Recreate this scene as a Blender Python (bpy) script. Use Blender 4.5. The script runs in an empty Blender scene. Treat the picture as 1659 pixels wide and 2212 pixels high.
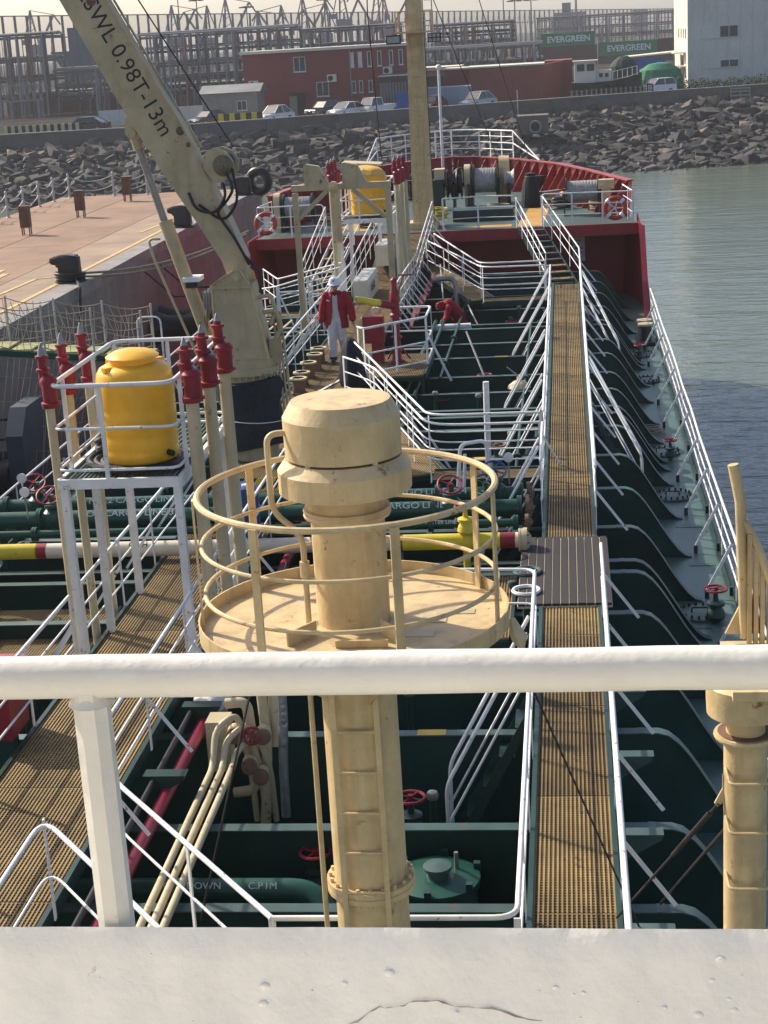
import bpy, bmesh, math, random
from mathutils import Vector, Matrix
from math import radians, sin, cos, pi, atan2, sqrt

scene = bpy.context.scene
C = scene.collection
R = random.Random(7)

# ------------------------------------------------------------ camera
CAM_F, PITCH, ROLL, YAW = 3560.0/2212.0, radians(16.1), radians(3.39), radians(6.88)
cam_d = bpy.data.cameras.new('camera'); cam = bpy.data.objects.new('camera', cam_d); C.objects.link(cam)
Rz = Matrix.Rotation(YAW, 3, 'Z'); Rx = Matrix.Rotation(-PITCH, 3, 'X'); Ry = Matrix.Rotation(ROLL, 3, 'Y')
Rw = Rz @ Rx @ Ry
right, fwd, up = Rw.col[0], Rw.col[1], Rw.col[2]
cam.matrix_world = Matrix(((right.x, up.x, -fwd.x, 0), (right.y, up.y, -fwd.y, 0), (right.z, up.z, -fwd.z, 8.2), (0, 0, 0, 1)))
cam_d.sensor_fit = 'VERTICAL'; cam_d.sensor_height = 24.0; cam_d.lens = 24.0*CAM_F
cam_d.clip_start = 0.1; cam_d.clip_end = 6000
scene.camera = cam

# ------------------------------------------------------------ sky, sun, exposure
SUN_EL, SUN_AZ = radians(37), radians(-58)      # azimuth clockwise from the bow (+Y)
world = bpy.data.worlds.new('World'); scene.world = world; world.use_nodes = True
wn = world.node_tree.nodes; wl = world.node_tree.links
sky = wn.new('ShaderNodeTexSky'); sky.sky_type = 'NISHITA'; sky.sun_disc = False
sky.sun_elevation = SUN_EL; sky.sun_rotation = SUN_AZ; sky.altitude = 0
sky.air_density = 0.7; sky.dust_density = 2.4; sky.ozone_density = 1.0
wl.new(sky.outputs[0], wn['Background'].inputs[0]); wn['Background'].inputs[1].default_value = 0.15
sun_d = bpy.data.lights.new('sun', 'SUN'); sun_d.energy = 4.4; sun_d.angle = radians(0.7); sun_d.color = (1.0, 0.90, 0.74)
sun = bpy.data.objects.new('sun', sun_d); C.objects.link(sun); sun.location = (-40, 40, 60)
to_sun = Vector((sin(SUN_AZ)*cos(SUN_EL), cos(SUN_AZ)*cos(SUN_EL), sin(SUN_EL)))
sun.rotation_euler = to_sun.to_track_quat('Z', 'Y').to_euler()
scene.view_settings.view_transform = 'Standard'; scene.view_settings.look = 'None'
scene.view_settings.exposure = 0.52; scene.view_settings.gamma = 1.0

# ------------------------------------------------------------ materials
MATS = {}
def pmat(name, col, rough=0.5, metal=0.0, var=0.18, vs=2.5, bump=0.15, bs=30.0, rust=0.0, rs=6.0, rcol=(0.16, 0.065, 0.022), dist=0.004, streak=0.0, spec=0.4, sub=0.0, stretch=None, rnd=0.0):
    m = bpy.data.materials.new(name); m.use_nodes = True; MATS[name] = m
    nt = m.node_tree; n = nt.nodes; l = nt.links; b = n['Principled BSDF']
    b.inputs['Metallic'].default_value = metal; b.inputs['Specular IOR Level'].default_value = spec
    tc = n.new('ShaderNodeTexCoord'); src = tc.outputs['Object']
    if stretch:
        mp = n.new('ShaderNodeMapping'); mp.inputs['Scale'].default_value = stretch; l.new(src, mp.inputs[0]); src = mp.outputs[0]
    def noise(s, d=6, r=0.6):
        t = n.new('ShaderNodeTexNoise'); t.inputs['Scale'].default_value = s; t.inputs['Detail'].default_value = d; t.inputs['Roughness'].default_value = r
        l.new(src, t.inputs['Vector']); return t
    n1 = noise(vs, 8, 0.65)
    mx = n.new('ShaderNodeMix'); mx.data_type = 'RGBA'
    rp = n.new('ShaderNodeMapRange'); rp.inputs[1].default_value = 0.3; rp.inputs[2].default_value = 0.7
    l.new(n1.outputs['Fac'], rp.inputs[0]); l.new(rp.outputs[0], mx.inputs['Factor'])
    a = [max(0, c*(1-var)) for c in col]; z = [min(1, c*(1+var)) for c in col]
    mx.inputs[6].default_value = (*a, 1); mx.inputs[7].default_value = (*z, 1)
    out = mx.outputs[2]; rfac = None
    if rnd > 0:
        oi = n.new('ShaderNodeObjectInfo'); hv = n.new('ShaderNodeHueSaturation'); mr_ = n.new('ShaderNodeMapRange'); mr_.inputs[3].default_value = 1-rnd; mr_.inputs[4].default_value = 1+rnd
        l.new(oi.outputs['Random'], mr_.inputs[0]); l.new(mr_.outputs[0], hv.inputs['Value']); l.new(out, hv.inputs['Color']); out = hv.outputs[0]
    if streak > 0:      # run-down dirt, stretched along Z
        mp2 = n.new('ShaderNodeMapping'); mp2.inputs['Scale'].default_value = (9, 9, 0.8); l.new(tc.outputs['Object'], mp2.inputs[0])
        ns = n.new('ShaderNodeTexNoise'); ns.inputs['Scale'].default_value = 1.0; ns.inputs['Detail'].default_value = 6; l.new(mp2.outputs[0], ns.inputs['Vector'])
        r2 = n.new('ShaderNodeMapRange'); r2.inputs[1].default_value = 0.5; r2.inputs[2].default_value = 0.75; r2.inputs[4].default_value = streak
        l.new(ns.outputs['Fac'], r2.inputs[0])
        m2 = n.new('ShaderNodeMix'); m2.data_type = 'RGBA'; l.new(r2.outputs[0], m2.inputs['Factor']); l.new(out, m2.inputs[6])
        m2.inputs[7].default_value = (col[0]*0.45+0.02, col[1]*0.38+0.01, col[2]*0.3, 1); out = m2.outputs[2]
    if rust > 0:
        n2 = noise(rs, 10, 0.7)
        r3 = n.new('ShaderNodeMapRange'); t0 = 0.72-rust*0.35; r3.inputs[1].default_value = t0; r3.inputs[2].default_value = t0+0.05
        l.new(n2.outputs['Fac'], r3.inputs[0])
        m3 = n.new('ShaderNodeMix'); m3.data_type = 'RGBA'; l.new(r3.outputs[0], m3.inputs['Factor']); l.new(out, m3.inputs[6])
        m3.inputs[7].default_value = (*rcol, 1); out = m3.outputs[2]; rfac = r3.outputs[0]
    l.new(out, b.inputs['Base Color'])
    rr = n.new('ShaderNodeMapRange'); rr.inputs[3].default_value = max(0.03, rough-0.1); rr.inputs[4].default_value = min(1, rough+0.12)
    l.new(n1.outputs['Fac'], rr.inputs[0]); l.new(rr.outputs[0], b.inputs['Roughness'])
    if bump > 0:
        nb = noise(bs, 5, 0.55); bp = n.new('ShaderNodeBump'); bp.inputs['Strength'].default_value = bump; bp.inputs['Distance'].default_value = dist
        l.new(nb.outputs['Fac'], bp.inputs['Height']); l.new(bp.outputs[0], b.inputs['Normal'])
    if sub > 0:
        b.inputs['Subsurface Weight'].default_value = sub; b.inputs['Subsurface Radius'].default_value = (0.12, 0.07, 0.02); b.inputs['Subsurface Scale'].default_value = 0.6
    return m

WHITE = pmat('white_paint', (0.70, 0.70, 0.69), 0.42, var=0.14, rust=0.32, rs=9, bump=0.25, bs=22)
BRIDGE_WHITE = pmat('thick_white_paint', (0.70, 0.675, 0.61), 0.42, var=0.08, vs=5, bump=0.4, bs=20, dist=0.008, rust=0.22, rs=13, rcol=(0.62, 0.53, 0.40))
CREAM = pmat('cream_paint', (0.56, 0.425, 0.225), 0.5, var=0.20, vs=4, bump=0.45, bs=38, rust=0.31, rs=7, streak=0.5, rcol=(0.27, 0.15, 0.06), dist=0.006)
CREAM2 = pmat('pale_cream_paint', (0.50, 0.425, 0.27), 0.5, var=0.15, vs=2, rust=0.27, rs=5, streak=0.3)
CRANE = pmat('crane_paint', (0.445, 0.360, 0.215), 0.5, var=0.2, vs=1.8, rust=0.30, rs=4.5, streak=0.3, bump=0.15)
GREEN = pmat('dark_green_paint', (0.0100, 0.038, 0.033), 0.45, var=0.4, vs=1.2, rust=0.2, rs=4, bump=0.3, bs=12, rnd=0.25, streak=0.3)
DECKGREEN = pmat('deck_green', (0.070, 0.128, 0.112), 0.42, var=0.35, vs=0.8, rust=0.24, rs=2.2, bump=0.25, bs=16, rcol=(0.13, 0.12, 0.09))
PIPEGREEN = pmat('pipe_green', (0.013, 0.065, 0.045), 0.35, var=0.2, vs=2, rust=0.14)
RED = pmat('valve_red', (0.225, 0.012, 0.022), 0.5, var=0.35, vs=5, rust=0.25, rs=10, rcol=(0.10, 0.03, 0.025))
HULLRED = pmat('hull_red', (0.27, 0.022, 0.030), 0.45, var=0.22, vs=0.8, rust=0.14, rs=2.0, streak=0.25)
PINKRED = pmat('sunbleached_red', (0.32, 0.058, 0.058), 0.5, var=0.2, vs=1.2, rust=0.12)
PIPERED = pmat('fire_main_red', (0.24, 0.018, 0.040), 0.35, var=0.15, vs=2)
GRATE = pmat('ochre_grating', (0.220, 0.155, 0.068), 0.65, var=0.45, vs=1.3, bump=0.3, bs=60, rust=0.38, rs=2.0, rcol=(0.085, 0.058, 0.032), rnd=0.22)
BROWNMAT = pmat('brown_planks', (0.026, 0.021, 0.021), 0.75, var=0.3, vs=3, bump=0.3, bs=50)
YTANK = pmat('yellow_plastic', (0.80, 0.425, 0.028), 0.38, var=0.12, vs=3, bump=0.15, bs=6, sub=0.25, dist=0.01, rust=0.22, rs=7, rcol=(0.42, 0.21, 0.03), streak=0.18)
YPIPE = pmat('pipe_yellow', (0.58, 0.46, 0.035), 0.4, var=0.18, vs=3, rust=0.2)
BLACK = pmat('black_rubber', (0.014, 0.014, 0.016), 0.45, var=0.3, vs=8)
TARP = pmat('black_canvas', (0.016, 0.020, 0.026), 0.8, var=0.4, vs=3, bump=0.6, bs=7, dist=0.03)
BOLLARD = pmat('bollard_black', (0.018, 0.019, 0.024), 0.45, var=0.35, vs=4, rust=0.2)
STEEL = pmat('wire_steel', (0.26, 0.26, 0.25), 0.45, metal=0.7, var=0.2, vs=8)
DARKSTEEL = pmat('dark_rope_steel', (0.035, 0.033, 0.032), 0.55, metal=0.3, var=0.3)
FOIL = pmat('foil_wrap', (0.40, 0.40, 0.41), 0.35, metal=0.8, var=0.25, vs=9, bump=0.9, bs=18, dist=0.02)
WIREDRUM = pmat('wire_on_drum', (0.36, 0.355, 0.34), 0.6, metal=0.1, var=0.25, vs=9)
RUSTY = pmat('rusty_steel', (0.16, 0.095, 0.06), 0.7, var=0.4, vs=6, rust=0.35)
PRINT_BLACK = pmat('black_lettering', (0.02, 0.02, 0.018), 0.6, var=0.2, bump=0)
PRINT_WHITE = pmat('white_lettering', (0.62, 0.64, 0.62), 0.6, var=0.25, vs=12, bump=0)
ORANGE = pmat('lifebuoy_orange', (0.38, 0.045, 0.028), 0.5, var=0.12)
BLUE = pmat('blue_plastic', (0.02, 0.05, 0.20), 0.4, var=0.15)
NAVY = pmat('navy_cloth', (0.010, 0.013, 0.024), 0.85, var=0.3, bump=0.5, bs=12, dist=0.02)
DULLYELLOW = pmat('dull_yellow', (0.42, 0.29, 0.05), 0.6, var=0.3, vs=3, rust=0.25, rcol=(0.10, 0.12, 0.08))
GLASS = pmat('dark_window_glass', (0.03, 0.035, 0.04), 0.12, var=0.1, bump=0, spec=0.6)

# ------------------------------------------------------------ mesh helpers
def V(*a): return Vector(a if len(a) > 1 else a[0])
class MB:
    def __init__(s): s.v = []; s.f = []
    def add(s, vs, fs):
        o = len(s.v); s.v += [tuple(v) for v in vs]; s.f += [tuple(i+o for i in f) for f in fs]; return s
    def box(s, c, d, rot=None):
        c = Vector(c); hx, hy, hz = d[0]/2, d[1]/2, d[2]/2
        vs = [Vector((x, y, z)) for x in (-hx, hx) for y in (-hy, hy) for z in (-hz, hz)]
        if rot is not None: vs = [rot @ v for v in vs]
        return s.add([v+c for v in vs], [(0, 1, 3, 2), (4, 6, 7, 5), (0, 4, 5, 1), (2, 3, 7, 6), (0, 2, 6, 4), (1, 5, 7, 3)])
    def mm(s, a, b):
        return s.box([(a[i]+b[i])/2 for i in range(3)], [abs(b[i]-a[i]) for i in range(3)])
    def bar(s, p0, p1, w, h, up=(0, 0, 1)):
        p0 = Vector(p0); p1 = Vector(p1); d = (p1-p0); L = d.length; d.normalize(); u = Vector(up)
        if abs(d.dot(u)) > 0.99: u = Vector((0, 1, 0))
        x = d.cross(u).normalized(); z = x.cross(d)
        rot = Matrix((x, d, z)).transposed()
        return s.box((p0+p1)/2, (w, L, h), rot)
    def rings(s, rings, closed=False, cap=True):
        n = len(rings[0]); o = len(s.v); fs = []
        for r in rings: s.v += [tuple(v) for v in r]
        m = len(rings)
        for i in range(m if closed else m-1):
            a = o+i*n; b = o+((i+1) % m)*n
            for k in range(n): fs.append((a+k, a+(k+1) % n, b+(k+1) % n, b+k))
        if cap and not closed:
            fs.append(tuple(o+k for k in reversed(range(n)))); fs.append(tuple(o+(m-1)*n+k for k in range(n)))
        s.f += fs; return s
    def tube(s, pts, r, n=8, closed=False, cap=True):
        pts = [Vector(p) for p in pts]; m = len(pts); rr = r if isinstance(r, (list, tuple)) else [r]*m
        rings = []; prev = None
        for i, p in enumerate(pts):
            if closed: d = (pts[(i+1) % m]-pts[i-1])
            else: d = pts[min(i+1, m-1)]-pts[max(i-1, 0)]
            d.normalize()
            if prev is None:
                u = Vector((0, 0, 1)) if abs(d.z) < 0.95 else Vector((0, 1, 0))
                x = d.cross(u).normalized()
            else:
                x = (prev-d*prev.dot(d)).normalized()
            prev = x; y = d.cross(x)
            rings.append([p+(x*cos(2*pi*k/n)+y*sin(2*pi*k/n))*rr[i] for k in range(n)])
        return s.rings(rings, closed, cap)
    def cyl(s, p0, p1, r0, r1=None, n=16, cap=True):
        return s.tube([p0, p1], [r0, r0 if r1 is None else r1], n, False, cap)
    def lathe(s, prof, c=(0, 0, 0), n=24, ax=None, cap=True):
        c = Vector(c)
        if ax is None: X, Y, Z = Vector((1, 0, 0)), Vector((0, 1, 0)), Vector((0, 0, 1))
        else:
            Z = Vector(ax).normalized(); X = Z.orthogonal().normalized(); Y = Z.cross(X)
        return s.rings([[c+X*(r*cos(2*pi*k/n))+Y*(r*sin(2*pi*k/n))+Z*z for k in range(n)] for r, z in prof], False, cap)
    def prism(s, poly, o, u, v, w):
        o, u, v, w = Vector(o), Vector(u), Vector(v), Vector(w); n = len(poly)
        a = [o+u*p[0]+v*p[1] for p in poly]; b = [p+w for p in a]
        fs = [tuple(reversed(range(n))), tuple(range(n, 2*n))]+[(k, (k+1) % n, n+(k+1) % n, n+k) for k in range(n)]
        return s.add(a+b, fs)
    def torus(s, c, R0, r, ax=(0, 0, 1), n=24, k=8):
        Z = Vector(ax).normalized(); X = Z.orthogonal().normalized(); Y = Z.cross(X); c = Vector(c)
        return s.tube([c+(X*cos(2*pi*i/n)+Y*sin(2*pi*i/n))*R0 for i in range(n)], r, k, True)
    def ball(s, c, r, n=12, m=8, sq=(1, 1, 1)):
        c = Vector(c); rings = []
        for i in range(m+1):
            t = pi*i/m; t = min(max(t, 0.02), pi-0.02)
            rings.append([c+Vector((r*sq[0]*sin(t)*cos(2*pi*k/n), r*sq[1]*sin(t)*sin(2*pi*k/n), -r*sq[2]*cos(t))) for k in range(n)])
        return s.rings(rings)
    def mesh(s, name, mat, ang=35):
        me = bpy.data.meshes.new(name); me.from_pydata(s.v, [], s.f)
        bm = bmesh.new(); bm.from_mesh(me); bmesh.ops.recalc_face_normals(bm, faces=bm.faces); bm.to_mesh(me); bm.free()
        me.shade_smooth(); me.set_sharp_from_angle(angle=radians(ang))
        if mat: me.materials.append(mat)
        return me
    def build(s, name, mat, parent=None, ang=35, **tags):
        return obj(name, s.mesh(name, mat, ang), parent, **tags)

def obj(name, me, parent=None, loc=None, rz=0, sc=None, rot=None, **tags):
    o = bpy.data.objects.new(name, me); C.objects.link(o)
    if loc is not None: o.location = loc
    if rot is not None: o.rotation_euler = rot
    elif rz: o.rotation_euler = (0, 0, rz)
    if sc is not None: o.scale = sc if isinstance(sc, (tuple, list)) else (sc, sc, sc)
    if parent is not None:
        o.parent = parent; o.matrix_parent_inverse = PINV(parent)
    for k, t in tags.items(): o[k] = t
    return o
WM = {}
def PINV(p):
    m = Matrix.LocRotScale(p.location, p.rotation_euler, p.scale)
    if p.parent is not None: m = PWORLD(p.parent) @ p.matrix_parent_inverse @ m
    return m.inverted()
def PWORLD(p):
    m = Matrix.LocRotScale(p.location, p.rotation_euler, p.scale)
    if p.parent is not None: m = PWORLD(p.parent) @ p.matrix_parent_inverse @ m
    return m
def thing(name, label, cat, loc=(0, 0, 0), group=None, rz=0):
    o = bpy.data.objects.new(name, None); C.objects.link(o); o.empty_display_size = 0.2
    o.location = loc; o.rotation_euler = (0, 0, rz); o['label'] = label; o['category'] = cat
    if group: o['group'] = group
    return o
def tag(o, label, cat, group=None):
    o['label'] = label; o['category'] = cat
    if group: o['group'] = group
    return o
def dup(o, parent=None, delta=None, rz=0.0):
    c = o.copy(); C.objects.link(c)
    if parent is not None: c.parent = parent
    if delta is not None:
        c.location = o.location+Vector(delta); c.rotation_euler = (0, 0, o.rotation_euler.z+rz)
    for ch in o.children: dup(ch, c)
    return c
def fillet(pts, r, seg=5):
    pts = [Vector(p) for p in pts]
    if len(pts) < 3: return pts
    out = [pts[0]]
    for i in range(1, len(pts)-1):
        a, b, c = pts[i-1], pts[i], pts[i+1]
        d1 = (a-b); d2 = (c-b); q = min(r, d1.length*0.45, d2.length*0.45)
        p = b+d1.normalized()*q; e = b+d2.normalized()*q
        for k in range(seg+1):
            t = k/seg; out.append(p*(1-t)**2+b*2*t*(1-t)+e*t*t)
    return out+[pts[-1]]
def text(name, body, size, mtx, mat, parent, extrude=0.0015, sx=1.0, bold=0.0):
    cu = bpy.data.curves.new(name, 'FONT'); cu.body = body; cu.size = size; cu.extrude = extrude; cu.align_x = 'CENTER'; cu.align_y = 'CENTER'; cu.resolution_u = 3; cu.offset = bold
    t = bpy.data.objects.new(name, cu); C.objects.link(t)
    me = bpy.data.meshes.new_from_object(t); bpy.data.objects.remove(t); bpy.data.curves.remove(cu)
    me.transform(mtx @ Matrix.Diagonal((sx, 1, 1, 1))); me.materials.clear(); me.materials.append(mat)
    return obj(name, me, parent)
def words(name, body, size, mtx, mat, parent, extrude=0.0015, sx=1.0):
    """one object per word, laid out left to right and centred"""
    made = []; x = 0.0
    for w in body.split(' '):
        if not w: x += size*0.3*sx; continue
        o = text(name, w, size, Matrix.Identity(4), mat, None, extrude, sx); xs = [v.co.x for v in o.data.vertices]; a, b_ = min(xs), max(xs)
        o.data.transform(Matrix.Translation((x-a, 0, 0))); x += (b_-a)+size*0.32*sx; made.append(o)
    for o in made:
        o.data.transform(mtx @ Matrix.Translation((-x/2, 0, 0))); o.parent = parent; o.matrix_parent_inverse = PINV(parent)
def frame_mtx(o, x, y):
    x = Vector(x).normalized(); y = Vector(y); z = x.cross(y).normalized(); y = z.cross(x); o = Vector(o)
    return Matrix(((x.x, y.x, z.x, o.x), (x.y, y.y, z.y, o.y), (x.z, y.z, z.z, o.z), (0, 0, 0, 1)))

STAN = {}
def stanchion_mesh(H, w, t, mat):
    k = (round(H, 3), w, t, mat.name)
    if k not in STAN:
        m = MB()
        if t > 0: m.box((0, 0, H/2), (w, t, H))
        else: m.cyl((0, 0, 0), (0, 0, H), w/2, n=8)
        STAN[k] = m.mesh('stanchion', mat)
    return STAN[k]
def railing(name, label, base, H=0.9, mids=(0.33, 0.62), sp=1.5, r=0.021, rm=0.013, mat=None, fil=0.25, ends=(False, False), w=0.05, t=0.012,
            brace=None, cat='railing', group=None, skip=(), n=8, post_r=None):
    """base: polyline at foot level; mids: heights of mid rails; ends: turn the top rail down at an end; brace: (dx,dy) outward stay"""
    mat = mat or WHITE
    base = [Vector(p) for p in base]; root = thing(name, label, cat, base[0], group)
    top = [p+Vector((0, 0, H)) for p in base]
    if ends[0]: top = [base[0]]+top
    if ends[1]: top = top+[base[-1]]
    MB().tube(fillet(top, fil), r, n).build('top_rail', mat, root, 60)
    for h in mids: MB().tube(fillet([p+Vector((0, 0, h)) for p in base], fil), rm, 6).build('mid_rail', mat, root, 60)
    for i in range(len(base)-1):
        a, b = base[i], base[i+1]; d = b-a; L = d.length
        if i in skip: continue
        k = max(1, round(L/sp)); me = stanchion_mesh(H-0.005, w, t, mat); ang = atan2(d.y, d.x)
        for j in range(0 if (i == 0 and not ends[0]) else 1, k+1):
            if i == len(base)-2 and j == k and ends[1]: continue
            p = a+d*(j/k)
            obj('stanchion', me, root, p, ang)
            if brace:
                q = p+Vector((brace[0], brace[1], 0))
                MB().bar(p+Vector((0, 0, H*0.62)), q, 0.035, 0.012, (0, 1, 0)).build('brace', mat, root)
    return root
def grating_mesh(L, Wd, pl=0.036, pc=0.042, bl=0.015, bc=0.010, h=0.03):
    """bars along local Y (length L), across local X (width Wd); top at z=0"""
    m = MB(); n = int(Wd/pl)
    for i in range(n+1): m.box((-Wd/2+Wd*i/n, 0, -h/2), (bl, L, h))
    k = int(L/pc)
    for j in range(k+1): m.box((0, -L/2+L*j/k, -h*0.62), (Wd, bc, h*0.7))
    return m.mesh('grating', GRATE)
def walkway(name, label, a, b, Wd, z, panel=2.1, mat_beam=None, fine=True, posts=True):
    a = Vector((a[0], a[1], z)); b = Vector((b[0], b[1], z)); d = b-a; L = d.length; u = d.normalized(); ang = atan2(u.y, u.x)-pi/2
    root = thing(name, label, 'walkway', a); side = Vector((u.y, -u.x, 0))
    k = max(1, round(L/panel)); me = grating_mesh(L/k-0.012, Wd-0.06)
    for i in range(k):
        obj('grating_panel', me, root, a+d*((i+0.5)/k)+Vector((0, 0, R.uniform(-0.003, 0.003))), ang)
    for s in (-1, 1):
        MB().bar(a+side*s*Wd/2+Vector((0, 0, -0.04)), b+side*s*Wd/2+Vector((0, 0, -0.04)), 0.045, 0.14).build('side_channel', mat_beam or GREEN, root)
    for i in range(k+1):
        p = a+d*(i/k); MB().bar(p-side*(Wd/2-0.03)-Vector((0, 0, 0.075)), p+side*(Wd/2-0.03)-Vector((0, 0, 0.075)), 0.06, 0.08).build('cross_beam', GREEN, root)
        if posts:
            for s in (-1, 1): MB().cyl(p+side*s*(Wd/2-0.05)-Vector((0, 0, z)), p+side*s*(Wd/2-0.05)-Vector((0, 0, 0.1)), 0.04, n=8).build('post', GREEN, root)
    return root
# ============================================================ setting: water, land, quay
WATER_Z = -4.5
wm = bpy.data.materials.new('harbour_water'); wm.use_nodes = True
nt = wm.node_tree; b = nt.nodes['Principled BSDF']
b.inputs['Base Color'].default_value = (0.102, 0.126, 0.094, 1); b.inputs['Roughness'].default_value = 0.14; b.inputs['IOR'].default_value = 1.33
tc = nt.nodes.new('ShaderNodeTexCoord'); hs = []
for sc, s, d in (((0.16, 0.55, 1), 1.0, 3), ((0.7, 1.9, 1), 1.0, 4), ((2.2, 4.5, 1), 1.0, 3)):
    mp = nt.nodes.new('ShaderNodeMapping'); mp.inputs['Scale'].default_value = sc; mp.inputs['Rotation'].default_value = (0, 0, radians(R.uniform(-8, 14)))
    ns = nt.nodes.new('ShaderNodeTexNoise'); ns.inputs['Scale'].default_value = s; ns.inputs['Detail'].default_value = d
    nt.links.new(tc.outputs['Object'], mp.inputs[0]); nt.links.new(mp.outputs[0], ns.inputs['Vector']); hs.append(ns.outputs['Fac'])
def madd(a, k, bb):
    m = nt.nodes.new('ShaderNodeMath'); m.operation = 'MULTIPLY_ADD'; nt.links.new(a, m.inputs[0]); m.inputs[1].default_value = k
    if isinstance(bb, float): m.inputs[2].default_value = bb
    else: nt.links.new(bb, m.inputs[2])
    return m.outputs[0]
hh = madd(hs[0], 0.55, madd(hs[1], 0.28, madd(hs[2], 0.07, 0.0)))
bp = nt.nodes.new('ShaderNodeBump'); bp.inputs['Strength'].default_value = 0.75; bp.inputs['Distance'].default_value = 0.34
nt.links.new(hh, bp.inputs['Height']); nt.links.new(bp.outputs[0], b.inputs['Normal'])
MB().add([(-400, -60, WATER_Z), (500, -60, WATER_Z), (500, 190, WATER_Z), (-400, 190, WATER_Z)], [(0, 1, 2, 3)]).build('water', wm, kind='structure')

GROUND = pmat('yard_ground', (0.055, 0.052, 0.050), 1.0, var=0.3, vs=0.15, spec=0.0, bump=0.3, bs=2, dist=0.05)
CONC = pmat('old_concrete', (0.20, 0.185, 0.165), 0.85, var=0.28, vs=0.7, bump=0.4, bs=12, dist=0.02, rust=0.22, rs=0.8, rcol=(0.09, 0.08, 0.075), streak=0.45)
SEAWALL = pmat('seawall_concrete', (0.125, 0.115, 0.105), 0.9, var=0.25, vs=0.5, bump=0.5, bs=5, dist=0.05, streak=0.3)
QUAYTOP = pmat('terracotta_paving', (0.245, 0.155, 0.102), 0.9, var=0.28, vs=0.6, bump=0.5, bs=14, dist=0.02, rust=0.30, rs=0.9, rcol=(0.20, 0.135, 0.095), rnd=0.06)
QUAYPALE = pmat('quay_edge_paving', (0.285, 0.205, 0.143), 0.9, var=0.25, vs=0.7, bump=0.5, bs=14, dist=0.02, rust=0.3, rs=0.9, rcol=(0.30, 0.21, 0.14))
COPING = pmat('grey_coping', (0.235, 0.22, 0.205), 0.9, var=0.3, vs=1.2, bump=0.5, bs=8, dist=0.03)
LINEYEL = pmat('faded_yellow_line', (0.50, 0.37, 0.17), 0.8, var=0.25, vs=3, rust=0.3, rs=3, rcol=(0.36, 0.25, 0.16))
WALL = [(-140, 150), (-54, 156.4), (-35, 157.2), (-15.3, 165), (5.2, 173.2), (20.8, 178), (60, 190), (140, 205)]
def wally(x):
    for (a, ya), (c, yc) in zip(WALL, WALL[1:]):
        if a <= x <= c: return ya+(yc-ya)*(x-a)/(c-a)
    return WALL[0][1] if x < WALL[0][0] else WALL[-1][1]
# land behind the seawall, to the horizon
m = MB(); n = len(WALL)
m.add([(x, y+0.15, 0.6) for x, y in WALL]+[(-1450, 150, 0.6), (-1450, 1850, 0.6), (1450, 1850, 0.6), (1450, 205, 0.6)], [tuple(range(n))+(n+3, n+2, n+1, n)])
m.build('ground', GROUND, kind='structure')
m = MB(); m.add([(x, y+0.7, 0.604) for x, y in WALL]+[(x, y+9.5, 0.604) for x, y in WALL], [(i, i+1, n+i+1, n+i) for i in range(n-1)])
m.build('road', pmat('asphalt_road', (0.07, 0.068, 0.066), 0.9, var=0.25, vs=0.3, bump=0.3, bs=6, dist=0.02), kind='structure')
sw = thing('seawall', 'dark concrete seawall parapet along the top of the rocks', 'wall', (0, 170, 0))
for (a, ya), (c, yc) in zip(WALL, WALL[1:]):
    L = sqrt((c-a)**2+(yc-ya)**2); k = max(1, int(L/6)); 
    for i in range(k):
        p0 = Vector((a+(c-a)*i/k, ya+(yc-ya)*i/k, 0)); p1 = Vector((a+(c-a)*(i+1)/k, ya+(yc-ya)*(i+1)/k, 0)); d = (p1-p0).normalized()*0.02
        MB().bar(p0+d+Vector((0, 0, 0.0)), p1-d, 0.5, 2.3).build('wall_panel', SEAWALL, sw)
        MB().bar(p0+d+Vector((0, 0.0, 1.19)), p1-d+Vector((0, 0, 1.19)), 0.62, 0.09).build('coping', COPING, sw)
# rock slope
ROCKS = [pmat('rock_dark', (0.036, 0.035, 0.035), 0.9, var=0.4, vs=1.2, bump=0.7, bs=5, dist=0.08), pmat('rock_grey', (0.070, 0.065, 0.060), 0.9, var=0.4, vs=1.2, bump=0.7, bs=5, dist=0.08),
         pmat('rock_tan', (0.145, 0.122, 0.10), 0.9, var=0.4, vs=1.2, bump=0.7, bs=5, dist=0.08), pmat('rock_wet', (0.020, 0.021, 0.022), 0.6, var=0.4, vs=1.2, bump=0.7, bs=5, dist=0.08)]
def botY(x): return 144.0+0.19*x if x > -20 else 140.2+0.06*(x+20)
def slope(x, t):      # t 0 at the wall, 1 at the waterline
    y0 = wally(x)-0.4; y1 = botY(x); return Vector((x, y0+(y1-y0)*t, -0.35-5.0*t-0.5*sin(t*pi)))
m = MB(); xs = list(range(-130, 131, 4)); ts = [i/6 for i in range(7)]
m.add([slope(x, t)-Vector((0, 0, 0.35)) for x in xs for t in ts], [(i*7+j, (i+1)*7+j, (i+1)*7+j+1, i*7+j+1) for i in range(len(xs)-1) for j in range(6)])
rev = m.build('rock_slope', ROCKS[3], kind='structure')
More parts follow.
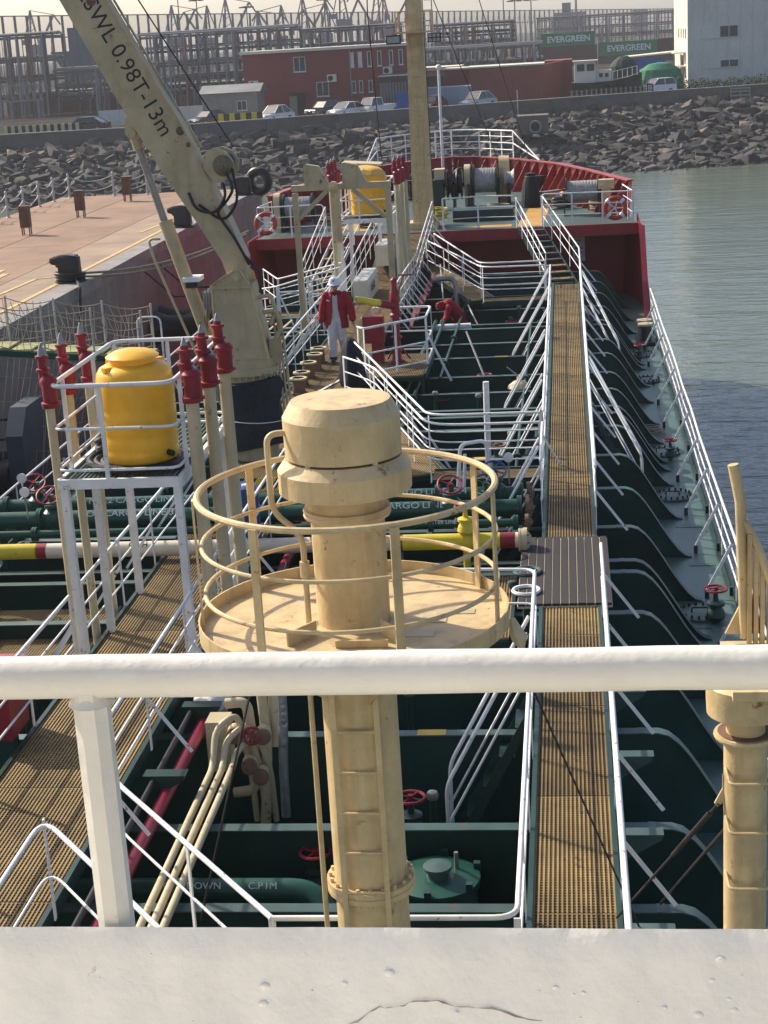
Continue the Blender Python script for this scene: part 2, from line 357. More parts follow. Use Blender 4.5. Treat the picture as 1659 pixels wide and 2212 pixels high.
def rockmesh(seed, mat):
    rr = random.Random(seed); bm = bmesh.new()
    for sx in (-1, 1):
        for sy in (-1, 1):
            for sz in (-1, 1): bm.verts.new((sx*rr.uniform(0.36, 0.66), sy*rr.uniform(0.26, 0.54), sz*rr.uniform(0.16, 0.36)))
    for i in range(5): bm.verts.new((rr.uniform(-0.6, 0.6), rr.uniform(-0.5, 0.5), rr.uniform(-0.42, 0.42)))
    bmesh.ops.convex_hull(bm, input=bm.verts)
    for v in [v for v in bm.verts if not v.link_faces]: bm.verts.remove(v)
    bmesh.ops.bevel(bm, geom=bm.edges[:], offset=0.018, segments=1, affect='EDGES')
    me = bpy.data.meshes.new('rock'); bm.to_mesh(me); bm.free(); me.materials.append(mat); return me
RM = [[rockmesh(100+i*10+j, mt) for j in range(6)] for i, mt in enumerate(ROCKS)]
def rockmat(x, t):
    q = R.random()
    if t > 0.86: return 3 if q < 0.6 else (1 if q < 0.85 else 2)
    if t < 0.14: return 2 if q < 0.4 else 1
    return 0 if q < 0.5 else (1 if q < 0.88 else (2 if q < 0.95 else 3))
cand = []
rows = 27
for j in range(rows):
    t = (j+0.5)/rows; x = -62.0
    while x < 62:
        s = R.choice((R.uniform(0.5, 0.9), R.uniform(0.7, 1.2), R.uniform(0.8, 1.6)))*(0.6 if t > 0.88 else 1.0); x += s*0.56
        cand.append((x, t+R.uniform(-0.025, 0.025), s)); x += s*0.08
vis = [c for c in cand if -30 < c[0] < 26]; vis.sort(key=lambda c: -c[2]-c[1]*0.8)
big = set(id(c) for c in vis[:300]); rest = MB(); restm = []
for c in cand:
    x, t, s = c; p = slope(x, t)+Vector((0, 0, R.uniform(-0.1, 0.25))); me = R.choice(RM[rockmat(x, t)])
    e = (R.uniform(-0.45, 0.45)-0.1, R.uniform(-0.4, 0.4), R.uniform(0, 6.3)); sc = (s*R.uniform(0.8, 1.15), s*R.uniform(0.8, 1.1), s*R.uniform(0.95, 1.5))
    if id(c) in big: obj('rock', me, rev, p, rot=e, sc=sc)
    else: restm.append((me, Matrix.LocRotScale(p, __import__('mathutils').Euler(e), Vector(sc))))
idx = {mt.name: i for i, mt in enumerate(ROCKS)}
for i in range(2600):      # small rubble between the boulders
    x = R.uniform(-40, 40); t = R.choice((R.uniform(0, 1), R.uniform(0.8, 1.0))); me = R.choice(RM[rockmat(x, t)]); s = R.uniform(0.2, 0.75)
    restm.append((me, Matrix.LocRotScale(slope(x, t)+Vector((0, 0, R.uniform(0, 0.35))), __import__('mathutils').Euler((R.uniform(0, 6), R.uniform(0, 6), R.uniform(0, 6))), Vector((s, s, s)))))
cache = {}; vv = []; ff = []; mi = []
for me, M4 in restm:
    if me.name not in cache: cache[me.name] = ([v.co.copy() for v in me.vertices], [tuple(p.vertices) for p in me.polygons], idx[me.materials[0].name])
    vs_, fs_, k_ = cache[me.name]; o_ = len(vv); vv += [tuple(M4 @ v) for v in vs_]; ff += [tuple(i+o_ for i in f) for f in fs_]; mi += [k_]*len(fs_)
me = bpy.data.meshes.new('rubble'); me.from_pydata(vv, [], ff); me.polygons.foreach_set('material_index', mi)
for mt in ROCKS: me.materials.append(mt)
obj('rubble', me, rev, kind='stuff')
# drain pipe in the slope
dp = thing('drain_pipe', 'concrete drain pipe with a dark round mouth in the rock slope', 'pipe', (-2.9, 158, -1))
MB().box((-3.0, 160.0, -0.6), (2.9, 3.0, 1.7)).build('headwall', SEAWALL, dp)
m = MB(); m.lathe([(0.42, -0.4), (0.58, -0.4), (0.58, 0.9), (0.42, 0.9)], (-2.75, 158.3, -0.75), 20, (0, 1, 0), cap=False); m.build('pipe', COPING, dp)
MB().lathe([(0.43, 0), (0.43, 0.02)], (-2.75, 158.2, -0.75), 20, (0, 1, 0)).build('pipe_shade_disc', BLACK, dp)  # black disc put in for the shade inside the pipe

# quay
QZ, QX0, QX1, QY1 = 2.3, -21.6, -12.85, 70.0
q = MB().mm((QX0+0.02, -25, -7), (QX1-0.02, QY1-0.02, QZ-0.06)).build('quay_body', CONC, kind='structure')
q.name = 'quay'
for (x0, x1, mt) in ((QX0, -18.25, QUAYTOP), (-18.25, -15.3, QUAYTOP), (-15.3, QX1-0.55, QUAYPALE)):
    ys = [-25, -10, 6, 22, 37, 52, 70]
    for a, c in zip(ys, ys[1:]):
        MB().mm((x0+0.015, a+0.015, QZ-0.05), (x1-0.015, min(c, QY1)-0.015, QZ+R.uniform(-0.004, 0.004))).build('paving_slab', mt, q)
for y in range(-24, 70, 2):
    MB().mm((QX1-0.54, y+0.01, QZ-0.30), (QX1+R.uniform(0, 0.03), y+1.99, QZ+0.012)).build('coping_stone', COPING, q)
MB().mm((-13.72, -25, QZ+0.004), (-13.58, 66, QZ+0.009)).build('yellow_line', LINEYEL, q)
def qline(pts, w=0.12):
    for a, c in zip(pts, pts[1:]): MB().bar((a[0], a[1], QZ+0.008), (c[0], c[1], QZ+0.008), w, 0.004).build('painted_line', LINEYEL, q)
qline([(-14.75, 40.6), (-14.6, 44.2), (-13.75, 44.5)]); qline([(-14.3, 54.7), (-14.1, 57.2)])
# repainted patch with oil marks on the paving
for (x, y, w, h) in ((-16.3, 45.6, 0.22, 1.6), (-15.9, 44.9, 0.2, 1.3), (-16.6, 44.6, 0.2, 1.2)): MB().box((x, y, QZ+0.008), (w, h, 0.004)).build('worn_marking', LINEYEL, q)
# quay bollards: stout post with a hooked head pointing away from the ship
prof = [(-0.30, 0), (0.30, 0), (0.27, 0.28), (0.27, 0.50), (0.27, 0.66), (-0.05, 0.70), (-0.40, 0.66), (-0.52, 0.56), (-0.50, 0.48), (-0.27, 0.42), (-0.26, 0.25)]
def bollard(x, y, label):
    t = thing('mooring_bollard', label, 'bollard', (x, y, QZ), 'hooked quay bollards')
    bm = bmesh.new(); me = MB().prism(prof, (x, y-0.24, QZ+0.05), (1, 0, 0), (0, 0, 1), (0, 0.48, 0)).mesh('bollard_head', BOLLARD, 30)
    bm.from_mesh(me); bmesh.ops.bevel(bm, geom=bm.edges[:], offset=0.05, segments=2, affect='EDGES'); bm.to_mesh(me); bm.free()
    obj('bollard_head', me, t); MB().lathe([(0.42, 0), (0.42, 0.05), (0.34, 0.06)], (x, y, QZ), 20).build('base_plate', BOLLARD, t)
    return t
bollard(-13.35, 43.3, 'black hooked quay bollard with mooring ropes round its foot'); bollard(-13.05, 55.8, 'black hooked quay bollard beside the crane boom')
t = bollard(-13.0, 66.9, 'black quay bollard at the far end of the quay by the fender')
# paddle-like brown bins/posts with legs
BIN = pmat('brown_slat_bin', (0.15, 0.085, 0.055), 0.8, var=0.3, vs=6)
for i, (x, y) in enumerate(((-18.5, 55.6), (-18.1, 60.9), (-17.8, 66.7))):
    t = thing('quay_bin', ('brown slatted bin on thin legs nearest the mooring ropes', 'brown slatted bin on thin legs, middle of the row of three', 'brown slatted bin on thin legs by the end of the quay')[i], 'bin', (x, y, QZ), 'brown bins on the quay')
    for k in range(4): MB().box((x-0.135+k*0.09, y-0.13, QZ+0.62), (0.075, 0.02, 0.72)).build('slat', BIN, t)
    MB().box((x, y, QZ+0.62), (0.33, 0.22, 0.68)).build('bin_body', BIN, t); MB().box((x, y, QZ+0.985), (0.38, 0.3, 0.03)).build('lid', BIN, t)
    for sx in (-0.13, 0.13):
        for sy in (-0.1, 0.1): MB().box((x+sx, y+sy, QZ+0.14), (0.035, 0.035, 0.28)).build('leg', BIN, t)
# chain fence round the quay end
GALV = pmat('galvanised_post', (0.42, 0.41, 0.39), 0.45, metal=0.3, var=0.2)
posts = [(-21.3, 48+2.0*i) for i in range(11)]+[(-21.1, 69.6), (-19.15, 69.6), (-17.7, 69.6), (-16.2, 69.6), (-14.7, 69.6)]
cf = thing('chain_fence', 'galvanised post and double chain fence round the quay edge', 'fence', (-21.3, 69.6, QZ))
pm = MB(); pm.lathe([(0.09, 0), (0.09, 0.03), (0.05, 0.05), (0.045, 0.92), (0.06, 0.94), (0.05, 1.0), (0.005, 1.03)], (0, 0, 0), 10); pm = pm.mesh('fence_post', GALV)
for (x, y) in posts: obj('fence_post', pm, cf, (x, y, QZ))
for (a, c) in zip(posts, posts[1:]):
    for h in (0.88, 0.48):
        pts = [Vector((a[0]+(c[0]-a[0])*k/8, a[1]+(c[1]-a[1])*k/8, QZ+h-0.22*(1-(2*k/8-1)**2))) for k in range(9)]
        MB().tube(pts, 0.02, 5).build('chain', GALV, cf)
# fenders on the quay face and rubber tyre
FEND = pmat('fender_blue_grey', (0.045, 0.062, 0.085), 0.7, var=0.3, vs=1.5, rust=0.2)
for i, (y, lab) in enumerate(((31.9, 'big dark blue box fender between quay and hull beside the yellow tank'), (50.2, 'dark blue box fender on the quay wall behind the crane cylinder'))):
    t = thing('quay_fender', lab, 'fender', (-11.2, y, -1))
    MB().prism([(-1.0, -1.3), (1.0, -1.3), (1.0, 1.1), (0.55, 1.6), (-0.55, 1.6), (-1.0, 1.1)], (-11.25, y+0.1, -0.15 if i == 0 else -0.7), (0, 1, 0), (0, 0, 1), (0.35, 0, 0)).build('facing_panel', FEND, t)
    for dy in (-0.6, 0.6): MB().lathe([(0.55, 0), (0.38, 0.5), (0.38, 1.0), (0.55, 1.57)], (-12.83, y+dy, -0.1), 20, (1, 0, 0)).build('rubber_cone', BLACK, t)
    for dy in (-0.9, 0.9): MB().tube([(-12.85, y+dy, 1.7), (-12.0, y+dy, 0.9), (-11.26, y+dy, 0.9)], 0.03, 6).build('chain', DARKSTEEL, t)
t = MB().torus((-12.55, 67.9, QZ+0.45), 0.42, 0.18, (0.3, 1, 0.05), 24, 10).build('tyre_fender', BLACK); tag(t, 'black rubber tyre propped beside the far quay bollard', 'tyre')
# mooring ropes from the bollard to the ship
ROPE = pmat('mooring_rope', (0.20, 0.17, 0.125), 0.9, var=0.3, vs=20)
def sag(a, c, s, n=14): 
    a = Vector(a); c = Vector(c); return [a.lerp(c, k/n)-Vector((0, 0, s*(1-(2*k/n-1)**2))) for k in range(n+1)]
for i, (a, c, s) in enumerate((((-13.3, 43.3, QZ+0.15), (-9.6, 49.2, 2.7), 0.35), ((-13.2, 43.4, QZ+0.22), (-9.6, 49.6, 2.75), 0.3))):
    t = MB().tube(sag(a, c, s), 0.035, 6).build('mooring_rope', ROPE); tag(t, ('slack mooring rope from hooked bollard to the bow, lower of two', 'mooring rope from hooked bollard to the bow, upper of two')[i], 'rope')
m = MB()
for k in range(3): m.torus((-13.35, 43.3, QZ+0.10+0.07*k), 0.36+0.02*k, 0.04, (0.02*k, 0.05, 1), 24, 6)
m.tube(sag((-13.1, 43.0, QZ+0.1), (-12.8, 42.2, QZ+0.06), 0.0)+sag((-12.75, 42.1, QZ), (-12.72, 41.2, 0.6), 0.2), 0.035, 6)
tag(m.build('rope_coil', DARKSTEEL), 'dark rope coiled round the foot of the hooked bollard', 'rope')
# ============================================================ ship: hull, deck, webs, forecastle
ship = thing('tanker_ship', 'small tanker with dark green deck, transverse deck webs and red forecastle', 'ship', (-3.75, 0, 0))
SX, PX = 2.32, -9.82
BOW = [(2.3, 46.8), (2.2, 49.4), (1.9, 52.0), (1.16, 54.8), (0.45, 57.4), (-0.29, 59.8), (-1.92, 63.0), (-3.3, 64.9), (-4.4, 65.5), (-5.6, 64.7), (-7.1, 62.3), (-8.1, 59.2), (-8.9, 55.9), (-9.36, 52.4), (-9.62, 49.4), (-9.78, 46.8)]
cx = -3.75
low = [(SX, -6)]+BOW+[(PX, -6)]
def shrink(p, k): return (cx+(p[0]-cx)*k, p[1]-max(0, p[1]-50)*(1-k)*0.9)
# shell: waterline to main deck; above the forecastle it rises to 2.4
m = MB(); n = len(low)
top = [(x, y, (0.0 if y < 46.7 else (0.02 if y < 46.9 else 2.4))) for x, y in low]
botl = [(*shrink(p, 0.9 if p[1] > 50 else 1.0), -7.5) for p in low]
m.add(botl+top, [(i, i+1, n+i+1, n+i) for i in range(n-1)]); m.build('hull_side', HULLRED, ship, 25)
MB().add([(SX, -6, 0), (SX, 46.8, 0), (2.2, 49.4, 0.0), (1.9, 52.5, 0.0), (-9.4, 52.5, 0.0), (-9.62, 49.4, 0.0), (PX, 46.8, 0), (PX, -6, 0)], [tuple(range(8))]).build('main_deck', DECKGREEN, ship)
MB().bar((SX-0.03, -6, 0.06), (SX-0.03, 46.6, 0.06), 0.03, 0.12).build('gunwale_bar', GREEN, ship); MB().bar((PX+0.03, -6, 0.06), (PX+0.03, 46.6, 0.06), 0.03, 0.12).build('gunwale_bar', GREEN, ship)
# transverse web frames with face flats, S-curved down to the side deck
WEBY = [10.2, 12.28, 13.75, 15.87, 17.65, 19.47, 21.07, 21.56, 23.14, 25.23, 27.33, 29.45, 30.51, 31.1, 32.65, 34.3, 36.4, 38.1, 40.09, 40.68, 42.86, 45.02, 47.1, 49.2]
WT = 1.15
def curve():
    pts = []
    for k in range(11):      # convex shoulder then concave foot, starboard side
        t = k/10; x = 0.80+1.02*t
        s = t*t*(3-2*t); pts.append((x, WT*(1-s)))
    return pts
cv = curve(); port = [(2*cx-x, z) for x, z in reversed(cv)]
prof = port+cv
def webmeshes():
    w = MB(); poly = prof+[(cv[-1][0], 0.0), (port[0][0], 0.0)]
    w.prism([(x, max(z, 0.002)) for x, z in prof]+[(1.82, -0.02), (2*cx-1.82, -0.02)], (0, -0.006, 0), (1, 0, 0), (0, 0, 1), (0, 0.012, 0))
    f = MB(); n = len(prof)
    vs = []
    for x, z in prof: vs += [(x, -0.07, z+0.002), (x, 0.07, z+0.002), (x, 0.07, z+0.016), (x, -0.07, z+0.016)]
    fs = []
    for i in range(n-1):
        a = 4*i; b = a+4
        for k in range(4): fs.append((a+k, a+(k+1) % 4, b+(k+1) % 4, b+k))
    f.add(vs, fs); return w.mesh('web_frame', GREEN, 20), f.mesh('face_flat', MATS['flange_green'], 40)
pmat('flange_green', (0.055, 0.098, 0.088), 0.45, var=0.35, vs=2.5, rust=0.26, rs=4, rnd=0.2)  # paler than the webs: sky light on the flats put into the colour
wme, fme = webmeshes()
pad = MB().box((0, 0, WT+0.019), (0.30, 0.142, 0.004)).mesh('top_patch', DULLYELLOW)  # dull yellow patch on the tops of a few webs
for i, y in enumerate(WEBY):
    w = obj('web_frame', wme, ship, (0, y, 0)); obj('face_flat', fme, w, (0, y, 0))
    if y in (15.87, 36.4, 27.33, 21.07): obj('top_patch', pad, w, (-1.55, y, 0))
    obj('top_patch', MB().box((0, 0, WT+0.019), (0.07, 0.142, 0.004)).mesh('paint_dab', MATS['flange_green']), w, (0.62, y, 0))
# longitudinals on deck between webs
for x in (-8.6, -7.7, -6.6, -3.9, -3.1, -2.3, -1.5, -0.7, 0.35):
    MB().bar((x, -4, 0.09), (x, 52.2, 0.09), 0.012, 0.18).build('longitudinal', GREEN, ship)
# forecastle
fdeck = [p for p in BOW if p[1] > 49]
MB().prism([(x*0.995+cx*0.005, y) for x, y in [(2.12, 50.35)]+fdeck[1:-1]+[(-9.55, 50.35)]], (0, 0, 2.30), (1, 0, 0), (0, 1, 0), (0, 0, 0.10)).build('forecastle_deck', pmat('forecastle_green', (0.042, 0.075, 0.066), 0.55, var=0.4, vs=1.0, rust=0.33, rs=2.5, rcol=(0.10, 0.085, 0.06), bump=0.3, bs=10), ship, 20)
MB().mm((-9.55, 50.28, 2.06), (2.14, 50.345, 2.40)).build('deck_fascia', HULLRED, ship)
MB().mm((-9.5, 52.30, 0.0), (2.0, 52.36, 2.31)).build('forecastle_bulkhead', HULLRED, ship)
for x in (-8.6, -7.4, -6.3, -3.0, -1.9, -0.8, 0.3, 1.3): MB().box((x, 51.8, 2.1), (0.05, 1.0, 0.3)).build('deck_beam', HULLRED, ship)
for s, x in ((1, 2.17), (-1, -9.65)):     # sloping end plates of the forecastle sides
    MB().prism([(46.7, 0.0), (53, 0.0), (53, 2.4), (49.3, 2.4)], (x, 0, 0), (0, 1, 0), (0, 0, 1), (0.03*s, 0, 0)).build('side_plate', HULLRED, ship)
    MB().bar((x, 46.72, 0.0), (x, 49.32, 2.42), 0.16, 0.03, (0, -1, 0.5)).build('edge_flat', HULLRED, ship)
# fc deck paint: safety walkway
for poly in ([(-1.55, 50.6), (-0.75, 50.6), (-0.55, 57.0), (-1.2, 57.0)], [(-3.4, 50.75), (-1.7, 50.75), (-1.7, 51.3), (-2.6, 51.35)], [(-7.4, 51.3), (-6.2, 51.3), (-6.0, 53.5), (-6.9, 54)]):
    MB().add([(x, y, 2.404) for x, y in poly], [(0, 1, 2, 3)]).build('walkway_paint', pmat('orange_deck_paint', (0.45, 0.25, 0.06), 0.55, var=0.25, vs=2, rust=0.2), ship)
# bulwark round the bow with stays
bw = [p for p in BOW if p[1] >= 52]
BH = 1.12
for a, c in zip(bw, bw[1:]):
    A = Vector((*a, 2.38)); B = Vector((*c, 2.38)); d = (B-A).normalized(); inn = Vector((-d.y, d.x, 0))
    mid = (A+B)/2; 
    if (Vector((cx, 56, 2.38))-mid).dot(inn) < 0: inn = -inn
    h = Vector((0, 0, BH)); e = -inn*0.10
    pl = MB().add([A, B, B+h+e, A+h+e, A+inn*0.02, B+inn*0.02, B+h+e+inn*0.02, A+h+e+inn*0.02], [(0, 1, 2, 3), (5, 4, 7, 6), (0, 3, 7, 4), (1, 5, 6, 2), (3, 2, 6, 7), (0, 4, 5, 1)]).build('bulwark_plate', HULLRED, ship)
    MB().bar(A+h+e+inn*0.05, B+h+e+inn*0.05, 0.2, 0.04).build('bulwark_cap', PINKRED, ship)
    k = max(1, round((B-A).length/0.75))
    for i in range(k):
        p = A.lerp(B, (i+0.5)/k)
        MB().prism([(0.0, 0.02), (0.62, 0.02), (0.60, 0.10), (0.04, BH-0.1), (-0.08, BH-0.03)], p-d*0.008, inn, (0, 0, 1), d*0.016).build('bulwark_stay', PINKRED, pl)
for x in (-5.5, -4.8, -3.9, -2.9):         # chocks (openings with dark throats) in the bow bulwark
    y = 63.2+(-0.5)*abs(x+4.4); MB().lathe([(0.22, -0.04), (0.34, -0.05), (0.36, 0.0), (0.34, 0.05), (0.22, 0.06)], (x, y-0.05, 2.95), 18, (0, 1, 0)).build('fairlead', BLACK, ship)
# white notice on the bulkhead, draft of white letters on bow
nb = MB().mm((0.14, 52.28, 1.05), (0.52, 52.297, 1.95)).build('notice_board', WHITE, ship)
for k in range(6): MB().mm((0.19, 52.272, 1.82-k*0.13), (0.47-0.06*(k % 3), 52.278, 1.87-k*0.13)).build('notice_line', STEEL, nb)
for k in range(7): text('bulkhead_letters', 'DANGER'[k % 6], 0.1, frame_mtx((1.0, 52.29, 1.6-k*0.14), (1, 0, 0), (0, 0, 1)), HULLRED, ship)
# raised trunk seat: green pedestal behind the forecastle rail (winch bed)
MB().mm((-3.6, 52.6, 2.4), (-1.7, 53.7, 2.75)).build('winch_bed', GREEN, ship)
# ============================================================ bridge front: rail and ledge by the camera
br = thing('bridge_rail', 'thick white pipe rail on a stanchion above the white ledge', 'railing', (-0.63, 1.9, 6.8))
MB().tube([(-1.6+0.1*k, 1.9+0.0006*sin(k*1.9), 7.44+0.0005*sin(k*2.7)) for k in range(33)], [0.0275+R.uniform(-0.0005, 0.0006) for _ in range(33)], 24).build('top_rail', BRIDGE_WHITE, br, 60)
for x in (-0.619, 0.93):
    bmx = MB(); bmx.prism([(0.0240*cos(pi*k/4+pi/8), 0.0240*sin(pi*k/4+pi/8)) for k in range(8)], (x, 1.9, 6.8), (1, 0, 0), (0, 1, 0), (0, 0, 0.625)); bmx.build('stanchion', BRIDGE_WHITE, br, 20)
    MB().lathe([(0.030, 0), (0.026, 0.004), (0.022, 0.012)], (x, 1.9, 7.405), 14).build('weld_collar', BRIDGE_WHITE, br)
# ledge: top plate of the bridge bulwark, slightly uneven with thick paint
PEEL = pmat('peeling_white_paint', (0.89, 0.86, 0.79), 0.42, var=0.07, vs=7, bump=0.75, bs=15, dist=0.010, rust=0.08, rs=16, rcol=(0.36, 0.30, 0.22))
nt = PEEL.node_tree; vo = nt.nodes.new('ShaderNodeTexVoronoi'); vo.feature = 'DISTANCE_TO_EDGE'; vo.inputs['Scale'].default_value = 1.6
b = nt.nodes['Principled BSDF']; tcn = [n for n in nt.nodes if n.bl_idname == 'ShaderNodeTexCoord'][0]
wp = nt.nodes.new('ShaderNodeTexNoise'); wp.inputs['Scale'].default_value = 9; wp.inputs['Detail'].default_value = 5; nt.links.new(tcn.outputs['Object'], wp.inputs['Vector'])
vm = nt.nodes.new('ShaderNodeVectorMath'); vm.operation = 'MULTIPLY_ADD'; vm.inputs[1].default_value = (0.09, 0.09, 0.09); nt.links.new(wp.outputs['Color'], vm.inputs[0]); nt.links.new(tcn.outputs['Object'], vm.inputs[2]); nt.links.new(vm.outputs[0], vo.inputs['Vector'])
mr = nt.nodes.new('ShaderNodeMapRange'); mr.inputs[1].default_value = 0.0; mr.inputs[2].default_value = 0.004; mr.inputs[3].default_value = 0.0; mr.inputs[4].default_value = 0.0; nt.links.new(vo.outputs['Distance'], mr.inputs[0])
old = b.inputs['Base Color'].links[0].from_socket; mxn = nt.nodes.new('ShaderNodeMix'); mxn.data_type = 'RGBA'; nt.links.new(mr.outputs[0], mxn.inputs['Factor']); nt.links.new(old, mxn.inputs[6]); mxn.inputs[7].default_value = (0.25, 0.22, 0.19, 1); nt.links.new(mxn.outputs[2], b.inputs['Base Color'])
lt = thing('bridge_bulwark', 'broad white painted steel bulwark with blistered and cracked paint', 'bulwark', (0, 1.8, 6.27))
gx, gy = 150, 40; X0, X1 = -1.7, 1.5; vs = []
# inner face leans back towards the bridge: top edge at (1.86, 7.11), lower edge at (1.62, 6.45)
LD = Vector((0, -0.24, -0.66)).normalized(); LL = 0.70
for i in range(gx+1):
    for j in range(gy+1):
        x = X0+(X1-X0)*i/gx; s_ = LL*j/gy; e = max(0, 1-s_/0.012)
        dz = 0.0012*sin(x*23+s_*31)+0.0010*sin(x*57-s_*12)+0.0015*sin(x*7.1)
        vs.append((x, 1.86+LD.y*s_-dz+0.010*e*e, 7.096+LD.z*s_+dz*0.4+0.004*e))
fs = [(i*(gy+1)+j, (i+1)*(gy+1)+j, (i+1)*(gy+1)+j+1, i*(gy+1)+j+1) for i in range(gx) for j in range(gy)]
lp = MB().add(vs, fs).build('inner_face', PEEL, lt, 60)
MB().prism([(1.872, 7.086), (1.61, 6.39), (1.61, 6.27), (1.88, 6.27)], (X0, 0, 0), (0, 1, 0), (0, 0, 1), (X1-X0, 0, 0)).build('bulwark_wall', BRIDGE_WHITE, lt)
def on_face(x, d): return Vector((x, 1.86, 7.096))+LD*d+Vector((0, -0.0005, 0.0002))
for k in range(60):
    r = R.choice((0.0012, 0.0018, 0.0025, 0.0035, 0.005)); MB().ball(on_face(R.uniform(-0.85, 0.3), R.uniform(0.015, 0.24)), r, 10, 6, (1.4, 0.8, 0.9)).build('paint_blister', PEEL, lp)
CRK = pmat('crack_grime', (0.36, 0.34, 0.31), 0.9, bump=0, var=0.4, vs=30)
cp = [(-0.36, .17), (-0.33, .14), (-0.30, .125), (-0.27, .105), (-0.245, .102), (-0.22, .097), (-0.19, .096), (-0.16, .102), (-0.12, .105), (-0.08, .115), (-0.05, .12)]
cq = [(a[0]+(c[0]-a[0])*k/4, a[1]+(c[1]-a[1])*k/4) for a, c in zip(cp, cp[1:]) for k in range(4)]
MB().tube([on_face(x, d-0.012+R.uniform(-0.0022, 0.0022)) for x, d in cq], [R.choice((0.0002, 0.0006, 0.0009, 0.0013)) for _ in cq], 5).build('paint_crack', CRK, lp)

# ============================================================ central vent mast
def ladder_on(parent, x, y, z0, z1, w, step, mat, r=0.012, off=0.05):
    for s in (-1, 1): MB().box((x+s*w/2, y, (z0+z1)/2), (0.035, 0.010, z1-z0)).build('ladder_rail', mat, parent)
    k = int((z1-z0)/step)
    for i in range(k): MB().cyl((x-w/2, y, z0+(i+0.5)*step), (x+w/2, y, z0+(i+0.5)*step), r, n=8).build('rung', mat, parent)
vx, vy = -1.37, 9.5
vmst = thing('vent_mast', 'tall cream vent mast with mushroom head and round railed platform', 'vent', (vx, vy, 0))
MB().lathe([(0.235, 0), (0.235, 2.93)], (vx, vy, 0), 40).build('lower_post', CREAM, vmst, 18)
MB().lathe([(0.235, 3.0), (0.235, 4.735)], (vx, vy, 0), 40).build('middle_post', CREAM, vmst, 18)
fl = MB().lathe([(0.285, 2.925), (0.285, 2.962), (0.275, 2.965), (0.285, 2.968), (0.285, 3.005)], (vx, vy, 0), 40).build('flange', CREAM, vmst)
for k in range(20):
    a = 2*pi*k/20+0.1; MB().cyl((vx+0.262*cos(a), vy+0.262*sin(a), 2.90), (vx+0.262*cos(a), vy+0.262*sin(a), 3.03), 0.013, n=6).build('bolt', CREAM, fl)
pl = MB().lathe([(0.24, 4.725), (0.945, 4.725), (0.955, 4.72), (0.955, 4.83), (0.945, 4.83), (0.945, 4.755), (0.24, 4.755)], (vx, vy, 0), 64).build('platform', CREAM, vmst, 18)
for a in (0.5, 1.9, 3.5, 5.1): MB().prism([(0.24, 0), (0.85, 0), (0.24, -0.45)], (vx, vy, 4.724), (cos(a), sin(a), 0), (0, 0, 1), (-sin(a)*0.012, cos(a)*0.012, 0)).build('bracket', CREAM, vmst)
MB().lathe([(0.225, 4.75), (0.225, 5.44)], (vx, vy, 0), 40).build('upper_post', CREAM, vmst, 18)
MB().lathe([(0.262, 5.43), (0.268, 5.445), (0.262, 5.458), (0.268, 5.470), (0.262, 5.485)], (vx, vy, 0), 40).build('neck_flange', CREAM, vmst, 18)
MB().lathe([(0.235, 5.48), (0.235, 5.75)], (vx, vy, 0), 40).build('neck', CREAM, vmst, 18)
MB().lathe([(0.30, 5.60), (0.398, 5.605), (0.402, 5.60), (0.402, 5.735), (0.352, 5.80), (0.30, 5.80)], (vx, vy, 0), 56).build('lower_cowl', CREAM, vmst, 18)
MB().lathe([(0.30, 5.815), (0.350, 5.815), (0.353, 6.055), (0.30, 6.145), (0.10, 6.150), (0.002, 6.151)], (vx, vy, 0), 56).build('head_cap', CREAM, vmst, 18)
for k in range(5):
    a = 2*pi*k/5+0.4; MB().box((vx+0.335*cos(a), vy+0.335*sin(a), 5.80), (0.03, 0.03, 0.06)).build('spacer_lug', CREAM, vmst)
for h, r in ((5.60, 0.021), (5.30, 0.014), (5.00, 0.014)): MB().torus((vx, vy, h), 0.90 if r > 0.02 else 0.895, r, (0, 0, 1), 72, 8).build('ring_rail', CREAM, vmst)
for k in range(7):
    a = 2*pi*k/7-1.15; p = Vector((vx+0.925*cos(a), vy+0.925*sin(a), 0)); rot = Matrix.Rotation(a, 3, 'Z')
    MB().box((p.x, p.y, 5.165), (0.012, 0.055, 0.86), rot).build('stanchion', CREAM, vmst)
MB().tube(fillet([(vx-0.29, vy-0.12, 5.98), (vx-0.43, vy-0.16, 5.98), (vx-0.43, vy-0.16, 5.50), (vx-0.25, vy-0.20, 5.37), (vx-0.25, vy-0.20, 4.76)], 0.09, 6), 0.019, 10).build('drain_pipe', CREAM, vmst, 60)
MB().lathe([(0.03, 5.10), (0.03, 5.2)], (vx-0.25, vy-0.20, 0), 10).build('pipe_coupling', CREAM, vmst)
MB().tube([(vx-0.28, vy-0.17, 4.70), (vx-0.28, vy-0.17, 1.6)], 0.017, 10).build('drain_pipe', CREAM, vmst, 60)
ladder_on(vmst, vx, vy-0.262, 1.5, 4.66, 0.27, 0.275, CREAM, 0.011)
for (px, py, w, h) in ((0.42, -0.28, 0.2, 0.1), (0.62, 0.1, 0.24, 0.09), (0.5, -0.02, 0.15, 0.14)): MB().box((vx+px, vy+py, 4.7575), (w, h, 0.004)).build('paint_patch', CREAM2, pl)
for s, an in ((-1, -0.5), (1, 0.45)):   # toe plates round the ladder opening
    MB().box((vx+s*0.27, vy-0.36, 4.80), (0.012, 0.25, 0.09), Matrix.Rotation(s*0.6, 3, 'Z')).build('toe_plate', CREAM, pl)
MB().mm((vx-0.05, vy-0.50, 4.757), (vx+0.26, vy-0.48, 4.80)).build('toe_plate', CREAM, pl)
